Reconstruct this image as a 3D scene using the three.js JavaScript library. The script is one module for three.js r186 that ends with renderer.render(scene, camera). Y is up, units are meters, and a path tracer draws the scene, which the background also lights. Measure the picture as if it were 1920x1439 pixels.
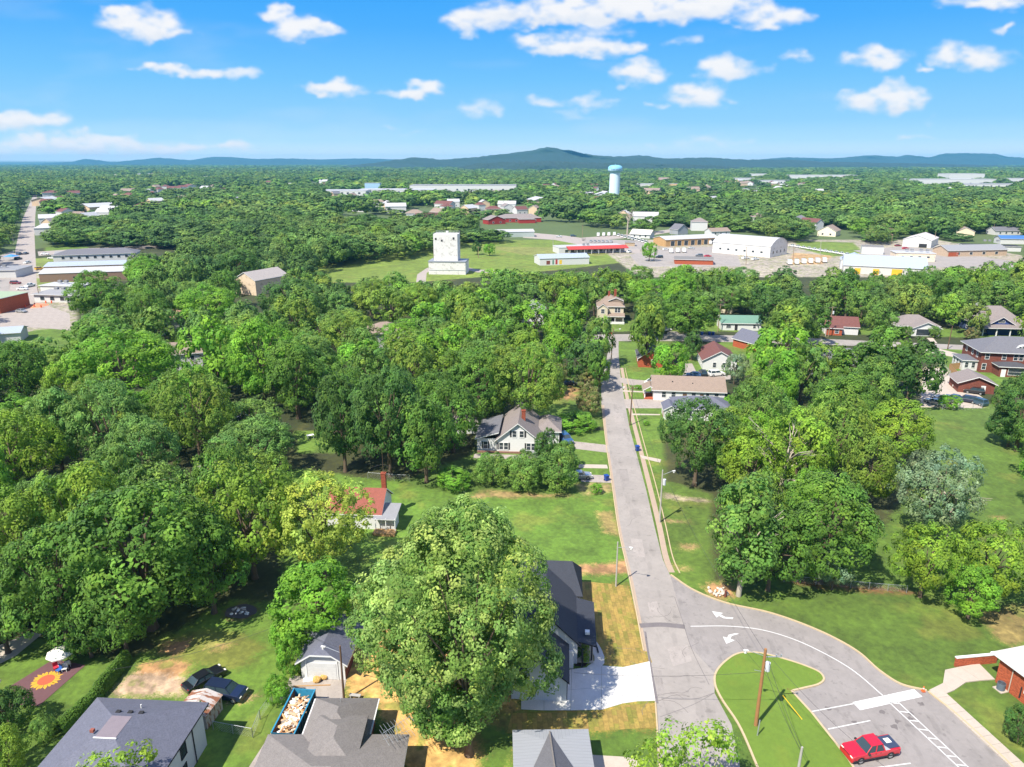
import * as THREE from 'three';
import { mergeGeometries } from 'three/addons/utils/BufferGeometryUtils.js';

// ---------------------------------------------------------------- camera, sky, sun, exposure
const scene = new THREE.Scene();
const EYE = 58, FOC = 1333, PITCH = THREE.MathUtils.degToRad(17.35);
const camera = new THREE.PerspectiveCamera(2 * THREE.MathUtils.radToDeg(Math.atan(719.5 / FOC)), 1024 / 767, 1, 40000);
camera.position.set(0, EYE, 0);
camera.rotation.x = -PITCH;

const renderer = new THREE.WebGLRenderer({ antialias: true });
renderer.toneMapping = THREE.LinearToneMapping;
renderer.toneMappingExposure = 1.85;
renderer.shadowMap.enabled = true;

const sunDir = new THREE.Vector3(-0.41, 0.80, 0.44).normalize();
const sun = new THREE.DirectionalLight(new THREE.Color(1.0, 0.94, 0.83), 4.7);
sun.position.copy(sunDir).multiplyScalar(400).add(new THREE.Vector3(0, 0, -120));
sun.target.position.set(0, 0, -120);
sun.castShadow = true;
sun.shadow.mapSize.set(4096, 4096);
Object.assign(sun.shadow.camera, { left: -260, right: 260, top: 260, bottom: -260, near: 10, far: 1200 });
scene.add(sun, sun.target);
scene.fog = new THREE.FogExp2(new THREE.Color(0.16, 0.60, 1.0), 5.8e-5);

// seeded random numbers and noise
function rand(seed) { let a = seed >>> 0; return () => { a = (a + 0x6d2b79f5) | 0; let t = Math.imul(a ^ (a >>> 15), 1 | a); t = (t + Math.imul(t ^ (t >>> 7), 61 | t)) ^ t; return ((t ^ (t >>> 14)) >>> 0) / 4294967296; }; }
const PERM = new Float32Array(65536); { const r = rand(77); for (let i = 0; i < 65536; i++) PERM[i] = r(); }
function vnoise(x, y, per = 256) {
  const ix = Math.floor(x), iy = Math.floor(y); let fx = x - ix, fy = y - iy;
  fx = fx * fx * (3 - 2 * fx); fy = fy * fy * (3 - 2 * fy);
  const x0 = ((ix % per) + per) % per, x1 = (x0 + 1) % per, y0 = (((iy % per) + per) % per) * 256, y1 = ((((iy + 1) % per) + per) % per) * 256;
  const a = PERM[x0 + y0], b = PERM[x1 + y0], c = PERM[x0 + y1], d = PERM[x1 + y1];
  return a + (b - a) * fx + (c - a) * fy + (a - b - c + d) * fx * fy;
}
function fbm(x, y, oct = 4, per = 256) { let s = 0, a = 0.5, n = 0; for (let i = 0; i < oct; i++) { s += a * vnoise(x, y, per); n += a; a *= 0.5; x = x * 2 + 17; y = y * 2 + 41; per = Math.min(256, per * 2); } return s / n; }
const sstep = (a, b, x) => { const t = Math.min(1, Math.max(0, (x - a) / (b - a))); return t * t * (3 - 2 * t); };
const lerp = (a, b, t) => a + (b - a) * t;
const toLin = (c) => { c /= 255; return c <= 0.04045 ? c / 12.92 : ((c + 0.055) / 1.055) ** 2.4; };

// a point of the world at height y that stands at pixel (px, py) of the 1920 x 1439 picture, and the way back
const CP = Math.cos(PITCH), SP = Math.sin(PITCH);
function at(px, py, y = 0) {
  const dx = (px - 960) / FOC, dy = -(py - 719.5) / FOC, Y = dy * CP - SP, Z = -dy * SP - CP, t = (y - EYE) / Y;
  return new THREE.Vector3(dx * t, y, Z * t);
}
function proj(x, y, z) { y -= EYE; const d = -(z * CP + y * SP), v = y * CP - z * SP; return [960 + FOC * x / d, 719.5 - FOC * v / d, d]; }

// the sky: clear air that pales towards the horizon, and fair-weather clouds, thickened and brightened out of view as fill light
{
  const W = 4096, Hh = 2048, data = new Float32Array(W * Hh * 4), inv = 1 / renderer.toneMappingExposure;
  const stops = [[-0.02, 240, 252, 255], [0.008, 234, 250, 255], [0.026, 188, 232, 255], [0.05, 154, 215, 255], [0.10, 120, 199, 255], [0.16, 82, 178, 255], [0.21, 60, 168, 255], [0.4, 48, 142, 246], [1, 36, 108, 222]].map(([e, r, g, b]) => [e, toLin(r), toLin(g), toLin(b)]);
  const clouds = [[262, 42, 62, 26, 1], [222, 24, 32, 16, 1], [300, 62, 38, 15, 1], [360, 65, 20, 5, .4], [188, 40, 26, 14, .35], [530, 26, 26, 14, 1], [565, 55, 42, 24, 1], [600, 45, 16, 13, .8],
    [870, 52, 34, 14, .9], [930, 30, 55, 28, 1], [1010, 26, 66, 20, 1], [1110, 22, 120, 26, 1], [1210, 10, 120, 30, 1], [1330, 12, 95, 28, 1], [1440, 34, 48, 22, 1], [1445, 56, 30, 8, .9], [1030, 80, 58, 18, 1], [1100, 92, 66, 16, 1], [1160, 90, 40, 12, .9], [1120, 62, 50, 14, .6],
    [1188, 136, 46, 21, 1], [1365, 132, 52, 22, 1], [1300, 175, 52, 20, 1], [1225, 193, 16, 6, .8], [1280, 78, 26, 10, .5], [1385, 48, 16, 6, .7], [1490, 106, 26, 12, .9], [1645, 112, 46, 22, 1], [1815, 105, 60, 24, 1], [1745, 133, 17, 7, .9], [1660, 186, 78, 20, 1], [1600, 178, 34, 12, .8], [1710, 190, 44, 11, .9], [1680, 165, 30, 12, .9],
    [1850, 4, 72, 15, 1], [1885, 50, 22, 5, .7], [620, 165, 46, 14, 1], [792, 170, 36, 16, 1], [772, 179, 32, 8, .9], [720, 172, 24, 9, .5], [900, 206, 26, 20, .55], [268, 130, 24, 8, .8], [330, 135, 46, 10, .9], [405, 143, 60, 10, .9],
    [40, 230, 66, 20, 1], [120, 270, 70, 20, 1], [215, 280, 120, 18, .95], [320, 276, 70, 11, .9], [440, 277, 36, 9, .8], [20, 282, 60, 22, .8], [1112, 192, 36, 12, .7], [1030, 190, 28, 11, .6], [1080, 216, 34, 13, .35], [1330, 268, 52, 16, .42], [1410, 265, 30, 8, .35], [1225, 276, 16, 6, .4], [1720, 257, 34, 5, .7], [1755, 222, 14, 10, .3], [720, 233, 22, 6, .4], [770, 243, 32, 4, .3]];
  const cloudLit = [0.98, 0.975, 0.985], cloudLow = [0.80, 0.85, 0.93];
  for (let row = Hh / 2 - 20; row < Hh; row++) {
    const el = ((row + 0.5) / Hh - 0.5) * Math.PI, y = Math.sin(el), c = Math.cos(el);
    let k = 0; while (k < stops.length - 2 && y > stops[k + 1][0]) k++;
    const t = Math.min(1, Math.max(0, (y - stops[k][0]) / (stops[k + 1][0] - stops[k][0])));
    for (let col = 0; col < W; col++) {
      const az = ((col + 0.5) / W - 0.5) * 2 * Math.PI, x = Math.cos(az) * c, z = Math.sin(az) * c;
      let alpha = 0, low = 0, fillGain = 1;
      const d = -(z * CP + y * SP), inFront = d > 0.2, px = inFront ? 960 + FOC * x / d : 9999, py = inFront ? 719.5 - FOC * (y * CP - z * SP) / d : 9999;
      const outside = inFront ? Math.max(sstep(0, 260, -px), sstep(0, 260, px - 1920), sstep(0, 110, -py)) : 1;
      if (inFront && outside < 1) {
        const w1 = fbm(px / 52, py / 30, 5) - 0.5, w2 = fbm(px / 40 + 80, py / 24 + 13, 5) - 0.5, wx = px + w1 * 84, wy = py + w2 * 40;
        let s = 0, off = 0;
        for (const q of clouds) {
          const ex = (wx - q[0]) / q[2], ey = (wy - q[1]) / (q[3] * (wy > q[1] ? 0.8 : 1.0)), r2 = ex * ex + ey * ey;
          if (r2 < 2.6) { const v = q[4] * Math.max(0, 1 - r2 / 2.6); s = Math.max(s, v) + 0.15 * Math.min(s, v); off += v * ey; }
        }
        const nn = fbm(px / 30 + 9, py / 15, 6);
        alpha = sstep(0.10, 0.95, s * (0.25 + 1.25 * nn) + 0.25 * (nn - 0.5) * s) * 0.98;
        low = sstep(-0.1, 0.9, off) * 0.7 + 0.3 * (1 - nn);
        const veil = sstep(0.55, 0.85, fbm(px / 190 + 5, py / 60 + 2, 4)) * 0.10; alpha = Math.max(alpha, veil);
        alpha *= 1 - outside;
      }
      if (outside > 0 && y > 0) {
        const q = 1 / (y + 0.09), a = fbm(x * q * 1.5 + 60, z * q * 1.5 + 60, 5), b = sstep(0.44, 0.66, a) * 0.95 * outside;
        if (b > alpha) { alpha = b; low = 0.15; fillGain = 1 + 0.35 * outside; }  // unseen clouds: cover and brightness raised to lighten the shadows
      }
      const o = (row * W + col) * 4;
      for (let i = 0; i < 3; i++) data[o + i] = lerp(lerp(stops[k][i + 1], stops[k + 1][i + 1], t), lerp(cloudLit[i], cloudLow[i], low) * fillGain, alpha) * inv;
      data[o + 3] = 1;
    }
  }
  for (let row = 0; row < Hh / 2 - 20; row++) for (let col = 0; col < W; col++) { const o = (row * W + col) * 4; data[o] = 0.10; data[o + 1] = 0.14; data[o + 2] = 0.07; data[o + 3] = 1; }
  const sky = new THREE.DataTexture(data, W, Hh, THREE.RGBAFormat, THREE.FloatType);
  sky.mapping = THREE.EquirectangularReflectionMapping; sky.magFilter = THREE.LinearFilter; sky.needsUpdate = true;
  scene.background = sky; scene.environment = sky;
}

// ---------------------------------------------------------------- helpers
const V3 = (x, y, z) => new THREE.Vector3(x, y, z), RAD = Math.PI / 180;
const taken = new Map();
function numbered(name) { const n = taken.get(name) || 0; taken.set(name, n + 1); return n ? name + '_' + String(n).padStart(3, '0') : name; }
function tag(o, label, category, group, kind) { if (label) o.userData.label = label; if (category) o.userData.category = category; if (group) o.userData.group = group; if (kind) o.userData.kind = kind; return o; }
function thing(name, label, category, p, turn = 0, group) { const o = new THREE.Group(); o.name = numbered(name); o.position.copy(p); o.rotation.y = turn; scene.add(o); return tag(o, label, category, group); }
function put(name, geometry, mat, parent) { const m = new THREE.Mesh(geometry, mat); m.name = parent === scene || !parent ? numbered(name) : name; m.castShadow = m.receiveShadow = true; (parent || scene).add(m); return m; }
function copyOf(root, p, turn, label, group, scale) { const r = root.clone(); r.userData = { ...root.userData }; r.name = numbered(root.name.replace(/_\d{3}$/, '')); r.position.copy(p); r.rotation.y = turn; if (scale) r.scale.copy(scale); if (label) r.userData.label = label; if (group) r.userData.group = group; scene.add(r); return r; }

// MB collects flat polygons, boxes and tubes; build() makes ONE mesh; uv are metres on each face
class MB {
  constructor() { this.p = []; this.n = []; this.u = []; this.c = []; this.col = null; }
  v(p, n, u, w) { this.p.push(p.x, p.y, p.z); this.n.push(n.x, n.y, n.z); this.u.push(u, w); const c = this.col || [1, 1, 1]; this.c.push(c[0], c[1], c[2]); }
  poly(pts) {
    const n = V3(0, 0, 0);
    for (let i = 0; i < pts.length; i++) { const a = pts[i], b = pts[(i + 1) % pts.length]; n.x += (a.y - b.y) * (a.z + b.z); n.y += (a.z - b.z) * (a.x + b.x); n.z += (a.x - b.x) * (a.y + b.y); }
    n.normalize();
    const ax = Math.abs(n.y) > 0.999 ? V3(1, 0, 0) : V3(0, 1, 0).cross(n).normalize(), ay = n.clone().cross(ax);
    for (let i = 1; i + 1 < pts.length; i++) for (const q of [pts[0], pts[i], pts[i + 1]]) this.v(q, n, q.dot(ax), q.dot(ay));
    return this;
  }
  quad(a, b, c, d) { return this.poly([a, b, c, d]); }
  box(x, y, z, w, h, d, ry = 0, bottom = true) {   // x, z centre, y the underside
    const C = Math.cos(ry), S = Math.sin(ry), P = (i, j, k) => { const a = i * w / 2, b = k * d / 2; return V3(x + a * C + b * S, y + j * h, z - a * S + b * C); };
    const q = [P(-1, 0, -1), P(1, 0, -1), P(1, 0, 1), P(-1, 0, 1), P(-1, 1, -1), P(1, 1, -1), P(1, 1, 1), P(-1, 1, 1)];
    this.poly([q[7], q[6], q[5], q[4]]).poly([q[3], q[2], q[6], q[7]]).poly([q[1], q[0], q[4], q[5]]).poly([q[2], q[1], q[5], q[6]]).poly([q[0], q[3], q[7], q[4]]);
    return bottom ? this.poly([q[0], q[1], q[2], q[3]]) : this;
  }
  tube(a, b, r0, r1, seg = 7, caps = true) {
    const d = b.clone().sub(a).normalize(), s = Math.abs(d.y) > 0.9 ? V3(1, 0, 0) : V3(0, 1, 0), x = s.cross(d).normalize(), y = d.clone().cross(x), L = a.distanceTo(b), top = [], bot = [];
    for (let i = 0; i < seg; i++) {
      const A = (i / seg) * 2 * Math.PI, B = ((i + 1) / seg) * 2 * Math.PI, n0 = x.clone().multiplyScalar(Math.cos(A)).addScaledVector(y, Math.sin(A)), n1 = x.clone().multiplyScalar(Math.cos(B)).addScaledVector(y, Math.sin(B));
      const p0 = a.clone().addScaledVector(n0, r0), p1 = a.clone().addScaledVector(n1, r0), p2 = b.clone().addScaledVector(n1, r1), p3 = b.clone().addScaledVector(n0, r1), u0 = A * r0, u1 = B * r0;
      this.v(p0, n0, u0, 0); this.v(p1, n1, u1, 0); this.v(p2, n1, u1, L); this.v(p0, n0, u0, 0); this.v(p2, n1, u1, L); this.v(p3, n0, u0, L);
      bot.unshift(p0); top.push(p3);
    }
    if (caps) { this.poly(top); this.poly(bot); }
    return this;
  }
  ring(pts, y0, y1, top = true) {   // an upright prism over a convex outline, counter-clockwise seen from above
    const n = pts.length; for (let i = 0; i < n; i++) { const a = pts[i], b = pts[(i + 1) % n]; this.poly([V3(a.x, y0, a.z), V3(b.x, y0, b.z), V3(b.x, y1, b.z), V3(a.x, y1, a.z)]); }
    if (top) this.poly(pts.map((q) => V3(q.x, y1, q.z))); return this;
  }
  add(g, m) { g = g.index ? g.toNonIndexed() : g.clone(); if (m) g.applyMatrix4(m); const a = g.attributes; for (let i = 0; i < a.position.count; i++) this.v(V3(a.position.getX(i), a.position.getY(i), a.position.getZ(i)), V3(a.normal.getX(i), a.normal.getY(i), a.normal.getZ(i)), a.uv ? a.uv.getX(i) : 0, a.uv ? a.uv.getY(i) : 0); return this; }
  geo(color) { const g = new THREE.BufferGeometry(); g.setAttribute('position', new THREE.BufferAttribute(new Float32Array(this.p), 3)); g.setAttribute('normal', new THREE.BufferAttribute(new Float32Array(this.n), 3)); g.setAttribute('uv', new THREE.BufferAttribute(new Float32Array(this.u), 2)); if (color) g.setAttribute('color', new THREE.BufferAttribute(new Float32Array(this.c), 3)); return g; }
  build(name, mat, parent) { return put(name, this.geo(mat.vertexColors), mat, parent); }
}
const MX = (x, y, z, ry = 0, rx = 0, rz = 0) => new THREE.Matrix4().compose(V3(x, y, z), new THREE.Quaternion().setFromEuler(new THREE.Euler(rx, ry, rz, 'YXZ')), V3(1, 1, 1));
function flat(name, pts, y, mat, parent, hole) {   // a level sheet over any outline, uv in metres
  const s = new THREE.Shape(pts.map((p) => new THREE.Vector2(p.x, -p.z))); if (hole) s.holes.push(new THREE.Path(hole.map((p) => new THREE.Vector2(p.x, -p.z))));
  const g = new THREE.ShapeGeometry(s); g.rotateX(-Math.PI / 2); g.translate(0, y, 0); return put(name, g, mat, parent);
}
const smooth = (pts, n = 60, closed = false) => new THREE.CatmullRomCurve3(pts, closed, 'centripetal').getPoints(n);
function sideways(path, i) { const a = path[Math.max(0, i - 1)], b = path[Math.min(path.length - 1, i + 1)], d = V3(b.x - a.x, 0, b.z - a.z).normalize(); return V3(-d.z, 0, d.x); }
const offset = (path, w) => path.map((p, i) => p.clone().addScaledVector(sideways(path, i), w));
function strip(mb, path, w, y) { for (let i = 0; i + 1 < path.length; i++) { const s0 = sideways(path, i), s1 = sideways(path, i + 1), f = (p, s, k) => V3(p.x + s.x * k * w / 2, y, p.z + s.z * k * w / 2); mb.poly([f(path[i], s0, -1), f(path[i], s0, 1), f(path[i + 1], s1, 1), f(path[i + 1], s1, -1)].reverse()); } return mb; }
function kerbAlong(mb, path, w = 0.16, h = 0.13) {
  for (let i = 0; i + 1 < path.length; i++) {
    const s0 = sideways(path, i), s1 = sideways(path, i + 1), f = (p, s, k, y) => V3(p.x + s.x * k * w / 2, y, p.z + s.z * k * w / 2), a = path[i], b = path[i + 1];
    mb.poly([f(a, s0, -1, h), f(b, s1, -1, h), f(b, s1, 1, h), f(a, s0, 1, h)]); mb.poly([f(a, s0, -1, 0), f(b, s1, -1, 0), f(b, s1, -1, h), f(a, s0, -1, h)]); mb.poly([f(b, s1, 1, 0), f(a, s0, 1, 0), f(a, s0, 1, h), f(b, s1, 1, h)]);
  }
  return mb;
}

// ---------------------------------------------------------------- materials
function grey(size, fn) { const d = new Uint8Array(size * size * 4); for (let y = 0; y < size; y++) for (let x = 0; x < size; x++) { const v = fn(x / size, y / size, x, y), o = (y * size + x) * 4; if (Array.isArray(v)) { d[o] = v[0] * 255; d[o + 1] = v[1] * 255; d[o + 2] = v[2] * 255; } else d[o] = d[o + 1] = d[o + 2] = Math.max(0, Math.min(255, v * 255)); d[o + 3] = 255; } const t = new THREE.DataTexture(d, size, size); t.wrapS = t.wrapT = THREE.RepeatWrapping; t.magFilter = THREE.LinearFilter; t.needsUpdate = true; return t; }
const scaled = (t, sx, sy = sx) => { const c = t.clone(); c.repeat.set(1 / sx, 1 / sy); c.needsUpdate = true; return c; };
const hash = (x, y) => PERM[((x & 255) + ((y & 255) << 8)) & 65535];
const TX = {
  blotch: grey(512, (u, v) => 0.72 + 0.28 * (0.5 * fbm(u * 8, v * 8, 5, 8) + 0.5 * fbm(u * 64, v * 64, 3, 64))),
  asphalt: grey(1024, (u, v, x, y) => 0.62 + 0.30 * fbm(u * 5, v * 5, 6, 5) + 0.12 * fbm(u * 40, v * 40, 3, 40) + 0.06 * hash(x, y) - 0.12 * sstep(0.60, 0.74, fbm(u * 14 + 3, v * 4, 4, 4)) - 0.14 * sstep(0.72, 0.8, fbm(u * 22 + 9, v * 22, 3, 22))),
  shingle: grey(512, (u, v) => { const r = Math.floor(v * 32), s = Math.floor(u * 24 + (r % 2) * 0.5 + hash(r, 3) * 0.5), e = v * 32 - r; return 0.66 + 0.20 * hash(s, r) + 0.10 * fbm(u * 6, v * 6, 3, 6) - (e < 0.14 ? 0.20 : 0); }),
  siding: grey(256, (u, v) => { const e = v * 12 - Math.floor(v * 12); return 0.90 - 0.24 * Math.max(0, 1 - e * 6) + 0.08 * fbm(u * 8, v * 8, 3, 8); }),
  boards: grey(256, (u, v) => { const e = u * 8 - Math.floor(u * 8); return (e < 0.10 ? 0.74 : 0.90) + 0.10 * fbm(u * 16, v * 4, 3, 4) - 0.05; }),
  ribs: grey(256, (u, v) => { const e = u * 10 - Math.floor(u * 10); return 0.80 + 0.14 * Math.cos(e * 2 * Math.PI) + 0.06 * fbm(u * 4, v * 4, 4, 4); }),
  brick: grey(512, (u, v) => { const r = Math.floor(v * 32), s = u * 12 + (r % 2) * 0.5, b = Math.floor(s), e = s - b, f = v * 32 - r; return e < 0.06 || f < 0.16 ? [0.78, 0.76, 0.74] : (() => { const k = 0.72 + 0.28 * hash(b % 12, r); return [k, k * 0.97, k * 0.95]; })(); }),
  wood: grey(256, (u, v) => 0.70 + 0.30 * fbm(u * 32, v * 3, 4, 3)),
  turf: grey(1024, (u, v, x, y) => { const w = sstep(0.58, 0.8, fbm(u * 7 + 3, v * 7, 5, 7)) * 0.45, k = 0.70 + 0.26 * fbm(u * 4, v * 4, 5, 4) + 0.22 * fbm(u * 40, v * 40, 3, 40) + 0.08 * hash(x, y); return [lerp(0.80, 1.0, w) * k, lerp(0.90, 0.92, w) * k, lerp(0.80, 0.86, w) * k]; }),
  sod: grey(512, (v, u, x, y) => { const r = Math.floor(v * 20), c = Math.floor(u * 9 + (r % 3) * 0.37), h = hash(c % 9 + 40, r), e = Math.min(v * 20 - r, 1 - (v * 20 - r)), g = 0.1 + 0.7 * sstep(0.3, 0.85, 0.5 * h + 0.6 * fbm(u * 5, v * 5, 3, 5) - 0.1), k = (0.86 + 0.13 * hash(r, c + 9)) * (e < 0.08 ? 0.93 : 1) * (0.84 + 0.24 * fbm(u * 50, v * 50, 3, 50)); return [lerp(0.66, 0.46, g) * k, lerp(0.54, 0.49, g) * k, lerp(0.28, 0.17, g) * k]; }),
  rust: grey(512, (u, v) => { const k = 0.85 * sstep(0.47, 0.63, fbm(u * 8, v * 3, 5, 3)), e = 0.92 + 0.08 * Math.cos(u * 40 * Math.PI); return [lerp(0.93, 0.62, k) * e, lerp(0.91, 0.36, k) * e, lerp(0.90, 0.22, k) * e]; }),
  stain: grey(512, (u, v) => { const k = sstep(0.52, 0.8, fbm(u * 9, v * 2, 5, 2)), q = sstep(0.6, 0.75, fbm(u * 12 + 4, v * 12, 4, 12)); return [0.97 - 0.18 * k - 0.12 * q, 0.97 - 0.20 * k - 0.13 * q, 0.97 - 0.24 * k - 0.14 * q]; }),
};
TX.sod.colorSpace = TX.brick.colorSpace = TX.rust.colorSpace = TX.stain.colorSpace = THREE.SRGBColorSpace;
const mats = new Map();
function mat(color, tex, size = 2, opt = {}) {   // color: sRGB [r, g, b] 0..255 of the bare surface
  const key = JSON.stringify([color, tex, size, opt]); if (mats.has(key)) return mats.get(key);
  const m = new THREE.MeshStandardMaterial({ color: new THREE.Color().setRGB(...color.map(toLin)), roughness: opt.rough ?? 0.9, metalness: opt.metal ?? 0 });
  if (tex) { m.map = scaled(TX[tex], size, opt.sy ?? size); if (opt.bump) { m.bumpMap = m.map; m.bumpScale = opt.bump; } }
  m.name = tex || 'plain'; mats.set(key, m); return m;
}
const M = {
  white: mat([208, 208, 206], 'blotch', 3), trim: mat([214, 214, 212], null), whiteSiding: mat([210, 210, 208], 'siding', 1.8, { bump: 0.02 }), boardWhite: mat([206, 208, 210], 'boards', 1.6, { bump: 0.02 }),
  creamSiding: mat([200, 190, 166], 'siding', 1.8), brick: mat([158, 82, 58], 'brick', 2.6, { bump: 0.006 }), brickDark: mat([134, 78, 64], 'brick', 2.6), brickOrange: mat([186, 96, 62], 'brick', 2.6),
  glass: new THREE.MeshStandardMaterial({ color: new THREE.Color(0.035, 0.045, 0.055), roughness: 0.08, metalness: 0.0 }), tealGlass: new THREE.MeshStandardMaterial({ color: new THREE.Color(0.16, 0.30, 0.33), roughness: 0.1 }),
  concrete: mat([184, 172, 158], 'blotch', 4), slab: mat([206, 203, 198], 'blotch', 5), kerb: mat([190, 170, 136], 'blotch', 2), asphalt: mat([154, 147, 140], 'asphalt', 17), asphaltNew: mat([144, 138, 134], 'asphalt', 13), gravel: mat([164, 154, 145], 'asphalt', 6), paint: mat([214, 213, 210], 'blotch', 1.2), dirt: mat([172, 152, 132], 'blotch', 3),
  pole: mat([150, 128, 104], 'wood', 1.2), poleBrown: mat([160, 114, 70], 'wood', 1.2), poleGrey: mat([172, 168, 160], 'wood', 1.2), poleDark: mat([108, 84, 66], 'wood', 1.2), steel: mat([176, 180, 184], null, 1, { rough: 0.45, metal: 0.6 }), wire: mat([58, 58, 60], null), dark: mat([38, 38, 40], null), wood: mat([176, 138, 92], 'wood', 1.5),
};

// ---------------------------------------------------------------- the ground: one sheet, its soil and turf as colour
const PX = (list) => { const o = []; for (let i = 0; i < list.length; i += 2) o.push(at(list[i], list[i + 1])); return o; };
function soil(x0, x1, z0, z1, W, base, patches, seams) {
  const Hh = Math.round(W * (z1 - z0) / (x1 - x0)), k = W / (x1 - x0), cv = document.createElement('canvas'); cv.width = W; cv.height = Hh;
  const g = cv.getContext('2d'); g.fillStyle = `rgb(${base})`; g.fillRect(0, 0, W, Hh);
  for (const [col, ...list] of patches) { g.fillStyle = `rgb(${col})`; g.beginPath(); for (let i = 0; i < list.length; i += 2) { const p = at(list[i], list[i + 1]); g.lineTo((p.x - x0) * k, (p.z - z0) * k); } g.closePath(); g.fill(); }
  const src = g.getImageData(0, 0, W, Hh).data, out = new Uint8Array(W * Hh * 4);
  for (let y = 0; y < Hh; y++) for (let x = 0; x < W; x++) {
    const mx = x / k, my = y / k, wide = fbm(mx / 14, my / 14, 4), mid = fbm(mx / 2.6 + 7, my / 2.6, 4), fine = fbm(mx / 0.5, my / 0.5 + 5, 3), h1 = hash(x, y), h2 = hash(x + 91, y + 37);
    const wx = ((mid - 0.5) * 2.6 + (fine - 0.5) * 1.6 + (h1 - 0.5) * 0.5) * k * seams, wy = ((fbm(mx / 2.6 + 31, my / 2.6 + 11, 4) - 0.5) * 2.6 + (fbm(mx / 0.5 + 3, my / 0.5, 2) - 0.5) * 1.6 + (h2 - 0.5) * 0.5) * k * seams;
    let r = 0, gg = 0, b = 0; const o = (y * W + x) * 4; for (let q = 0; q < 4; q++) { const j1 = (hash(x + q * 57, y + q * 13) - 0.5) * k * seams * 1.5, j2 = (hash(x + q * 31 + 7, y + q * 91) - 0.5) * k * seams * 1.5, f = q < 2 ? 1 : 0.4, sx = Math.min(W - 1, Math.max(0, Math.round(x + wx * f + j1))), sy = Math.min(Hh - 1, Math.max(0, Math.round(y + wy * f + j2))), i = (sy * W + sx) * 4; r += src[i] / 4; gg += src[i + 1] / 4; b += src[i + 2] / 4; }
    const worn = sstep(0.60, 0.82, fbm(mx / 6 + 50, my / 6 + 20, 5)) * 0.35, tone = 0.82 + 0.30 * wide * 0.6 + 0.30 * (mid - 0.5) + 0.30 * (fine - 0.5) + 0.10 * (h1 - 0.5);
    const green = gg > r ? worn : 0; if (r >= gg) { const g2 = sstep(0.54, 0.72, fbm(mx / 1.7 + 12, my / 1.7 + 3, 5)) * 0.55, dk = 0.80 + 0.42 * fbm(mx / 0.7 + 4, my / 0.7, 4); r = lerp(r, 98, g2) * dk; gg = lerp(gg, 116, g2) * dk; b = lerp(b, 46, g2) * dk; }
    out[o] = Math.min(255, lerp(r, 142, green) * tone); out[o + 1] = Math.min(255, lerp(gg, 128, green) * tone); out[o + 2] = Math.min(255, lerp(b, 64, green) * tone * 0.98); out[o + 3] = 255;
  }
  const t = new THREE.DataTexture(out, W, Hh); t.colorSpace = THREE.SRGBColorSpace; t.magFilter = THREE.LinearFilter; t.needsUpdate = true;
  const m = new THREE.MeshStandardMaterial({ map: t, roughness: 1 }); m.name = 'turf and soil'; return m;
}
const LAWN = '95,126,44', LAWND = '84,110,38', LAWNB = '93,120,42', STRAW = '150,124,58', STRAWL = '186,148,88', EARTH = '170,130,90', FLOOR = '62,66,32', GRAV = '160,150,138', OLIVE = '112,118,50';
const A0 = [-115, 115, -150, -48], B0 = [-330, 330, -560, -150];
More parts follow.
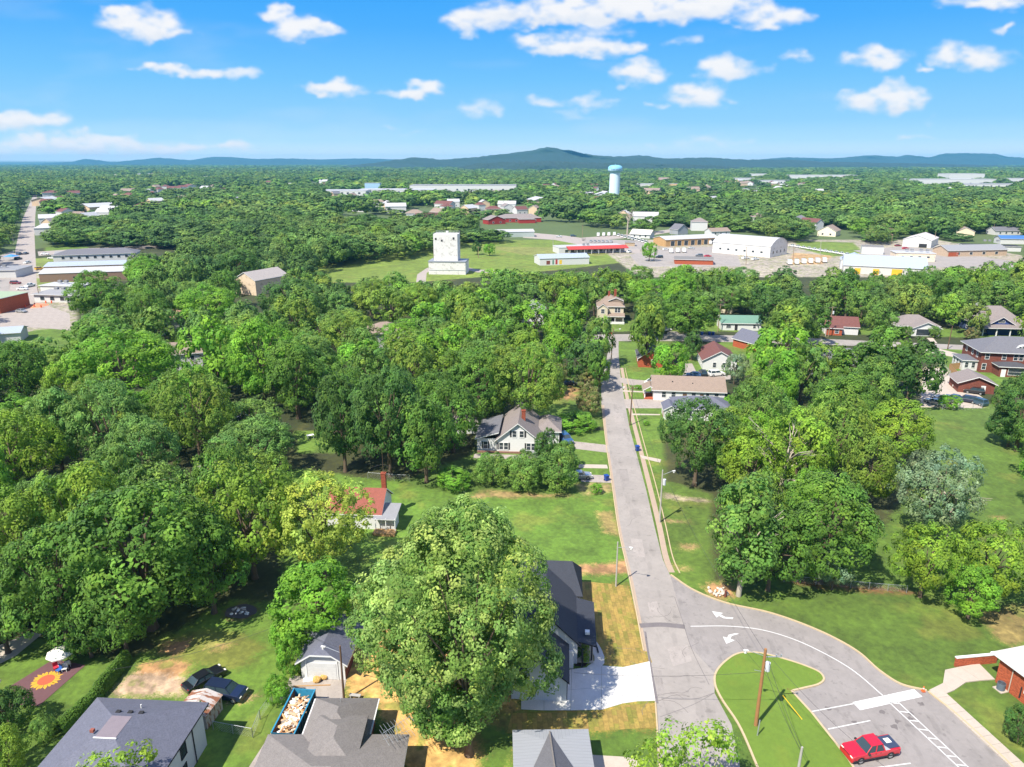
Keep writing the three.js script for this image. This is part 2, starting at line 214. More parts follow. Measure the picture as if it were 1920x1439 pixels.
const soilNear = soil(...A0, 2048, LAWND, [
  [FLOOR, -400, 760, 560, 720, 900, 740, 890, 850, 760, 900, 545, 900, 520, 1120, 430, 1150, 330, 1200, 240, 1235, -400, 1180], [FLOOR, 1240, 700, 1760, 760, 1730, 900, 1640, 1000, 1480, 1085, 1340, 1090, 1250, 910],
  [LAWN, 420, 905, 560, 880, 740, 905, 880, 930, 1060, 935, 1130, 915, 1160, 1000, 1185, 1065, 1010, 1062, 700, 1060, 640, 980], [LAWNB, 540, 780, 630, 790, 630, 850, 560, 850],
  [LAWNB, 1030, 745, 1120, 760, 1132, 835, 1140, 905, 1060, 900, 1050, 850, 900, 870, 880, 850, 1030, 800], ['150,134,88', 1080, 905, 1145, 905, 1150, 925, 1095, 930],
  [EARTH, 985, 1062, 1080, 1060, 1186, 1050, 1190, 1078, 1080, 1076, 1000, 1074], ['150,128,84', 900, 920, 1000, 924, 1090, 930, 1000, 934, 880, 934], ['158,140,84', 1118, 960, 1150, 960, 1162, 1005, 1128, 1000],
  [LAWNB, 1010, 1075, 1195, 1078, 1198, 1096, 1070, 1092], [STRAW, 1030, 1092, 1180, 1098, 1202, 1180, 1222, 1245, 1170, 1252, 1120, 1248, 1090, 1190, 1050, 1150],
  [STRAW, 930, 1330, 1130, 1330, 1228, 1312, 1236, 1366, 1100, 1374, 940, 1372], [LAWND, 1040, 1370, 1240, 1365, 1260, 1439, 1100, 1439], [STRAWL, 640, 1240, 720, 1150, 900, 1180, 980, 1330, 960, 1480, 760, 1480, 745, 1380, 690, 1310, 650, 1318], ['122,112,56', 900, 1320, 985, 1335, 965, 1400, 880, 1400], [LAWND, 900, 1360, 965, 1370, 960, 1480, 905, 1480],
  [LAWNB, 300, 1200, 440, 1120, 520, 1140, 560, 1260, 520, 1300, 470, 1480, 330, 1480, 390, 1340, 460, 1310, 250, 1310, 215, 1300], [OLIVE, 320, 1190, 440, 1180, 500, 1215, 440, 1260, 380, 1245, 300, 1260],
  [EARTH, 300, 1206, 350, 1198, 372, 1212, 330, 1228, 290, 1226], [EARTH, 262, 1248, 330, 1236, 362, 1256, 340, 1278, 255, 1270], ['186,146,104', 385, 1205, 430, 1198, 425, 1212, 388, 1218], ['176,150,126', 245, 1262, 352, 1268, 358, 1302, 225, 1312, 205, 1304], ['190,150,118', 440, 1300, 472, 1302, 468, 1316, 430, 1316], ['104,72,54', 418, 1145, 460, 1130, 480, 1140, 470, 1158, 425, 1160],
  [LAWNB, -60, 1300, 70, 1195, 110, 1205, 100, 1240, 10, 1300, -60, 1330], [LAWNB, 80, 1330, 160, 1250, 215, 1250, 120, 1360, -60, 1480, -60, 1400],
  ['88,112,40', 1205, 870, 1240, 900, 1335, 925, 1340, 1110, 1265, 1085, 1240, 990], [LAWNB, 1160, 690, 1230, 705, 1240, 800, 1240, 880, 1205, 870], ['162,132,96', 1240, 974, 1290, 976, 1290, 981, 1242, 980], ['158,134,88', 1270, 1020, 1312, 1020, 1310, 1030, 1275, 1030], ['158,134,88', 1262, 1060, 1300, 1064, 1298, 1069, 1264, 1066], ['158,144,120', 1240, 925, 1330, 936, 1328, 943, 1242, 936],
  ['86,112,42', 1745, 765, 1960, 765, 2000, 1439, 1850, 1150, 1830, 1000, 1730, 900], ['84,108,38', 1380, 1120, 1480, 1090, 1700, 1110, 1860, 1150, 2000, 1300, 2000, 1480, 1700, 1480, 1500, 1200], ['134,118,72', 1830, 1150, 1920, 1130, 1960, 1190, 1900, 1215, 1862, 1190], [EARTH, 1330, 1090, 1375, 1096, 1384, 1125, 1350, 1128, 1326, 1108], ['130,92,58', 1470, 1085, 1560, 1094, 1700, 1105, 1730, 1116, 1640, 1112, 1520, 1101, 1468, 1093], [EARTH, 1860, 968, 1892, 969, 1884, 974, 1862, 972],
], 0.85);
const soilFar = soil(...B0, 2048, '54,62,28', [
  [LAWNB, -40, 610, 150, 610, 140, 700, -60, 700], ['86,112,42', 1725, 762, 1990, 755, 1990, 815, 1725, 815], [LAWNB, 1160, 690, 1260, 690, 1340, 715, 1340, 815, 1170, 815], [LAWNB, 1340, 640, 1420, 640, 1420, 700, 1340, 700],
  [LAWNB, 1000, 700, 1130, 715, 1130, 800, 1000, 790], [EARTH, 1040, 712, 1085, 728, 1082, 752, 1042, 748], [LAWNB, 1140, 640, 1260, 640, 1245, 760, 1160, 740], ['96,120,44', 1120, 600, 1460, 600, 1460, 622, 1130, 622], [LAWNB, 1260, 660, 1330, 660, 1330, 700, 1290, 700],
  [LAWNB, 1500, 610, 1960, 620, 1960, 636, 1500, 626], [LAWNB, 1750, 652, 1960, 655, 1960, 720, 1780, 740], ['92,120,44', 1750, 690, 1800, 690, 1815, 730, 1790, 735], ['186,170,146', 1730, 690, 1772, 688, 1812, 735, 1850, 765, 1725, 762],
  ['110,130,48', 520, 530, 600, 490, 720, 465, 860, 440, 1030, 440, 1170, 470, 1190, 490, 1060, 505, 900, 520, 780, 530, 640, 530], ['126,132,66', 900, 462, 1160, 466, 1130, 480, 980, 478],
  [GRAV, 1130, 470, 1220, 445, 1600, 440, 1960, 445, 1960, 500, 1700, 520, 1200, 520, 1160, 492], ['104,126,46', 1490, 452, 1600, 455, 1620, 474, 1560, 482, 1500, 466], ['182,146,106', 1488, 474, 1562, 480, 1540, 496, 1480, 496], ['106,126,46', 1720, 474, 1790, 462, 1800, 470, 1730, 480],
  [GRAV, -100, 500, 20, 470, 110, 500, 150, 610, -100, 640], ['120,136,64', 62, 485, 130, 480, 108, 503, 66, 504], ['120,136,64', 66, 522, 140, 525, 128, 536, 70, 540], [LAWNB, 90, 455, 150, 452, 170, 468, 80, 475], [LAWN, -40, 618, 40, 616, 20, 632, -40, 640], [LAWNB, 420, 530, 470, 525, 450, 548, 410, 545],
], 1.2);
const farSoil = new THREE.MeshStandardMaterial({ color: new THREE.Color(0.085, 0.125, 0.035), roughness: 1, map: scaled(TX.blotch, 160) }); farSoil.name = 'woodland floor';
{
  const p = [], u = [], g = new THREE.BufferGeometry(), rect = (x0, x1, z0, z1, m, zone) => {
    const s = p.length / 3, c = [[x0, z1], [x1, z1], [x1, z0], [x0, z1], [x1, z0], [x0, z0]];
    for (const [x, z] of c) { p.push(x, 0, z); zone ? u.push((x - zone[0]) / (zone[1] - zone[0]), (z - zone[2]) / (zone[3] - zone[2])) : u.push(x, z); }
    g.addGroup(s, 6, m);
  };
  rect(...A0, 0, A0); rect(...B0, 1, B0);
  rect(-11500, 11500, -48, 600, 2); rect(-11500, -115, -150, -48, 2); rect(115, 11500, -150, -48, 2); rect(-11500, -330, -560, -150, 2); rect(330, 11500, -560, -150, 2); rect(-11500, 11500, -13200, -560, 2);
  g.setAttribute('position', new THREE.BufferAttribute(new Float32Array(p), 3)); g.setAttribute('uv', new THREE.BufferAttribute(new Float32Array(u), 2)); g.computeVertexNormals();
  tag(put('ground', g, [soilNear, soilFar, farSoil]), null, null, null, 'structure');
}

// ---------------------------------------------------------------- hills beyond the town
const hillMat = new THREE.MeshStandardMaterial({ color: new THREE.Color(0.017, 0.042, 0.018), roughness: 1, map: scaled(TX.blotch, 700) }); hillMat.name = 'wooded hillside';
function hill(profile, dist, deep, seed) {   // profile: [px, py] along the crest; a wooded ridge that stands dist metres away
  const cols = 220, rows = 26, p = [], u = [], idx = [], x0 = profile[0][0], x1 = profile[profile.length - 1][0];
  for (let i = 0; i <= cols; i++) {
    const px = lerp(x0, x1, i / cols); let k = 0; while (k < profile.length - 2 && px > profile[k + 1][0]) k++;
    const t = (px - profile[k][0]) / (profile[k + 1][0] - profile[k][0]), e = t * t * (3 - 2 * t) * 0.5 + t * 0.5, py = lerp(profile[k][1], profile[k + 1][1], e), q = at(px, 320), dir = V3(q.x, 0, q.z).normalize();
    const c = (719.5 - py) / FOC, el = Math.atan(c) - PITCH, crest = Math.max(2, EYE + dist / Math.hypot(1, 0) * Math.tan(el) * (-dir.z > 0 ? 1 : 1));
    for (let j = 0; j <= rows; j++) {
      const s = j / rows * 2 - 1, r = dist + s * deep + (fbm(i * 0.06 + seed, s * 2, 3) - 0.5) * deep * 0.5, x = dir.x * r / Math.max(0.4, -dir.z), z = -r;
      const up = Math.pow(Math.max(0, Math.cos(s * Math.PI / 2)), 1.25) * (0.82 + 0.36 * fbm(i * 0.09 + seed, s * 3 + 9, 4) * (1 - Math.abs(Math.cos(s * 1.57))) + 0.18 * (1 - Math.abs(s)));
      p.push(x, crest * Math.min(1, up) + (hash(i + seed, j) - 0.5) * 9 * (j > 1 && j < rows - 1 ? 1 : 0) - 2, z); u.push(x, r);
    }
  }
  for (let i = 0; i < cols; i++) for (let j = 0; j < rows; j++) { const a = i * (rows + 1) + j, b = a + rows + 1; idx.push(a, b, a + 1, b, b + 1, a + 1); }
  const g = new THREE.BufferGeometry(); g.setAttribute('position', new THREE.BufferAttribute(new Float32Array(p), 3)); g.setAttribute('uv', new THREE.BufferAttribute(new Float32Array(u), 2)); g.setIndex(idx); g.computeVertexNormals();
  tag(put('hill', g, hillMat), null, null, null, 'structure');
}
hill([[-500, 316], [-200, 311], [60, 308], [130, 304], [165, 298], [215, 304], [255, 300], [300, 296], [360, 300], [400, 294], [430, 294], [480, 298], [540, 297], [600, 299], [680, 297], [760, 299], [860, 302], [1000, 306], [1200, 310]], 11500, 1500, 3);
hill([[1180, 309], [1400, 300], [1480, 295], [1560, 297], [1630, 291], [1680, 294], [1695, 290], [1740, 295], [1765, 288], [1800, 287], [1860, 288], [1885, 294], [1960, 298], [2100, 301], [2300, 308], [2500, 316]], 9800, 1300, 11);
hill([[640, 312], [700, 306], [745, 299], [780, 295], [830, 299], [880, 296], [930, 290], [985, 284], [1028, 276], [1060, 281], [1110, 291], [1160, 293], [1200, 291], [1250, 297], [1320, 295], [1390, 299], [1470, 299], [1540, 303], [1700, 306], [1900, 311], [2100, 316]], 6200, 900, 23);
hill([[840, 318], [900, 306], [960, 303], [1040, 302], [1120, 305], [1250, 307], [1340, 310], [1420, 318]], 4600, 500, 37);

// ---------------------------------------------------------------- roads, drives, pavements
const S = (o) => tag(o, null, null, null, 'structure');
function sheet(name, list, y, m) { const o = flat(name, PX(list), y, m); return S(o); }
const street = smooth([at(1330, 1560), at(1258, 1300), at(1213, 1080), at(1186, 960), at(1165, 850), at(1150, 770), at(1146, 715), at(1149, 668), at(1152, 634)], 60);
{
  const left = PX([1236, 1500, 1229, 1320, 1206, 1220, 1180, 1090, 1160, 1000, 1146, 900, 1136, 830, 1128, 760, 1127, 722, 1134, 690, 1141, 655, 1142, 640]), right = PX([1160, 640, 1160, 662, 1163, 700, 1170, 745, 1180, 800, 1196, 860, 1212, 920, 1228, 990, 1243, 1050, 1256, 1078]);
  const mouth = PX([1290, 1104, 1330, 1127, 1280, 1165, 1296, 1215, 1340, 1262, 1340, 1300, 1372, 1360, 1400, 1500]);
  S(flat('street', [...left, ...right, ...mouth], 0.004, M.asphalt));
  const drive = [...smooth(PX([1257, 1079, 1300, 1108, 1360, 1132, 1440, 1150, 1500, 1170, 1560, 1196, 1610, 1225, 1650, 1260, 1690, 1285, 1740, 1296, 1800, 1345, 1900, 1439, 1990, 1530]), 70), ...PX([1640, 1530, 1608, 1455, 1590, 1425, 1555, 1380, 1522, 1338, 1484, 1298]), ...smooth(PX([1484, 1298, 1510, 1292, 1537, 1285, 1546, 1275, 1536, 1262, 1500, 1246, 1460, 1234, 1420, 1226, 1385, 1226, 1362, 1240, 1341, 1264]), 40), ...PX([1296, 1215, 1280, 1165])];
  S(flat('school_drive', drive, 0.009, M.asphaltNew));
  sheet('cross_street', [1100, 628, 1160, 627, 1300, 627, 1480, 633, 1640, 640, 1800, 647, 2000, 657, 2000, 667, 1800, 656, 1640, 650, 1480, 645, 1300, 640, 1160, 640, 1100, 640], 0.014, M.asphalt);
  sheet('highway', [-60, 592, 8, 588, 18, 530, 26, 480, 34, 440, 42, 410, 54, 384, 62, 366, 69, 366, 66, 400, 64, 440, 66, 480, 68, 530, 78, 570, 130, 588, 132, 620, 40, 612, -60, 622], 0.004, M.gravel);
  sheet('forecourt', [-60, 500, 26, 470, 18, 540, 10, 585, -60, 590], 0.004, M.asphalt);
  sheet('side_road', [70, 472, 160, 466, 330, 459, 330, 464, 160, 473, 72, 480], 0.004, M.gravel);
  sheet('gravel_track', [780, 530, 782, 515, 800, 503, 812, 500, 812, 505, 800, 512, 798, 530], 0.006, M.gravel); sheet('gravel_track', [878, 502, 900, 506, 960, 508, 960, 513, 895, 511, 878, 507], 0.006, M.gravel);
  sheet('back_road', [988, 436, 1060, 442, 1130, 452, 1200, 468, 1200, 476, 1100, 462, 1040, 450, 980, 446], 0.006, M.gravel); sheet('back_road', [1090, 446, 1200, 438, 1330, 420, 1330, 424, 1200, 445, 1092, 452], 0.006, M.gravel);
  sheet('motor_lot', [1100, 447, 1205, 452, 1215, 468, 1150, 466, 1095, 455], 0.007, M.asphalt); sheet('depot_yard', [1180, 478, 1225, 470, 1340, 462, 1380, 468, 1390, 500, 1200, 500], 0.008, M.asphalt); sheet('depot_yard', [1600, 470, 1700, 462, 1760, 470, 1900, 490, 1900, 505, 1700, 500], 0.008, M.asphalt);
  // drives of the houses
  sheet('driveway', [1076, 828, 1140, 835, 1144, 850, 1078, 842], 0.02, M.gravel); sheet('driveway', [1086, 890, 1145, 892, 1147, 906, 1090, 904], 0.02, M.gravel); sheet('garden_path', [1085, 871, 1138, 872, 1140, 879, 1085, 878], 0.02, M.concrete);
  sheet('driveway', [1161, 708, 1190, 712, 1222, 715, 1224, 721, 1185, 723, 1164, 718], 0.02, M.gravel); sheet('driveway', [1170, 749, 1250, 749, 1250, 766, 1174, 766], 0.02, M.gravel); sheet('garden_path', [1185, 776, 1238, 777, 1238, 779, 1185, 779], 0.02, M.concrete); sheet('garden_path', [1168, 732, 1220, 735, 1220, 737, 1168, 735], 0.02, M.concrete);
  sheet('garden_path', [1200, 854, 1240, 862, 1238, 868, 1204, 860], 0.02, M.concrete); sheet('driveway', [1280, 682, 1298, 682, 1310, 706, 1370, 704, 1370, 712, 1280, 712], 0.02, M.gravel); sheet('driveway', [1252, 622, 1270, 622, 1276, 630, 1250, 630], 0.02, M.gravel);
  sheet('car_park', [1732, 694, 1766, 690, 1800, 716, 1846, 748, 1842, 766, 1726, 764], 0.02, M.concrete); sheet('driveway', [1728, 650, 1760, 654, 1800, 664, 1800, 672, 1756, 664, 1728, 662], 0.02, M.concrete); sheet('garden_path', [1738, 634, 1750, 634, 1758, 644, 1748, 644], 0.02, M.concrete);
  sheet('driveway', [0, 1210, 60, 1186, 78, 1190, 30, 1230, -60, 1275, -60, 1230], 0.02, M.concrete); sheet('garage_apron', [545, 1268, 650, 1272, 640, 1320, 520, 1320], 0.02, M.gravel); sheet('driveway', [508, 1375, 545, 1330, 560, 1330, 470, 1480, 440, 1480], 0.02, M.gravel);
  sheet('driveway', [1104, 1416, 1170, 1420, 1200, 1426, 1200, 1460, 1104, 1460], 0.02, M.concrete);
  const sod = mat([255, 255, 255], 'sod', 11, { bump: 0.03 }); sheet('sod_lawn', [1060, 1094, 1100, 1091, 1177, 1099, 1190, 1140, 1205, 1190, 1223, 1243, 1172, 1250, 1128, 1246, 1122, 1215, 1104, 1188, 1090, 1150], 0.007, sod); sheet('sod_lawn', [960, 1338, 1040, 1337, 1130, 1336, 1168, 1323, 1229, 1319, 1234, 1364, 1160, 1369, 1060, 1374, 950, 1376], 0.007, sod);
  // bare gutters and verges beside the street
  S(strip(new MB(), smooth(PX([1166, 690, 1176, 745, 1190, 800, 1204, 855, 1219, 915, 1236, 985, 1250, 1050, 1260, 1074]), 40), 0.9, 0.012).build('gutter', M.dirt)); S(strip(new MB(), smooth(PX([1131, 760, 1138, 830, 1149, 905, 1163, 1000, 1184, 1090, 1210, 1222]), 40), 0.5, 0.012).build('gutter', M.dirt));
}
// the white concrete drive of the new house: cast slabs with joints
{
  const drive = new THREE.Group(); drive.name = 'concrete_driveway'; scene.add(drive); tag(drive, null, null, null, 'structure');
  const rows = [[977, 1298, 977, 1331], [1020, 1268, 1020, 1333], [1072, 1256, 1070, 1333], [1128, 1249, 1128, 1332], [1168, 1252, 1168, 1320], [1196, 1246, 1196, 1316], [1218, 1241, 1229, 1315]];
  for (let i = 0; i + 1 < rows.length; i++) for (let k = 0; k < 2; k++) {
    const a = rows[i], b = rows[i + 1], f = (r, t) => at(lerp(r[0], r[2], t), lerp(r[1], r[3], t)), q = [f(a, k / 2 + 0.5), f(b, k / 2 + 0.5), f(b, k / 2), f(a, k / 2)], c = q.reduce((s, v) => s.add(v), V3(0, 0, 0)).multiplyScalar(0.25);
    new MB().ring(q.map((v) => v.clone().addScaledVector(V3(c.x - v.x, 0, c.z - v.z).normalize(), 0.02)), 0, 0.05 + 0.003 * hash(i, k)).build('slab', M.slab, drive);
  }
  const walk = smooth(PX([1108, 1256, 1124, 1242, 1120, 1222, 1110, 1206, 1098, 1194, 1088, 1182]), 10);
  for (let i = 0; i + 1 < walk.length; i++) { const s0 = sideways(walk, i), s1 = sideways(walk, i + 1), w = 0.62; new MB().ring([walk[i].clone().addScaledVector(s0, w), walk[i].clone().addScaledVector(s0, -w), walk[i + 1].clone().addScaledVector(s1, -w), walk[i + 1].clone().addScaledVector(s1, w)].map((v, j) => v.lerp(walk[i + (j > 1 ? 1 : 0)], 0.015)), 0, 0.056).build('slab', M.slab, drive); }
}
// the pavement by the school: cast slabs along the kerb and up to the door
{
  const walk = new THREE.Group(); walk.name = 'pavement'; scene.add(walk); tag(walk, null, null, null, 'structure');
  const a0 = at(1741, 1298), a1 = at(1925, 1470), n = 11, dir = a1.clone().sub(a0).normalize(), side = V3(-dir.z, 0, dir.x), step = a0.distanceTo(a1) / n;
  for (let i = 0; i < n; i++) { const p = (u, v) => a0.clone().addScaledVector(dir, u).addScaledVector(side, -v); const q = [p(i * step, 0.15), p((i + 1) * step - 0.03, 0.15), p((i + 1) * step - 0.03, 1.75), p(i * step, 1.75)]; new MB().ring(q, 0, 0.12 + 0.004 * hash(i, 9)).build('slab', M.concrete, walk); }
  const top = [[1742, 1296, 1765, 1306], [1768, 1283, 1790, 1296], [1772, 1258, 1812, 1281], [1800, 1252, 1838, 1278], [1836, 1246, 1866, 1276]];
  for (let i = 0; i + 1 < top.length; i++) { const a = top[i], b = top[i + 1]; const q = [at(a[2], a[3]), at(b[2], b[3]), at(b[0], b[1]), at(a[0], a[1])], c = q.reduce((s, v) => s.add(v), V3(0, 0, 0)).multiplyScalar(0.25); new MB().ring(q.map((v) => v.clone().lerp(c, 0.012)), 0, 0.125 + 0.004 * hash(i, 4)).build('slab', M.concrete, walk); }
}
// kerbs
{
  const K = new MB(); kerbAlong(K, smooth(PX([1258, 1079, 1300, 1107, 1360, 1131, 1440, 1149, 1500, 1169, 1560, 1195, 1610, 1224, 1650, 1259, 1690, 1284, 1738, 1296]), 60), 0.2, 0.14); kerbAlong(K, smooth(PX([1741, 1298, 1800, 1346, 1900, 1440, 1960, 1500]), 12), 0.2, 0.14);
  S(K.build('kerb', M.kerb));
  const isle = [...smooth(PX([1470, 1560, 1420, 1439, 1385, 1360, 1352, 1310, 1341, 1285, 1342, 1264, 1362, 1240, 1388, 1226, 1425, 1226, 1470, 1237, 1510, 1250, 1538, 1263, 1545, 1275, 1536, 1284, 1510, 1291, 1484, 1297]), 80), ...PX([1522, 1338, 1556, 1381, 1591, 1426, 1625, 1480, 1650, 1540])];
  S(kerbAlong(new MB(), isle, 0.22, 0.14).build('kerb', M.kerb));
  const turf = new THREE.MeshStandardMaterial({ color: new THREE.Color().setRGB(toLin(104), toLin(124), toLin(44)), roughness: 1, map: scaled(TX.turf, 15), bumpMap: scaled(TX.blotch, 0.8), bumpScale: 0.04 }); turf.name = 'mown turf';
  S(flat('lawn', isle, 0.10, turf));
  S(kerbAlong(new MB(), smooth(PX([1128, 760, 1136, 830, 1147, 905, 1161, 1000, 1182, 1092, 1207, 1222]), 40), 0.16, 0.12).build('kerb', M.kerb)); S(kerbAlong(new MB(), smooth(PX([1229, 1319, 1232, 1360, 1236, 1420, 1240, 1480]), 8), 0.16, 0.12).build('kerb', M.kerb));
  S(kerbAlong(new MB(), smooth(PX([1172, 690, 1184, 745, 1199, 800, 1214, 855, 1231, 915, 1248, 985, 1263, 1050, 1275, 1076]), 40), 0.16, 0.10).build('kerb', M.kerb));
}
// painted markings
{
  const line = (name, pts, w) => S(strip(new MB(), pts, w, 0.014).build(name, M.paint));
  line('centre_line', smooth(PX([1295, 1175, 1370, 1175, 1430, 1182, 1490, 1200, 1550, 1228, 1600, 1258, 1650, 1300, 1660, 1309]), 50), 0.13);
  for (const l of [[1522, 1335, 1602, 1320], [1553, 1368, 1632, 1352], [1588, 1404, 1622, 1397], [1640, 1441, 1708, 1432]]) line('parking_line', PX(l), 0.12);
  line('stop_bar', PX([1606, 1325, 1722, 1300]).map((p, i) => p), 1.25);
  line('hatching', PX([1668, 1318, 1820, 1460]), 0.12); line('hatching', PX([1680, 1313, 1836, 1458]), 0.12);
  for (let i = 0; i < 8; i++) { const t = i / 8, a = at(lerp(1668, 1810, t), lerp(1318, 1451, t)), b = at(lerp(1684, 1828, t + 0.025), lerp(1317, 1450, t + 0.025)); line('hatching', [a, b], 0.13); }
  const arrow = (px, py, turn, bend) => { const c = at(px, py), m = new MB(), R = (x, z) => { const C = Math.cos(turn), s = Math.sin(turn); return V3(c.x + x * C + z * s, 0.014, c.z - x * s + z * C); }; m.poly([R(0, -1.3), R(-0.75, -0.1), R(0.75, -0.1)]); m.poly([R(-0.2, -0.1), R(-0.2, 0.6), R(0.2, 0.6), R(0.2, -0.1)]); m.poly([R(-0.2, 0.6), R(-0.2 + bend * 0.6, 1.5), R(0.2 + bend * 0.6, 1.4), R(0.2, 0.6)]); S(m.build('road_arrow', M.paint)); };
  arrow(1351, 1155, 42 * RAD, 1.2); arrow(1367, 1197, 150 * RAD, -1.2);
  const patchA = mat([148, 141, 135], 'asphalt', 5), patchB = mat([161, 153, 146], 'asphalt', 5), pt = (l, m) => sheet('asphalt_patch', l, 0.011, m);
  pt([1182, 1010, 1204, 1012, 1210, 1046, 1190, 1044], patchB); pt([1160, 880, 1176, 880, 1182, 912, 1166, 914], patchA); pt([1214, 1130, 1232, 1128, 1240, 1152, 1220, 1156], patchB); pt([1225, 1255, 1240, 1258, 1246, 1306, 1234, 1306], patchA); pt([1150, 775, 1168, 775, 1172, 796, 1153, 796], patchB); pt([1250, 1215, 1290, 1210, 1298, 1240, 1262, 1250], patchB); pt([1186, 955, 1198, 954, 1202, 968, 1189, 970], patchA);
  const crack = mat([104, 98, 96], null), cr = rand(33); for (let i = 0; i < 26; i++) { const px = 1175 + cr() * 130, py = 900 + cr() * 480; if (px < 1150 + (py - 900) * 0.2 || px > 1205 + (py - 900) * 0.28) continue; const q = [at(px, py)]; let a = cr() * 6.28; for (let k = 0; k < 6; k++) { a += (cr() - .5) * 1.2; q.push(q[q.length - 1].clone().add(V3(Math.cos(a) * .7, 0, Math.sin(a) * .7))); } S(strip(new MB(), q, 0.045, 0.016).build('asphalt_crack', crack)); }
  for (let i = 0; i < 16; i++) { const px = 1500 + cr() * 230, py = 1320 + cr() * 110; if (px < 1520 + (py - 1320) * .85) continue; const c = at(px, py), o = []; for (let k = 0; k < 9; k++) { const a = k / 9 * 6.283, r = .15 + .35 * cr(); o.push(V3(c.x + Math.cos(a) * r, 0, c.z - Math.sin(a) * r)); } S(flat('oil_stain', o, 0.0125, mat([112, 106, 104], 'asphalt', 2))); }
  // tar seams and patched strips of the old asphalt
  const tar = mat([116, 110, 110], 'asphalt', 4); const seam = (l, w) => S(strip(new MB(), smooth(PX(l), 12), w, 0.018).build('asphalt_seam', tar));
  seam([1200, 1174, 1240, 1172, 1284, 1176], 0.9); seam([1240, 1310, 1300, 1312, 1340, 1300], 0.06); seam([1265, 1120, 1280, 1165, 1296, 1215, 1330, 1285], 0.07); seam([1238, 1345, 1300, 1322, 1340, 1300], 0.05); seam([1210, 1185, 1214, 1215, 1222, 1260, 1233, 1320], 0.25);
}

// ---------------------------------------------------------------- buildings
const openGround = (x, z) => fbm(x / 150 + 40, z / 420 + 9, 3);   // low where the far town lies open between its trees
const FOOT = [];   // where buildings stand, so that no tree grows through them
function shell(polys, t) {   // sloping top faces -> the covering with thickness, and its boards along the open edges
  const top = new MB(), rim = new MB(), key = (v) => v.x.toFixed(3) + ',' + v.y.toFixed(3) + ',' + v.z.toFixed(3), seen = new Map();
  for (const p of polys) { top.poly(p); top.poly(p.map((v) => V3(v.x, v.y - t * 0.9, v.z)).reverse()); for (let i = 0; i < p.length; i++) { const a = p[i], b = p[(i + 1) % p.length]; seen.set(key(a) + '|' + key(b), [a, b]); } }
  for (const [a, b] of seen.values()) if (!seen.has(key(b) + '|' + key(a))) rim.poly([V3(a.x, a.y - t, a.z), V3(b.x, b.y - t, b.z), b, a]);
  return { top, rim };
}
function roofPolys(type, w, d, h, rise, o, opt = {}) {
  const X = w / 2 + o, Z = d / 2 + o;
  if (type === 'gablez') { const c = opt.ridge || 0, sl = rise / (w / 2), e = h - o * sl, A = V3(c, h + rise, Z), B = V3(c, h + rise, -Z); return [[V3(-X, e, Z), A, B, V3(-X, e, -Z)].reverse().reverse(), [A, V3(X, e, Z), V3(X, e, -Z), B]]; }
  if (type === 'gable') { const sl = rise / (d / 2), e = h - o * sl, A = V3(-X, h + rise, 0), B = V3(X, h + rise, 0); return [[V3(-X, e, Z), V3(X, e, Z), B, A], [A, B, V3(X, e, -Z), V3(-X, e, -Z)]]; }
  if (type === 'jerkin') { const sl = rise / (w / 2), e = h - o * sl, k = opt.clip || 0.4, yc = h + rise * (1 - k), xc = X * k, zi = Z - rise * k * 1.1, A = V3(0, h + rise, zi), B = V3(0, h + rise, -Z); return [[V3(-X, e, Z), V3(-xc, yc, Z), A, B, V3(-X, e, -Z)], [V3(xc, yc, Z), V3(X, e, Z), V3(X, e, -Z), B, A], [V3(-xc, yc, Z), V3(xc, yc, Z), A]]; }
  if (type === 'hip') { const s = Math.min(X, Z), al = X > Z, e = h, R = h + rise, l = (al ? X - Z * (opt.in ?? 1) : Z - X * (opt.in ?? 1)); const A = al ? V3(-l, R, 0) : V3(0, R, l), B = al ? V3(l, R, 0) : V3(0, R, -l), c = [V3(-X, e, Z), V3(X, e, Z), V3(X, e, -Z), V3(-X, e, -Z)];
    return al ? [[c[0], c[1], B, A], [c[1], c[2], B], [c[2], c[3], A, B], [c[3], c[0], A]] : [[c[0], c[1], A], [c[1], c[2], B, A], [c[2], c[3], B], [c[3], c[0], A, B]]; }
  if (type === 'deck') { const a = opt.dx, b = opt.dz, R = h + rise, c = [V3(-X, h, Z), V3(X, h, Z), V3(X, h, -Z), V3(-X, h, -Z)], q = [V3(-a, R, b), V3(a, R, b), V3(a, R, -b), V3(-a, R, -b)]; return [...[0, 1, 2, 3].map((i) => [c[i], c[(i + 1) % 4], q[(i + 1) % 4], q[i]]), q]; }
  if (type === 'shed') return [[V3(-X, h, Z), V3(X, h, Z), V3(X, h + rise, -Z), V3(-X, h + rise, -Z)]];
  if (type === 'shedx') return [[V3(-X, h, Z), V3(X, h + rise, Z), V3(X, h + rise, -Z), V3(-X, h, -Z)]];
  if (type === 'arch') { const n = 8, out = []; for (let i = 0; i < n; i++) { const f = (k) => { const a = (k / n) * 2 - 1; return V3(a * X, h + rise * (1 - a * a), 0); }, a = f(i), b = f(i + 1); out.push([V3(a.x, a.y, Z), V3(b.x, b.y, Z), V3(b.x, b.y, -Z), V3(a.x, a.y, -Z)]); } return out; }
  return [[V3(-X, h + 0.01, Z), V3(X, h + 0.01, Z), V3(X, h + 0.01, -Z), V3(-X, h + 0.01, -Z)]];
}
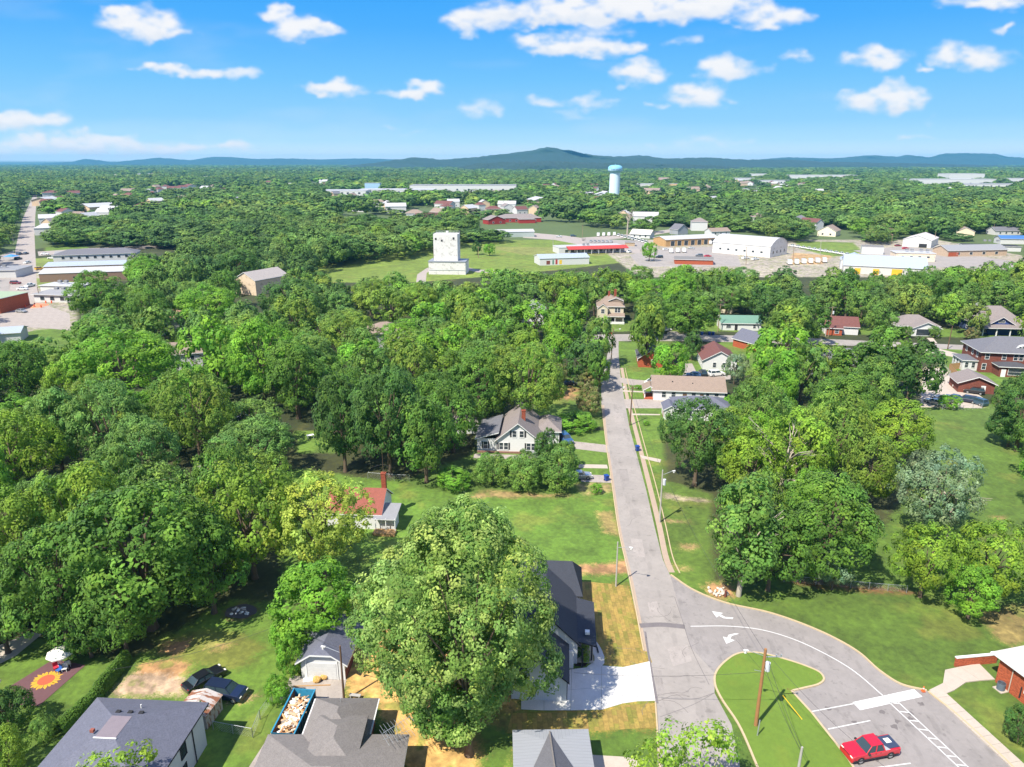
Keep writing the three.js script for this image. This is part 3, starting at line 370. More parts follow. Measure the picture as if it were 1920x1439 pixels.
function wallsOf(mb, type, w, d, h, rise, opt = {}) {
  const x = w / 2, z = d / 2, c = opt.ridge || 0, t = rise * 0.97;
  const F = type === 'gablez' || type === 'jerkin' ? [V3(-x, 0, z), V3(x, 0, z), V3(x, h, z), ...(type === 'jerkin' ? [V3(x * 0.4, h + t * 0.6, z), V3(-x * 0.4, h + t * 0.6, z)] : [V3(c, h + t, z)]), V3(-x, h, z)] : type === 'arch' ? [V3(-x, 0, z), V3(x, 0, z), ...[1, .75, .5, .25, 0, -.25, -.5, -.75, -1].map((a) => V3(a * x, h + t * (1 - a * a), z))] : [V3(-x, 0, z), V3(x, 0, z), V3(x, h, z), V3(-x, h, z)];
  mb.poly(F); mb.poly((type === 'jerkin' ? [V3(-x, 0, z), V3(x, 0, z), V3(x, h, z), V3(0, h + t, z), V3(-x, h, z)] : F).map((v) => V3(v.x, v.y, -z)).reverse());
  const hb = type === 'shed' ? h + rise : h, R = type === 'gable' ? [V3(x, 0, z), V3(x, 0, -z), V3(x, h, -z), V3(x, h + t, 0), V3(x, h, z)] : [V3(x, 0, z), V3(x, 0, -z), V3(x, hb, -z), V3(x, h, z)];
  mb.poly(R); mb.poly(R.map((v) => V3(-x, v.y, v.z)).reverse());
  if (type === 'shed') mb.poly([V3(x, 0, -z - .001), V3(-x, 0, -z - .001), V3(-x, hb, -z - .001), V3(x, hb, -z - .001)]);
  return mb;
}
const FACE = { f: (w, d) => [V3(0, 0, d / 2), V3(1, 0, 0), V3(0, 0, 1)], b: (w, d) => [V3(0, 0, -d / 2), V3(-1, 0, 0), V3(0, 0, -1)], r: (w) => [V3(w / 2, 0, 0), V3(0, 0, -1), V3(1, 0, 0)], l: (w) => [V3(-w / 2, 0, 0), V3(0, 0, 1), V3(-1, 0, 0)] };
function panel(mb, fr, cu, y, w, h, d0, d1) { const [O, u, n] = fr, c = O.clone().addScaledVector(u, cu).addScaledVector(n, (d0 + d1) / 2); mb.box(c.x, y, c.z, w, h, d1 - d0, Math.atan2(n.x, n.z)); return mb; }
function windowOn(t, fr, cu, y, w, h, trim = M.trim, glass = M.glass, bars = 1) {
  const f = new MB(), b = 0.09; panel(f, fr, cu, y - b, w + 2 * b, b, 0.0, 0.09); panel(f, fr, cu, y + h, w + 2 * b, b, 0.0, 0.08); panel(f, fr, cu - w / 2 - b / 2, y, b, h, 0.0, 0.07); panel(f, fr, cu + w / 2 + b / 2, y, b, h, 0.0, 0.07);
  if (bars) panel(f, fr, cu, y + h / 2 - 0.025, w, 0.05, 0.0, 0.05);
  const m = f.build('window', trim, t); panel(new MB(), fr, cu, y, w, h, -0.02, 0.025).build('pane', glass, m); return m;
}
function doorOn(t, fr, cu, w, h, m, y = 0.02) { return panel(new MB(), fr, cu, y, w, h, -0.02, 0.05).build('door', m, t); }
function building(o) {
  const t = thing(o.name || 'house', o.label, o.cat || 'house', o.p, (o.rot || 0) * RAD, o.group); FOOT.push([o.p.x, o.p.z, Math.hypot(o.w, o.d) / 2]);
  block(t, o); return t;
}
function block(t, o, dx = 0, dz = 0, turn = 0) {   // one roofed volume; a house may be several
  const type = o.roof, walls = wallsOf(new MB(), type, o.w, o.d, o.h, o.rise || 0, o), g = turn || dx || dz ? MX(dx, o.y0 || 0, dz, turn * RAD) : null, fit = (m) => { if (g) m.applyMatrix4(g); return m; };
  if (!o.noWall) fit(walls.build(o.wallName || 'wall', o.wall, t));
  const { top, rim } = shell(roofPolys(type, o.w, o.d, o.h, o.rise || 0, o.over ?? 0.45, o), o.thick || 0.2), roof = fit(top.build('roof', o.cover, t));
  const fas = rim.build('fascia', o.fascia || M.trim, roof);
  const kids = new THREE.Group();
  for (const [face, u, y, w, h, bars, gl] of o.wins || []) windowOn(kids, FACE[face](o.w, o.d), u, y, w, h, o.trim, gl || M.glass, bars ?? 1);
  for (const [face, n, y, w, h, span] of o.rows || []) { const L = span || (face === 'f' || face === 'b' ? o.w : o.d) * 0.86; for (let i = 0; i < n; i++) windowOn(kids, FACE[face](o.w, o.d), (i + 0.5) / n * L - L / 2, y, w, h, o.trim, M.glass, 0); }
  for (const [face, u, w, h, m] of o.doors || []) doorOn(kids, FACE[face](o.w, o.d), u, w, h, m || M.trim);
  for (const k of [...kids.children]) { t.add(k); fit(k); }
  for (const [x, z, y0, y1, w, m] of o.chims || []) { const c = new MB().box(x, y0, z, w, y1 - y0, w).box(x, y1, z, w + 0.12, 0.14, w + 0.12).box(x, y1 + 0.14, z, w * 0.4, 0.12, w * 0.4).build('chimney', m || M.brick, roof); }
  return roof;
}
const R_ = { tan: mat([150, 132, 118], 'shingle', 3, { bump: 0.02 }), brown: mat([140, 130, 126], 'shingle', 3, { bump: 0.02 }), grey: mat([112, 112, 118], 'shingle', 3, { bump: 0.02 }), charLight: mat([134, 128, 124], 'shingle', 3, { bump: 0.03 }), char: mat([78, 78, 82], 'shingle', 3, { bump: 0.02 }), navy: mat([58, 62, 72], 'shingle', 3, { bump: 0.02 }), slate: mat([106, 108, 122], 'shingle', 3, { bump: 0.02 }), red: mat([150, 86, 72], 'shingle', 3, { bump: 0.02 }), redBrown: mat([116, 74, 68], 'shingle', 3), green: mat([104, 142, 124], 'ribs', 3), metal: mat([146, 150, 157], 'ribs', 3, { rough: 0.5 }), metalWhite: mat([186, 186, 186], 'ribs', 4, { rough: 0.6 }), metalBlue: mat([166, 177, 192], 'ribs', 4, { rough: 0.6 }), lightGrey: mat([140, 141, 144], 'blotch', 5), black: mat([52, 52, 54], 'blotch', 6), tar: mat([120, 118, 116], 'blotch', 6), redMetal: mat([178, 62, 58], 'ribs', 3), blueMetal: mat([60, 110, 168], 'ribs', 3) };

// --- two-storey white house with the grey deck roof, lower left corner
{
  const t = building({ name: 'house', label: 'white two-storey house under a wide blue-grey hip roof, bottom left', p: V3(-37.5, 0, -54.2), rot: -3.5, w: 10.8, d: 11.2, h: 4.9, roof: 'deck', rise: 2.3, dx: 1.0, dz: 1.4, over: 0.55, wall: M.boardWhite, cover: R_.slate, fascia: M.dark, wins: [['r', 1.5, 2.6, 0.9, 1.5], ['r', -2.0, 2.4, 0.9, 1.5], ['r', 1.2, 0.5, 0.8, 1.2]], trim: M.dark });
  new MB().box(0, 7.205, 0, 1.96, 0.03, 2.7).build('deck_covering', mat([128, 118, 124], 'blotch', 3), t); new MB().box(0, 7.21, 1.38, 2.2, 0.05, 0.12).build('flashing', M.trim, t);
  for (const x of [-1.0, 0.2, 1.3]) new MB().box(x, 6.62, -2.3, 0.42, 0.3, 0.34).build('roof_vent', M.dark, t);
  new MB().tube(V3(0.4, 5.7, -3.7), V3(0.4, 6.5, -3.7), 0.07, 0.07).build('vent_pipe', M.paint, t); new MB().box(-1.6, 7.2, 0.7, 0.35, 0.3, 0.3).build('roof_vent', R_.red, t);
  new MB().tube(V3(5.48, 0, -3.3), V3(5.48, 4.7, -3.3), 0.06, 0.06).build('drainpipe', M.dark, t);
}
// --- rusty tin shed
{
  const t = building({ name: 'shed', label: 'small tin shed with a rust streaked light roof behind the white two-storey house', cat: 'shed', p: V3(-34.0, 0, -63.3), rot: -10, w: 3.4, d: 3.0, h: 1.9, roof: 'gablez', rise: 0.55, over: 0.15, wall: mat([206, 200, 192], 'rust', 3), cover: mat([206, 202, 198], 'rust', 3), fascia: M.white, thick: 0.06 });
  doorOn(t, FACE.f(3.4, 3.2), 0.3, 1.2, 1.8, mat([188, 182, 176], 'ribs', 1));
}
// --- garage
{
  const t = building({ name: 'garage', label: 'white garage with clipped grey gable and wide white door behind the blue skip', cat: 'garage', p: V3(-21.9, 0, -72.6), rot: -3.5, w: 5.2, d: 6.6, h: 2.7, roof: 'jerkin', rise: 1.6, over: 0.5, wall: M.whiteSiding, cover: R_.slate, thick: 0.22 });
  const fr = FACE.f(5.2, 6.6), dr = doorOn(t, fr, -0.1, 3.5, 2.25, M.white); for (let i = 0; i < 4; i++) panel(new MB(), fr, -0.1, 0.06 + i * 0.55, 3.4, 0.5, 0.05, 0.075).build('panel', M.white, dr);
  panel(new MB(), fr, -1.95, 0, 0.12, 2.6, 0, 0.09).build('post', M.trim, t); panel(new MB(), fr, 1.75, 0, 0.12, 2.6, 0, 0.09).build('post', M.trim, t);
  panel(new MB(), FACE.r(5.2, 6.6), 0, 0.05, 6.3, 1.2, 0, 0.06).build('brick_skirting', M.brickDark, t);
}
// --- house with the dark shingle roofs, bottom centre-left
{
  const wall = M.brickDark, t = building({ name: 'house', label: 'low brick house with three stepped dark grey hip roofs beside the blue skip', p: V3(-17.4, 0, -51.4), rot: 0, w: 13.2, d: 11.4, h: 3.1, roof: 'hip', rise: 2.3, over: 0.5, wall, cover: R_.charLight, fascia: M.trim, wins: [['r', 2, 0.9, 1.1, 1.3], ['l', 0, 0.9, 1.1, 1.3]] });
  block(t, { w: 5.8, d: 6.6, h: 3.1, roof: 'hip', rise: 1.9, over: 0.45, wall, cover: R_.charLight, wins: [['b', 0, 0.9, 1.2, 1.3]] }, -0.25, -7.5);
  block(t, { w: 4.4, d: 6.0, h: 4.25, roof: 'hip', rise: 1.1, over: 0.3, wall: R_.charLight, cover: R_.charLight, fascia: M.dark }, 0.3, -4.2);
  new MB().tube(V3(-0.5, 3.4, -9.6), V3(-0.5, 4.5, -9.6), 0.05, 0.05).build('vent_pipe', M.steel, t);
  for (const s of [-1, 1]) new MB().box(-0.25 + s * 3.42, 2.95, -7.5, 0.13, 0.12, 7.4).build('gutter', M.paint, t);
}
// --- small house, bottom edge, grey metal eaves round a shingle hip
{
  const t = building({ name: 'house', label: 'small house with ribbed metal eaves round a steep shingle roof at the lower edge', p: V3(4.0, 0, -52.4), rot: 1, w: 7.0, d: 11.2, h: 3.0, roof: 'hip', rise: 0.3, over: 0.35, in: 0.5, wall: M.whiteSiding, cover: mat([142, 145, 150], 'boards', 3), fascia: M.trim, wins: [['r', 2, 0.9, 1, 1.3]] });
  { const A = V3(-0.1, 3.24, -5.4), B = V3(-0.1, 6.1, 3.5), L = V3(-3.4, 3.5, 2.6), R = V3(3.2, 3.5, 2.6), { top, rim } = shell([[A, L, B], [A, B, R], [B, L, R]], 0.08), g = top.build('roof', R_.grey, t); rim.build('fascia', R_.grey, g); new MB().tube(A, B, 0.09, 0.09, 6).build('ridge_cap', R_.charLight, g); }
}
// --- the new house beside the great tree
{
  const t = building({ name: 'house', label: 'new white board house with steep charcoal roofs half hidden by the great tree', p: V3(4.2, 0, -77.0), rot: -4, w: 8.0, d: 9.6, h: 3.2, roof: 'gablez', rise: 3.9, over: 0.35, wall: M.boardWhite, cover: R_.navy, fascia: M.dark, wins: [['r', 2.2, 0.8, 1.2, 1.6], ['r', -1.6, 0.8, 1.2, 1.6]], trim: M.dark });
  block(t, { w: 8.0, d: 6.4, h: 3.2, roof: 'hip', rise: 3.1, over: 0.35, in: 0.4, wall: M.boardWhite, cover: R_.navy, fascia: M.dark, wins: [['b', 1, 0.9, 1.2, 1.4]], trim: M.dark }, 0.5, -8.0);
  block(t, { w: 6.2, d: 6.4, h: 3.0, roof: 'gablez', rise: 2.7, over: 0.3, wall: M.boardWhite, cover: R_.navy, fascia: M.dark }, -0.4, 8.0);
  const porch = block(t, { w: 2.4, d: 8.6, h: 3.35, roof: 'shedx', rise: -0.75, over: 0.2, noWall: true, wall: M.trim, cover: R_.navy, fascia: M.dark, thick: 0.16 }, 4.9, 0.3);
  for (const z of [-3.6, 0.3, 4.3]) new MB().box(5.75, 0, z, 0.18, 2.7, 0.18).build('post', M.dark, t);
  new MB().box(4.95, 0, 0.3, 2.1, 0.22, 8.6).build('porch_floor', M.concrete, t);
  new MB().box(5.2, 3.2, 3.2, 0.55, 0.35, 0.55).build('roof_vent', M.trim, t);
  new MB().box(2.72, 0.02, 8.0, 0.06, 2.4, 4.4).build('garage_door', mat([196, 190, 180], 'boards', 1.4), t); new MB().box(2.74, 0.02, 10.9, 0.1, 2.7, 0.22).build('corner_board', M.dark, t);
  new MB().box(3.1, 0, 5.6, 0.9, 2.5, 0.2).build('front_wall', M.white, t); new MB().box(4.6, 0, 5.4, 0.22, 2.6, 0.22).build('post', M.dark, t);
}
// --- red-roofed cottage
{
  const t = building({ name: 'house', label: 'small white cottage with a faded red shingle roof and grey back porch on the lawn', p: V3(-25.8, 0, -108.9), rot: -4, w: 9.0, d: 7.6, h: 3.0, roof: 'gable', rise: 2.7, over: 0.3, wall: M.whiteSiding, cover: R_.red, wins: [['r', -0.4, 1.6, 0.9, 1.4], ['r', 1.6, 0.9, 0.9, 1.3], ['f', -1, 0.9, 1, 1.3]], chims: [[4.1, -1.0, 4.4, 7.9, 0.75]] });
  new MB().box(5.6, 0, 2.6, 2.4, 2.5, 3.2).build('porch_wall', M.white, t);
  block(t, { w: 3.6, d: 4.4, h: 2.55, roof: 'shed', rise: 0.7, over: 0.1, noWall: true, wall: M.white, cover: R_.lightGrey, fascia: M.trim, thick: 0.1 }, 5.4, 2.8);
  new MB().box(5.4, 0, 5.2, 3.6, 0.5, 1.6).build('porch_floor', M.wood, t); for (const x of [3.9, 5.6, 7.1]) new MB().box(x, 0, 4.9, 0.12, 2.6, 0.12).build('post', M.trim, t);
  new MB().tube(V3(4.1, 8.0, -1.0), V3(4.05, 13.2, -1.0), 0.035, 0.02).build('aerial_mast', M.poleDark, t); new MB().tube(V3(4.1, 9.6, -1.0), V3(2.0, 8.9, -1.0), 0.02, 0.02).tube(V3(4.1, 9.6, -1.0), V3(5.7, 9.0, -1.0), 0.02, 0.02).build('mast_stay', M.wire, t);
}
// --- white gabled house beside the street
{
  const t = building({ name: 'house', label: 'white gabled house with brown roof, dark shutters and a brick chimney, left of the street', p: V3(1.7, 0, -143.4), rot: -4, w: 8.8, d: 13.0, h: 3.2, roof: 'gablez', rise: 3.6, over: 0.5, wall: M.whiteSiding, cover: R_.brown, wins: [['f', -0.75, 3.6, 0.8, 1.35], ['f', 0.75, 3.6, 0.8, 1.35], ['f', 2.2, 0.8, 0.8, 1.5], ['f', 3.2, 0.8, 0.8, 1.5], ['f', -2.5, 0.8, 0.8, 1.5], ['f', -3.5, 0.8, 0.8, 1.5]], chims: [[0.9, 2.2, 5.0, 7.9, 0.8]] });
  const shut = (cu, y, h) => panel(new MB(), FACE.f(8.8, 13), cu, y, 0.32, h, 0.0, 0.06).build('shutter', M.dark, t);
  for (const [u, y, h] of [[-1.5, 3.6, 1.35], [1.5, 3.6, 1.35], [1.55, 0.8, 1.5], [3.85, 0.8, 1.5], [-1.85, 0.8, 1.5], [-4.15, 0.8, 1.5]]) shut(u, y, h);
  block(t, { w: 4.2, d: 10.5, h: 3.0, roof: 'shedx', rise: 1.5, over: 0.4, wall: M.whiteSiding, cover: R_.grey, wins: [['f', -0.3, 0.8, 0.8, 1.5]] }, -6.5, 0.8);
  for (const u of [-0.9, 0.3]) new MB().box(-6.8 + u + 0.3, 0.8, 6.08, 0.3, 1.5, 0.06).build('shutter', M.dark, t);
  block(t, { w: 5.0, d: 8.0, h: 2.9, roof: 'hip', rise: 1.8, over: 0.5, wall: M.whiteSiding, cover: R_.brown, wins: [['f', 0, 0.8, 1, 1.4]] }, 6.0, -3.4);
  new MB().box(-2, 0, 6.62, 13, 0.4, 0.3).build('brick_skirting', mat([150, 116, 102], 'brick', 2), t); new MB().box(2.6, 0, 7.7, 3.2, 0.9, 1.6).build('steps', R_.lightGrey, t); new MB().box(-3, 0, 8.6, 12, 0.06, 2.2).build('patio', M.gravel, t);
}
building({ name: 'shed', label: 'long white garden shed with a grey-brown roof between the trees at left', cat: 'shed', p: at(404, 893).add(V3(0, 0, -1.2)), rot: -6, w: 6.4, d: 3.4, h: 2.0, roof: 'gable', rise: 0.6, over: 0.25, wall: M.boardWhite, cover: R_.brown, thick: 0.1 });
building({ name: 'shed', label: 'dark weathered shed roof showing between trees behind the garden shed', cat: 'shed', p: at(452, 792), rot: 30, w: 4, d: 6, h: 2.2, roof: 'gablez', rise: 1.0, over: 0.3, wall: M.dark, cover: R_.char });
building({ name: 'outbuilding', label: 'low grey outbuilding behind the left end of the white gabled house', cat: 'shed', p: at(878, 806), rot: 0, w: 6, d: 5, h: 2.4, roof: 'gable', rise: 1.0, wall: M.whiteSiding, cover: R_.brown });
// --- right of the street
{
  const t = building({ name: 'apartment_house', label: 'long low white apartment house with tan shingle roof right of the street', cat: 'house', p: V3(45.2, 0, -174.8), rot: -7, w: 17.6, d: 8.8, h: 3.1, roof: 'gable', rise: 2.3, over: 0.5, wall: M.whiteSiding, cover: R_.tan, wins: [['f', -6.2, 0.9, 1.0, 1.4], ['f', -3.8, 0.9, 1, 1.4], ['f', 1.2, 0.9, 1, 1.4], ['f', 4.6, 0.9, 0.8, 1.4], ['f', 6.8, 0.9, 1, 1.4]], doors: [['f', -1.0, 1, 2.1, M.poleDark], ['f', 3.2, 0.9, 2.1, M.poleDark]], chims: [] });
  block(t, { w: 3.0, d: 4.4, h: 2.7, roof: 'gablez', rise: 0.9, over: 0.4, noWall: true, wall: M.trim, cover: R_.tan }, -9.6, 1.6); for (const z of [0, 3.4]) new MB().box(-10.9, 0, z, 0.25, 2.6, 0.25).build('post', M.trim, t);
  new MB().box(-9.4, 0, 1.8, 3.2, 0.3, 4.4).build('porch_floor', M.brickOrange, t);
  new MB().box(-4, 4.0, 2.0, 0.3, 0.5, 0.3).build('roof_vent', M.dark, t); new MB().box(1, 3.8, 2.3, 0.3, 0.5, 0.3).build('roof_vent', M.dark, t);
  const c = building({ name: 'cottage', label: 'grey roofed cottage with red door below the tan apartment house', p: V3(45.0, 0, -160.5), rot: -5, w: 13, d: 8, h: 2.9, roof: 'hip', rise: 1.9, over: 0.4, wall: M.whiteSiding, cover: R_.slate, wins: [['f', -3, .9, 1, 1.3]] });
  block(c, { w: 3, d: 5, h: 2.6, roof: 'gablez', rise: 0.9, over: 0.3, wall: M.whiteSiding, cover: R_.slate, doors: [['l', 0.5, 0.9, 2, R_.red]] }, -7.4, 1.5);
  building({ label: 'white house with a brown-red hip roof behind the tan apartment house', p: at(1352, 694).add(V3(0, 0, -5.5)), rot: -6, w: 9.5, d: 12, h: 3.2, roof: 'gablez', rise: 2.6, wall: M.whiteSiding, cover: R_.redBrown, wins: [['f', -1.5, 0.9, 0.9, 1.4], ['f', 1.2, 0.9, 0.9, 1.4], ['l', 2, 0.9, 0.9, 1.4], ['l', -2, 0.9, 0.9, 1.4]] });
  building({ label: 'orange brick house with charcoal roof facing its back gable to the lawn', p: at(1224, 690).add(V3(0, 0, -5)), rot: -6, w: 7.4, d: 9.5, h: 3.0, roof: 'gablez', rise: 2.4, wall: M.brickOrange, cover: R_.char, wins: [['f', 0.6, 1.2, 0.9, 1.2], ['l', 1, 1, .9, 1.2]] });
  const q = building({ label: 'two-storey cream house with tan hip roof, brick chimneys and white porches', p: at(1147, 606).add(V3(0, 0, -6)), rot: -5, w: 9.6, d: 10, h: 6.2, roof: 'hip', rise: 3.6, over: 0.5, in: 0.8, wall: M.creamSiding, cover: R_.tan, wins: [['f', 2.0, 3.9, 0.9, 1.7], ['f', 3.1, 3.9, 0.9, 1.7], ['r', 0, 3.9, .9, 1.6], ['r', 0, .9, .9, 1.6]], chims: [[-0.6, 0.6, 8.4, 11.0, 0.8], [1.8, -1.0, 8.4, 11.4, 0.9]] });
  block(q, { w: 3.6, d: 3.0, h: 6.0, roof: 'gablez', rise: 1.4, over: 0.3, wall: M.creamSiding, cover: R_.tan, wins: [['f', 0, 3.9, 1.2, 1.5]] }, -3.0, 5.4);
  block(q, { w: 6.4, d: 2.6, h: 2.9, roof: 'shed', rise: 0.8, over: 0.2, noWall: true, wall: M.trim, cover: R_.tan }, 1.8, 6.4); for (const x of [-1.1, 1.6, 4.6]) new MB().box(x, 0, 7.5, 0.2, 2.9, 0.2).build('post', M.trim, q);
  new MB().box(1.8, 0, 7.75, 6.6, 0.9, 0.1).build('railing', M.trim, q); new MB().box(1.8, 0, 6.3, 6.6, 0.3, 2.8).build('porch_floor', M.concrete, q); doorOn(q, FACE.f(9.6, 10), 1.0, 1.3, 2.2, M.glass);
  block(q, { w: 5.2, d: 2.6, h: 8.3, roof: 'gablez', rise: 1.0, over: 0.3, wall: R_.tan, cover: R_.tan }, 1.9, 2.6);
  building({ label: 'white bungalow with a pale green metal roof beside the cross street', p: at(1391, 620).add(V3(0, 0, -4)), rot: -4, w: 14, d: 8, h: 2.9, roof: 'gable', rise: 1.9, wall: M.whiteSiding, cover: R_.green, wins: [['f', -4.5, .9, 1.6, 1.2], ['f', 4.6, .9, .9, 1.2], ['l', 0, .9, .9, 1.2]], doors: [['f', -1.8, 1, 2.1, M.dark]] });
  building({ name: 'outbuilding', label: 'small beige outbuilding with tan gable behind the green roofed bungalow', cat: 'shed', p: at(1364, 588).add(V3(0, 0, -3)), rot: 60, w: 4.6, d: 6.4, h: 3.4, roof: 'gablez', rise: 1.6, wall: M.creamSiding, cover: R_.tan, wins: [['f', 0, 1.2, .8, .8]] });
  const rr = building({ label: 'brick cottage with dull red roof and white gable between two poles', p: at(1584, 628).add(V3(0, 0, -5)), rot: -14, w: 11, d: 9, h: 3.1, roof: 'gable', rise: 2.5, wall: M.whiteSiding, cover: R_.redBrown, wins: [['f', -1, .8, 1.2, 1.4], ['r', 0, 2.8, .8, 1], ['r', 0, .8, 1, 1.3]] }); block(rr, { w: 5, d: 2.6, h: 2.6, roof: 'shed', rise: .6, wall: M.brickOrange, cover: R_.redBrown, wins: [['f', 0.8, .8, 1.2, 1.2]] }, -2.6, 5.4);
  const bg = building({ label: 'grey-brown bungalow with a wide white porch gable beside the cross street', p: at(1724, 628).add(V3(0, 0, -6)), rot: -5, w: 14, d: 10, h: 3.0, roof: 'hip', rise: 3.0, over: 0.6, wall: mat([170, 158, 146], 'siding', 1.8), cover: R_.brown, wins: [['f', -5, .8, 1.4, 1.4], ['l', 0, .8, 1, 1.4]] }); block(bg, { w: 9.5, d: 4.4, h: 3.0, roof: 'gablez', rise: 2.0, over: 0.5, wall: M.whiteSiding, cover: R_.brown, wallName: 'porch_wall', wins: [['f', 0, 0.3, 6.5, 2.2, 0]] }, 1.6, 6.0);
  const b2 = building({ label: 'large blue bungalow with brown pyramid roof and blue shingled dormer behind the porch', p: at(1880, 628).add(V3(0, 0, -7)), rot: -5, w: 16, d: 13, h: 3.6, roof: 'hip', rise: 5.4, over: 0.7, in: 0.9, wall: mat([58, 76, 112], 'siding', 1.8), cover: R_.brown, wins: [['l', 0, .8, 1, 1.5], ['f', -5, .8, 1.2, 1.5]] }); block(b2, { w: 8, d: 5, h: 4.0, roof: 'gablez', rise: 2.4, over: 0.6, wall: mat([58, 76, 132], 'siding', 1.8), cover: R_.brown, wins: [['f', 0, 4.3, 2, .8]] }, -0.5, 4.6); block(b2, { w: 17, d: 3.6, h: 3.0, roof: 'shed', rise: .8, over: .3, noWall: true, wall: M.trim, cover: R_.brown }, 0, 8.2); for (const x of [-7.5, -3, 1.5, 6]) new MB().box(x, 0, 9.6, .3, 3, .3).build('post', M.trim, b2);
  new MB().box(-5.5, 8.6, -1, 0.7, 1.2, 0.7).build('chimney', M.white, b2);
}
// --- brick apartment block and its garage, right edge
{
  const c = at(1846, 660, 6), t = building({ name: 'apartment_block', label: 'two-storey dark red brick block with grey hip roof and eyebrow dormer, right edge', cat: 'apartment block', p: V3(c.x + 11.8, 0, c.z - 4.0), rot: -10, w: 23, d: 12.5, h: 6.1, roof: 'hip', rise: 3.4, over: 0.7, wall: M.brickDark, cover: R_.grey, wins: [['f', -10, 4.0, 1.0, 1.5], ['f', -5.6, 4.0, 1.0, 1.5], ['f', -2.6, 3.9, 1.0, 1.7], ['f', -1.2, 3.9, 1.0, 1.7], ['l', 3.6, 3.9, 0.9, 1.5], ['l', 0.5, 3.9, 0.9, 1.5], ['l', -3.5, 3.9, .9, 1.5], ['f', -10.4, 0.9, 1, 1.7]] });
  block(t, { w: 4.0, d: 7.0, h: 3.1, roof: 'flat', over: 0.4, wall: M.white, cover: R_.grey, wins: [['f', -0.9, .9, .9, 1.5], ['f', .9, .9, .9, 1.5], ['l', 2, .9, .9, 1.5], ['l', 0, .9, .9, 1.5], ['l', -2, .9, .9, 1.5]] }, -13.5, 1.4);
  block(t, { w: 7.0, d: 4.2, h: 3.1, roof: 'hip', rise: 0.9, over: 0.5, wall: M.brickDark, cover: R_.char, wins: [['f', 0.8, .7, 4.0, 1.7, 1]], doors: [['f', -2.4, 1.2, 2.2, M.trim]] }, -4.6, 8.3);
  const e = new MB(); { const out = []; for (let i = 0; i <= 8; i++) { const a = i / 8 * 2 - 1; out.push([a * 2.6, 6.9 + 1.0 * (1 - a * a)]); } for (let i = 0; i < 8; i++) { const [x0, y0] = out[i], [x1, y1] = out[i + 1]; e.poly([V3(x0, y0, 4.9), V3(x1, y1, 4.9), V3(x1, y1, 2), V3(x0, y0, 2)]); e.poly([V3(x0, 6.6, 4.7), V3(x1, 6.6, 4.7), V3(x1, y1, 4.7), V3(x0, y0, 4.7)]); } } const dm = e.build('dormer', M.trim, t); for (let i = -1; i <= 2; i++) new MB().box((i - 0.5) * 0.8, 6.95, 4.74, 0.5, 0.55, 0.06).build('pane', M.glass, dm);
  const gp = at(1836, 738), g = building({ name: 'garage', label: 'dark brick garage with brown hip roof and white gable beside the parked cars', cat: 'garage', p: V3(gp.x, 0, gp.z - 3.6), rot: -14, w: 8.4, d: 7.2, h: 2.9, roof: 'gablez', rise: 1.7, over: 0.6, wall: M.brickDark, cover: R_.brown, doors: [['f', 1.6, 1.1, 2.1, M.trim]] });
  const w0 = at(1779, 694), w1 = at(1812, 726), fence = thing('wooden_fence', 'light timber board fence between the car park and the brick block', 'fence', V3(0, 0, 0)); const n = 26; for (let i = 0; i < n; i++) { const p = w0.clone().lerp(w1, (i + .5) / n); new MB().box(p.x, 0, p.z, w0.distanceTo(w1) / n - 0.015, 1.85 + 0.06 * hash(i, 1), 0.03, Math.atan2(-(w1.z - w0.z), w1.x - w0.x)).build('board', M.wood, fence); } const w2 = at(1815, 690); for (let i = 0; i < 16; i++) { const p = w0.clone().lerp(w2, (i + .5) / 16); new MB().box(p.x, 0, p.z, w0.distanceTo(w2) / 16 - .015, 1.85 + .06 * hash(i, 2), .03, Math.atan2(-(w2.z - w0.z), w2.x - w0.x)).build('board', M.wood, fence); }
}
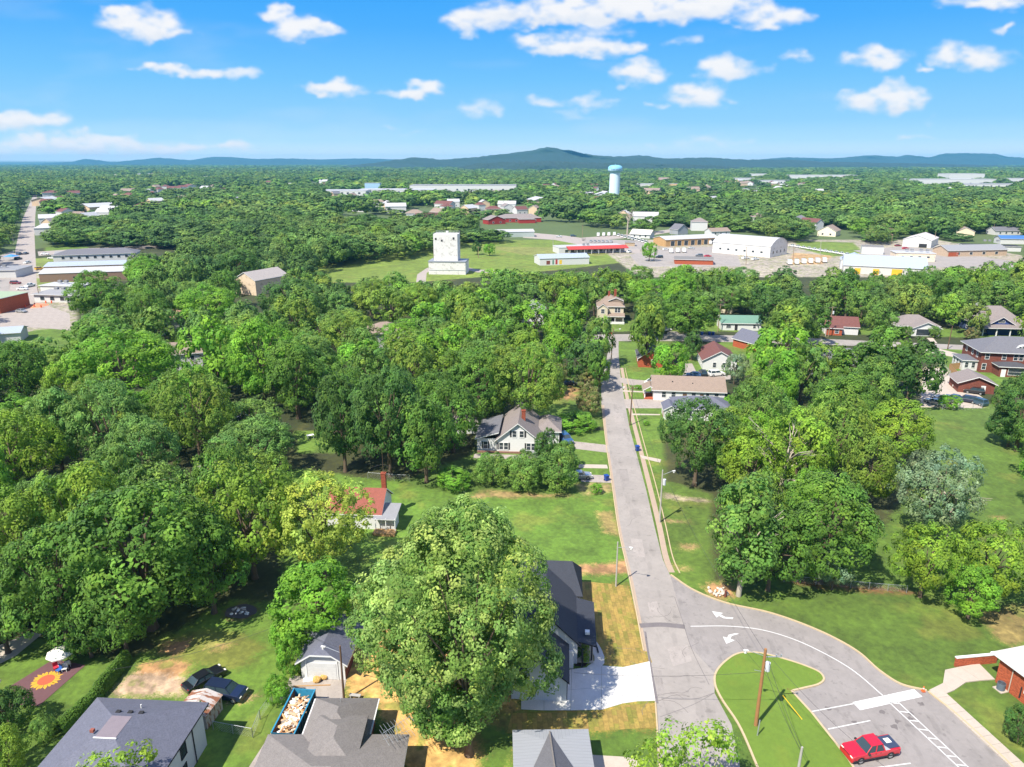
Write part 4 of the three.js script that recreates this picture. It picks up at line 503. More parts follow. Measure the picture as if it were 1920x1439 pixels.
// --- school wing on the right edge
{
  const c = at(1866, 1279), a = 14 * RAD, w = 16, d = 14, C = Math.cos(a), s = Math.sin(a), p = V3(c.x + (w / 2) * C + (d / 2) * s, 0, c.z - (w / 2) * s + (d / 2) * C);
  const t = building({ name: 'school_building', label: 'red brick school wing with a white flat roof and blue-green windows, right edge', cat: 'school', p, rot: 14, w, d, h: 3.9, roof: 'flat', over: 0.55, thick: 0.42, wall: M.brickOrange, cover: mat([196, 190, 182], 'blotch', 3), fascia: mat([206, 212, 214], null), wins: [['l', -2.0, 1.6, 2.8, 1.7, 1, M.tealGlass], ['l', 1.6, 1.6, 2.8, 1.7, 1, M.tealGlass]] });
  new MB().tube(V3(-8.1, 0.1, -5.2), V3(-8.1, 3.6, -5.2), 0.06, 0.06).build('drainpipe', M.concrete, t); new MB().box(-8.06, 1.3, -3.4, 0.14, 0.5, 0.3).build('meter_box', M.trim, t); new MB().box(-8.06, 0.4, -3.9, 0.1, 1.4, 0.12).build('conduit', M.dark, t);
  const lf = new MB(); for (let i = 0; i < 60; i++) { const r = hash(i, 55), q = hash(i, 56); lf.box(-6.4 + r * 3, 3.925, -5.6 + q * 2.2 + r * 0.5, 0.12 + 0.2 * hash(i, 57), 0.02, 0.1, q * 6); } tag(lf.build('leaf_litter', M.poleDark, t), null, null, null, 'stuff');
  const u = thing('air_conditioner', 'grey round air conditioning unit on a concrete pad by the school wall', 'air conditioner', at(1876, 1294)); new MB().box(0.05, 0, 0, 1.15, 0.1, 1.15, 0.25).build('base', M.concrete, u);
  const gm = mat([96, 108, 120], null, 1, { rough: 0.6 }), cs = new MB(); for (let i = 0; i < 10; i++) cs.tube(V3(0, 0.1 + i * 0.085, 0), V3(0, 0.165 + i * 0.085, 0), 0.43, 0.43, 18); cs.build('casing', gm, u); new MB().tube(V3(0, .1, 0), V3(0, .94, 0), .40, .40, 18).build('core', M.dark, u); const gr = new MB(); for (let i = 0; i < 5; i++) gr.add(new THREE.TorusGeometry(0.08 + i * 0.08, 0.012, 4, 20), MX(0, 0.965, 0, 0, Math.PI / 2)); gr.build('grille', gm, u);
  const b0 = at(1790, 1250), b1 = at(1867, 1243), L = b0.distanceTo(b1), br = thing('brick_wall', 'low red brick wall with a white coping beside the school door', 'wall', b0.clone().lerp(b1, .5), Math.atan2(-(b1.z - b0.z), b1.x - b0.x)); new MB().box(0, 0, 0, L, 1.2, 0.25).build('brickwork', M.brickOrange, br); new MB().box(0, 1.2, 0, L + .1, 0.12, 0.36).build('coping', M.trim, br); new MB().box(L / 2 - 0.5, 1.32, 0, 0.6, 0.2, 0.4).build('ledge', M.trim, br);
}
// --- left edge: brick garage corner, house corner, patio
building({ name: 'house', label: 'orange brick house corner with dark roof at the left edge beside a concrete drive', p: at(2, 1188).add(V3(-3.6, 0, -3)), rot: 6, w: 9, d: 7, h: 2.9, roof: 'hip', rise: 1.8, over: .5, wall: M.brickOrange, cover: R_.char, wins: [['f', 1, .9, 1.2, 1.2]] });
building({ name: 'house', label: 'grey-brown roof corner of a house at the left edge below the painted patio', p: at(-20, 1352).add(V3(-3.4, 0, 3)), rot: 20, w: 9, d: 9, h: 2.7, roof: 'hip', rise: 1.7, over: .4, wall: M.brickDark, cover: R_.brown });

// --- mill tower and the works beyond the wood
{
  const c = at(842, 512), t = thing('feed_mill', 'tall white windowless mill tower on a lower white base in the grass field', 'mill', c, -5 * RAD), st = mat([212, 210, 206], 'stain', 12); FOOT.push([c.x, c.z, 14]);
  new MB().box(0, 0, 0, 20, 6.6, 12).build('base', st, t); new MB().box(0, 6.6, 0, 20.4, 0.5, 12.4).build('base_roof', R_.metal, t);
  new MB().box(-0.9, 7.1, -0.5, 13, 14.0, 9).build('tower', st, t); for (const [x, y] of [[-6, 18], [-2.8, 17.2], [3.6, 18.4]]) new MB().box(x, y, 4.0, 1.0, 1.1, 0.06).build('window', M.dark, t);
  const rl = new MB(); for (let i = 0; i <= 8; i++) for (const z of [-5, 3.9]) rl.box(-7.3 + i * 1.6, 21.1, z, 0.08, 1.1, 0.08); for (const z of [-5, 3.9]) for (const y of [21.6, 22.15]) rl.box(-0.9, y, z, 13, 0.07, 0.07); rl.build('railing', M.steel, t); new MB().box(-0.5, 21.1, -0.6, 1.2, 1.3, 1.2).build('roof_unit', M.white, t);
  const ld = new MB(); for (let i = 0; i < 5; i++) ld.box(-7.6, 9 + i * 1.1, 2, 0.7, 0.1, 1.6); ld.box(-7.9, 7.1, 2, .1, 6, .1).build('platform', M.poleDark, t); new MB().box(0, 2.2, 6.05, 19.6, .25, .1).build('band', M.steel, t);
}
{
  const far = (o) => building({ cat: 'building', ...o, p: o.p }), W_ = M.white;
  far({ name: 'warehouse', label: 'white arched warehouse with grey block walls in the depot yard', p: at(1412, 478).add(V3(0, 0, -8)), rot: 46, w: 25, d: 40, h: 7, roof: 'arch', rise: 4.6, over: .3, wall: mat([214, 212, 208], 'stain', 10), cover: R_.metalWhite, rows: [['l', 6, 2.4, 1.6, 1.2], ['f', 4, 2, 1.4, 1.8]] });
  far({ name: 'commercial_building', label: 'long tan brick service building with dark garage bays and white roof', p: at(1290, 460).add(V3(0, 0, -6)), rot: 22, w: 46, d: 16, h: 5, roof: 'gable', rise: 1.8, over: .4, wall: mat([206, 170, 118], 'brick', 3), cover: R_.metalWhite, rows: [['f', 7, .3, 3.2, 3.4, 40]] });
  far({ name: 'strip_mall', label: 'long low building with a bright red front awning beyond the field', p: at(1105, 474).add(V3(0, 0, -5)), rot: 14, w: 46, d: 14, h: 4.2, roof: 'flat', over: .2, wall: W_, cover: R_.metalWhite, rows: [['f', 10, .8, 2.2, 1.8]] });
  { const o = at(1118, 475), t = scene.children[scene.children.length - 1]; block(t, { w: 42, d: 5, h: 3.2, roof: 'shed', rise: 1.6, over: .1, noWall: true, wall: W_, cover: R_.redMetal, fascia: R_.redMetal }, 3, 9.2); for (let i = 0; i < 9; i++) new MB().box(-17 + i * 5, 0, 11.4, .25, 3.2, .25).build('post', M.trim, t); }
  { const t = far({ name: 'workshop', label: 'low white workshop with painted mural shapes on its end wall before the red awning', p: at(1035, 497).add(V3(6, 0, -7)), rot: 12, w: 30, d: 14, h: 4.2, roof: 'gable', rise: 1.6, over: .3, wall: W_, cover: R_.metalBlue }); for (const [u, w, h, m] of [[-10, 2.2, 2.2, M.brickDark], [-7, 1.0, 2.6, R_.green], [-5, 1.2, 2.8, R_.redMetal], [-2.5, 1.6, 2.4, mat([214, 176, 60])]]) panel(new MB(), FACE.f(30, 14), u, .5, w, h, 0, .05).build('mural', m, t); }
  far({ name: 'barn', label: 'white gabled hall with a pale grey roof beyond the trees on the right', p: at(1728, 463).add(V3(4, 0, -9)), rot: -38, w: 18, d: 30, h: 5.2, roof: 'gablez', rise: 3.2, over: .3, wall: W_, cover: mat([196, 188, 184], 'ribs', 4), rows: [['r', 3, 1.6, 1.2, 1.2]], doors: [['f', 4, 5, 2.6, M.dark]] });
  far({ name: 'store_building', label: 'low tan building with an orange brick front and long grey roof', p: at(1822, 480).add(V3(2, 0, -6)), rot: 8, w: 42, d: 14, h: 4, roof: 'gable', rise: 2.6, over: .5, wall: mat([210, 190, 166], 'brick', 3), cover: R_.lightGrey, rows: [['f', 4, 1, 2, 1.6]], doors: [['f', -17, 7, 2.6, M.brickOrange]] });
  { const t = far({ name: 'warehouse', label: 'big pale blue-white metal roof with yellow doors showing between trees', p: at(1668, 515).add(V3(0, 0, -8)), rot: -22, w: 40, d: 22, h: 4.6, roof: 'gable', rise: 4.5, over: .4, wall: mat([206, 204, 198], 'ribs', 4), cover: R_.metalBlue, doors: [['f', -13, 3, 3, mat([226, 170, 40])], ['f', -4, 3, 3, mat([226, 170, 40])], ['f', 6, 5, 3.4, mat([226, 170, 40])]] }); block(t, { w: 14, d: 12, h: 5.4, roof: 'gablez', rise: 3, over: .3, wall: W_, cover: R_.metalBlue }, -14, -11); }
  far({ name: 'store_building', label: 'white box shaped shed with a dark red side beside the road on the right', p: at(1640, 477).add(V3(0, 0, -4)), rot: -20, w: 13, d: 8, h: 4.6, roof: 'shed', rise: .6, over: .1, wall: W_, cover: R_.tar, doors: [['r', 0, 7.4, 4.2, M.brickDark]] });
  far({ name: 'commercial_building', label: 'cream block building with four dark windows below a flat white roof', p: at(1718, 490).add(V3(0, 0, -5)), rot: -12, w: 22, d: 12, h: 5, roof: 'flat', over: .3, wall: mat([226, 208, 184], 'stain', 9), cover: R_.metalWhite, rows: [['f', 4, 2.2, 1.6, 1]] });
  far({ name: 'house', cat: 'house', label: 'white house with a cream gabled roof and porch beside the motor lot', p: at(1207, 447).add(V3(0, 0, -6)), rot: -30, w: 16, d: 11, h: 3.4, roof: 'gable', rise: 3, over: .7, wall: W_, cover: mat([222, 212, 196], 'ribs', 4), rows: [['f', 3, 1, 1.2, 1.4], ['l', 2, 1, 1.2, 1.4]] });
  far({ name: 'outbuilding', label: 'small flat block hut in the middle of the motor lot', p: at(1181, 461), rot: -10, w: 7, d: 5, h: 2.8, roof: 'flat', wall: mat([196, 178, 150], 'brick', 3), cover: R_.tar });
  far({ name: 'industrial_shed', label: 'long white-roofed shed with grey-green walls at the top of the field', p: at(958, 445).add(V3(0, 0, -6)), rot: 10, w: 36, d: 13, h: 4.4, roof: 'gable', rise: 1.4, over: .3, wall: mat([176, 188, 182], 'ribs', 4), cover: R_.metalWhite });
  far({ name: 'brick_house', label: 'red brick building with a white gable left of the dark roofed complex', p: at(926, 421).add(V3(0, 0, -8)), rot: 25, w: 18, d: 14, h: 4.6, roof: 'gablez', rise: 3.4, wall: mat([170, 52, 46], 'brick', 3), cover: R_.brown, rows: [['f', 2, 1, 1.6, 1.6]] });
  { const t = far({ name: 'brick_house', label: 'wide brick complex with brown-grey roofs and a front wing beyond the field', p: at(968, 418).add(V3(2, 0, -14)), rot: 8, w: 44, d: 18, h: 4.4, roof: 'hip', rise: 3.4, wall: mat([170, 52, 46], 'brick', 3), cover: R_.brown, rows: [['f', 6, 1, 1.8, 1.6]] }); block(t, { w: 16, d: 14, h: 4, roof: 'hip', rise: 2.6, wall: mat([170, 52, 46], 'brick', 3), cover: R_.brown }, 6, 14); }
  far({ name: 'motel_block', label: 'long grey roofed white block behind the brown shed by the highway', p: at(165, 495).add(V3(2, 0, -8)), rot: 17, w: 44, d: 14, h: 5.6, roof: 'hip', rise: 2.6, over: .5, wall: W_, cover: R_.grey, rows: [['f', 9, 3.2, 1.6, 1.4]] });
  far({ name: 'brick_house', label: 'tan roofed small building with sandy brick front at the end of the grey block', p: at(122, 490).add(V3(0, 0, -4)), rot: 12, w: 13, d: 9, h: 3.4, roof: 'gable', rise: 2.2, wall: mat([204, 162, 110], 'brick', 3), cover: R_.lightGrey });
  far({ name: 'storage_shed', label: 'long shed with blue-white metal roof right behind the brown walled shed', p: at(158, 509).add(V3(0, 0, -3)), rot: 14, w: 40, d: 8, h: 3.4, roof: 'shed', rise: 1.4, over: .2, wall: mat([170, 150, 132], 'ribs', 4), cover: R_.metalBlue });
  far({ name: 'storage_shed', label: 'brown walled metal shed with a white roof beside the highway', p: at(158, 527).add(V3(0, 0, -4)), rot: 14, w: 42, d: 8, h: 4.4, roof: 'shed', rise: 1.6, over: .2, wall: mat([142, 116, 98], 'ribs', 4), cover: R_.metalWhite, doors: [['f', -5, 1.6, 2.4, M.dark]] });
  far({ name: 'shop_building', label: 'small white shop with a grey canopy roof at the highway corner', p: at(112, 567).add(V3(0, 0, -4)), rot: -8, w: 22, d: 9, h: 3.4, roof: 'hip', rise: 1.5, over: .8, wall: W_, cover: R_.lightGrey, rows: [['f', 4, .8, 2, 1.6]] });
  far({ name: 'shop_building', label: 'flat white roofed building behind the small shop at the highway corner', p: at(118, 552).add(V3(0, 0, -4)), rot: -8, w: 20, d: 9, h: 4, roof: 'flat', wall: W_, cover: R_.metalWhite });
  far({ name: 'shop_building', label: 'orange brick shop with a flat green-grey roof at the left edge of the highway', p: at(-26, 588).add(V3(0, 0, -8)), rot: -6, w: 14, d: 16, h: 6, roof: 'flat', wall: M.brickOrange, cover: mat([150, 168, 140], 'blotch', 4) });
  far({ name: 'shop_building', label: 'low light grey roofed shop at the far left of the highway', p: at(-2, 520).add(V3(0, 0, -6)), rot: 8, w: 18, d: 18, h: 4, roof: 'flat', wall: W_, cover: R_.lightGrey });
  far({ name: 'canopy_roof', label: 'pale grey metal roof edge in the lower left beside the road bend', p: at(20, 640).add(V3(-4, 0, -1)), rot: 20, w: 14, d: 9, h: 3.4, roof: 'gable', rise: 1.2, wall: W_, cover: R_.metalBlue });
  far({ name: 'church_hall', label: 'tan gabled hall with grey roof standing among trees left of centre', p: at(478, 552).add(V3(1, 0, -8)), rot: -28, w: 13, d: 20, h: 7, roof: 'gablez', rise: 3.2, over: .4, wall: mat([206, 186, 160], 'stain', 9), cover: mat([170, 162, 156], 'shingle', 3) });
  far({ name: 'house', cat: 'house', label: 'pale orange-tan roof just showing among trees left of centre', p: at(318, 622), rot: 30, w: 14, d: 11, h: 5.4, roof: 'hip', rise: 2.6, wall: W_, cover: mat([206, 160, 124], 'shingle', 3), rows: [['f', 3, 3, 1, 1.4]] });
  far({ name: 'house', cat: 'house', label: 'tan roof corner among dense trees near the middle of the wood', p: at(722, 648), rot: 20, w: 12, d: 10, h: 5.4, roof: 'hip', rise: 2.6, wall: W_, cover: R_.tan });
  far({ name: 'house', cat: 'house', label: 'white two-storey house glimpsed through trees in the left wood', p: at(352, 690), rot: 20, w: 9, d: 8, h: 5.6, roof: 'gable', rise: 2.4, wall: W_, cover: R_.tan, rows: [['f', 2, 3.2, 1, 1.4]] });
  far({ name: 'house', cat: 'house', label: 'white house with round gable window glimpsed left of the cream house', p: at(1000, 606), rot: 0, w: 9, d: 8, h: 5.6, roof: 'gablez', rise: 2.6, wall: W_, cover: R_.lightGrey, rows: [['f', 2, 3.2, 1, 1.4]] });
  far({ name: 'house', cat: 'house', label: 'white house mostly hidden in the trees on the right below the bungalows', p: at(1552, 700), rot: -8, w: 11, d: 9, h: 5.2, roof: 'gable', rise: 2.4, wall: W_, cover: R_.grey, rows: [['f', 3, 2.6, 1, 1.4]] });
  far({ name: 'house', cat: 'house', label: 'house with grey gable and orange chimney beside the cross street trees', p: at(1410, 652), rot: -60, w: 9, d: 8, h: 3, roof: 'gable', rise: 2.6, wall: M.brickOrange, cover: R_.slate });
  far({ name: 'industrial_shed', label: 'low orange walled shed with a patched grey roof before the arched warehouse', p: at(1302, 495).add(V3(0, 0, -3)), rot: -10, w: 22, d: 12, h: 3, roof: 'gable', rise: 1, wall: M.brickOrange, cover: R_.tar });
  far({ name: 'house', cat: 'house', label: 'white gabled house with tan side roof behind the truck park', p: at(1560, 443).add(V3(0, 0, -6)), rot: -35, w: 14, d: 18, h: 4.4, roof: 'gablez', rise: 4, wall: mat([232, 222, 198], 'siding', 2), cover: R_.tan, rows: [['f', 2, 1, 1.4, 1.4]] });
  far({ name: 'house', cat: 'house', label: 'tan two-storey house behind the round tree near the right hall', p: at(1655, 443).add(V3(0, 0, -6)), rot: 15, w: 18, d: 10, h: 5, roof: 'hip', rise: 3, wall: mat([206, 176, 150], 'siding', 2), cover: R_.redBrown, rows: [['f', 3, 1, 1.4, 1.4]] });
  far({ name: 'house', cat: 'house', label: 'cream gabled house at the tree edge on the right', p: at(1815, 443).add(V3(0, 0, -6)), rot: -20, w: 13, d: 12, h: 4, roof: 'gablez', rise: 3.2, wall: mat([226, 208, 180], 'siding', 2), cover: R_.tan });
  far({ name: 'house', cat: 'house', label: 'long grey roofed white house at the tree edge on the far right', p: at(1892, 441).add(V3(0, 0, -6)), rot: 4, w: 24, d: 11, h: 3.6, roof: 'gable', rise: 2.8, wall: W_, cover: R_.grey, rows: [['f', 4, 1, 1.4, 1.4]] });
  far({ name: 'industrial_shed', label: 'shed with a bright blue metal roof at the right edge', p: at(1912, 458).add(V3(0, 0, -4)), rot: -8, w: 26, d: 10, h: 4, roof: 'gable', rise: 2, wall: W_, cover: R_.blueMetal });
  far({ name: 'commercial_building', label: 'flat black roofed building with a white edge before the blue roofed shed', p: at(1860, 470).add(V3(0, 0, -3)), rot: -14, w: 34, d: 12, h: 3.4, roof: 'flat', wall: W_, cover: R_.black });
  far({ name: 'house', cat: 'house', label: 'grey house with steep gable behind the tan service building', p: at(1275, 440).add(V3(0, 0, -5)), rot: 30, w: 11, d: 10, h: 4.4, roof: 'gablez', rise: 4, wall: mat([150, 154, 160], 'siding', 2), cover: R_.grey });
  far({ name: 'house', cat: 'house', label: 'low white house with tan roof right of the leaning pole behind the depot', p: at(1348, 441).add(V3(0, 0, -5)), rot: 20, w: 18, d: 10, h: 3.2, roof: 'gable', rise: 2.4, wall: W_, cover: R_.tan, rows: [['f', 3, .8, 1.2, 1.4]] });
}
for (const t of scene.children.filter((c) => /^(strip_mall|commercial_building|shop_building|store_building)/.test(c.name))) { const n = 2 + Math.floor(hash(Math.round(t.position.x), 5) * 3); for (let i = 0; i < n; i++) new MB().box(-5 + i * 4 + hash(i, 6) * 2, 4.6 + (/comm/.test(t.name) ? 1.2 : 0), (hash(i, 8) - .5) * 4, 1.6, 1.1, 1.3).build('roof_unit', R_.lightGrey, t); }
// --- far town: works and houses that rise over the tree tops
{
  const far = (px, py, wpx, h, name, cat, label, wall, cover, roof = 'flat', rot = 0, group) => { const p = at(px, py), w = wpx * -p.z / FOC * 1.05; return building({ name, cat, label, group, p, rot, w, d: Math.min(60, w * 0.6), h, roof, rise: roof === 'flat' ? 0 : w * 0.16, over: 0.4, wall, cover, rows: w > 60 ? [['f', 8, 3, 4, 3]] : [['f', 2, 1, 1.6, 1.6]] }); };
  const w = M.white, mw = R_.metalWhite, g = R_.lightGrey, list = [
    [643, 366, 90, 9, 'factory', 'white factory hall at the left end of the distant works', w, mw], [745, 364, 130, 9, 'factory', 'long low white works hall in the distance left of the grey roofed plant', w, mw], [870, 359, 180, 13, 'factory', 'wide grey roofed plant on the distant plain left of the water tower', w, g], [700, 358, 26, 16, 'factory', 'small blue-white factory block rising beside the distant works', mat([150, 180, 205], null), g],
    [1393, 341, 48, 11, 'factory', 'white hall on the distant plain right of the water tower', w, mw], [1455, 345, 56, 10, 'factory', 'grey-roofed hall beside the white hall on the distant plain', w, g], [1420, 333, 42, 14, 'factory', 'small white hall highest of the group right of the water tower', w, mw], [1530, 336, 130, 14, 'factory', 'long white works on the distant plain right of centre', w, mw], [1780, 347, 150, 15, 'factory', 'large white works block near the right end of the horizon', w, mw], [1800, 341, 60, 24, 'factory', 'taller white tower block on top of the large right-hand works', w, mw], [1905, 344, 40, 14, 'factory', 'white shed at the extreme right of the horizon', w, mw], [1850, 352, 120, 9, 'factory', 'grey low hall in front of the large right-hand works', w, g],
    [1600, 345, 24, 12, 'store', 'white storefront with a rusty sign beyond the trees right of centre', mat([196, 180, 160], null), mw], [1208, 352, 40, 9, 'store', 'white flat store just right of the water tower foot', w, mw], [1262, 352, 36, 9, 'store', 'tan store further right of the water tower foot', mat([214, 176, 130], null), g]];
  for (const [px, py, wp, h, cat, label, wl, cv] of list) far(px, py, wp, h, cat === 'store' ? 'store_building' : 'factory', cat, label, wl, cv);
  const roofName = new Map(), side = (p) => { const px = 960 + FOC * p.x / -p.z; return px < 330 ? 'near the far highway' : px < 700 ? 'beyond the left wood' : px < 1000 ? 'behind the white mill' : px < 1250 ? 'around the water tower' : px < 1600 ? 'beyond the depot yards' : 'in the far right of town'; }, far2 = (p) => p.z < -1600 ? 'remote' : p.z < -1000 ? 'distant' : 'small', r = rand(5), spots = [[300, 378], [345, 380], [420, 410], [440, 372], [582, 352], [735, 385], [728, 392], [708, 388], [612, 384], [900, 396], [925, 402], [950, 398], [975, 402], [1010, 372], [1032, 374], [1002, 404], [1098, 402], [1040, 352], [852, 375], [880, 372], [820, 378], [1500, 362], [1535, 366], [1480, 372], [1565, 364], [1612, 372], [1638, 375], [1655, 368], [1705, 370], [1762, 372], [1680, 362], [1440, 366], [1310, 432], [1500, 424], [1520, 430], [1420, 420], [1870, 395], [1880, 378], [1330, 372], [1366, 372], [1260, 376], [92, 420], [100, 432], [90, 440], [1500, 352], [1525, 354], [1590, 357], [1625, 358], [1725, 362], [1740, 360], [1690, 374], [1560, 372], [1780, 362], [1830, 366], [1900, 372], [1480, 358], [1420, 362], [1460, 378], [630, 372], [660, 374], [690, 376], [760, 374], [790, 372], [930, 368], [960, 372], [985, 376], [280, 366], [520, 360], [545, 366], [850, 388], [1070, 380], [1120, 384], [1290, 360]];
  let pick = 0; const name = (t, k) => { roofName.set(t, k); const d = `${far2(t.position)} house with ${['tan', 'grey', 'brown', 'white', 'dull red'][k]} roof amid trees ${side(t.position)}`; t.userData.label = d; t.userData.group = d.replace('house', 'houses').replace('roof', 'roofs'); };
  spots.forEach(([px, py], i) => { const p = at(px, py), roofs = [R_.tan, R_.grey, R_.brown, mw, R_.redBrown]; const t = building({ name: 'far_house', cat: 'house', p, rot: r() * 180, w: 12 + r() * 8, d: 9 + r() * 3, h: 5.5 + r() * 3, roof: r() < .5 ? 'gable' : 'hip', rise: 3.2, over: .4, wall: r() < .75 ? w : mat([200, 176, 146], null), cover: roofs[pick = Math.floor(r() * 5)], rows: [['f', 2, 1.2, 1.4, 1.6], ['r', 1, 1.2, 1.4, 1.6]] }); name(t, pick); });
  {
    const protos = [], first = scene.children.filter((c) => /^far_house/.test(c.name)); for (let i = 0; i < 8; i++) protos.push(first[i * 3]); const q = rand(17); let n = 0;
    for (let i = 0; i < 2600 && n < 190; i++) { const z = -700 - Math.pow(q(), 1.4) * 3600, x = (q() - .5) * -z * 1.5; if (openGround(x, z) > .42) continue; const hp = 960 + FOC * x / -z; if (z > -2600 && hp > 10 && hp < 92) continue; if (FOOT.some((f) => (f[0] - x) ** 2 + (f[1] - z) ** 2 < 700)) continue; const c = copyOf(protos[n % 8], V3(x, 0, z), q() * 6.28, null, null, V3(1.1 + .5 * q(), 1.1, 1.2)); name(c, roofName.get(protos[n % 8])); if (q() < .16) c.scale.set(2.6, 1.1, 2.2); FOOT.push([x, z, 9]); n++; }
  }
  // water tower
  const p = at(1151, 380), k = -p.z / FOC, t = thing('water_tower', 'pale blue water tower with a wide domed tank rising over the far trees', 'water tower', p), pale = mat([170, 205, 226], null, 1, { rough: .6 }), blue = mat([118, 178, 208], null, 1, { rough: .6 });
  const prof = (l) => new THREE.LatheGeometry(l.map(([a, b]) => new THREE.Vector2(a, b)), 40); const top = EYE - (309.5 - 303) * k * 0.9;
  put('shaft', prof([[7.8, 0], [7.5, top - 13.5], [7.7, top - 10.5]]), mat([196, 216, 226], null), t); put('tank', prof([[7.7, top - 10.5], [9.8, top - 9.2], [10.5, top - 7.2], [10.5, top - 5.2]]), pale, t); put('dome', prof([[10.5, top - 5.2], [10.3, top - 3.2], [8.4, top - 1.2], [5, top - 0.2], [0.01, top]]), blue, t);
  const lt = new MB(); for (let i = 0; i < 7; i++) { const a = -0.6 + i * 0.2; lt.box(Math.sin(a) * 10.52, top - 7.2, Math.cos(a) * 10.52, 1.1, 1.7, 0.2, a); } lt.build('lettering', mat([40, 90, 140], null), t); new MB().tube(V3(0, top, 0), V3(0, top + 1.6, 0), .25, .2).build('vent', pale, t);
}

// ---------------------------------------------------------------- trees
const leafMat = new THREE.MeshPhysicalMaterial({ vertexColors: true, roughness: 0.85, transmission: 0.48, thickness: 0, specularIntensity: 0.3 }); leafMat.name = 'leaves';
const farLeafMat = new THREE.MeshStandardMaterial({ vertexColors: true, roughness: 0.9 }); farLeafMat.name = 'distant leaves';
const bark = mat([104, 88, 72], 'wood', 1.5), barkPale = mat([176, 166, 150], 'wood', 1.5);
const KIND = {   // leaf colour (linear), colour of the outer sprays, share of them
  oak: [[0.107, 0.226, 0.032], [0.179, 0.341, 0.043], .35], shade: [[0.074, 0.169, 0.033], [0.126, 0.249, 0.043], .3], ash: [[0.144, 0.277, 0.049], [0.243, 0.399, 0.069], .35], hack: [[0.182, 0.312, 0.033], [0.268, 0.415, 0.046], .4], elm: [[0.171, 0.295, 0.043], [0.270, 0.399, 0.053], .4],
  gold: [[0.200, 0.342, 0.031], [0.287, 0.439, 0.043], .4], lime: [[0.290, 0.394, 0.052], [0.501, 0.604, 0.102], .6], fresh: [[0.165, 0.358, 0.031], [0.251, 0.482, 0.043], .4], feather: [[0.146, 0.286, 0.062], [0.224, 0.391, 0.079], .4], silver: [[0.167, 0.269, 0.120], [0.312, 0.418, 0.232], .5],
  myrtle: [[0.150, 0.210, 0.050], [0.340, 0.270, 0.120], .4], great: [[0.146, 0.275, 0.046], [0.439, 0.573, 0.147], .44], young: [[0.198, 0.366, 0.033], [0.360, 0.532, 0.066], .5], ivy: [[0.126, 0.275, 0.049], [0.216, 0.383, 0.069], .4],
};
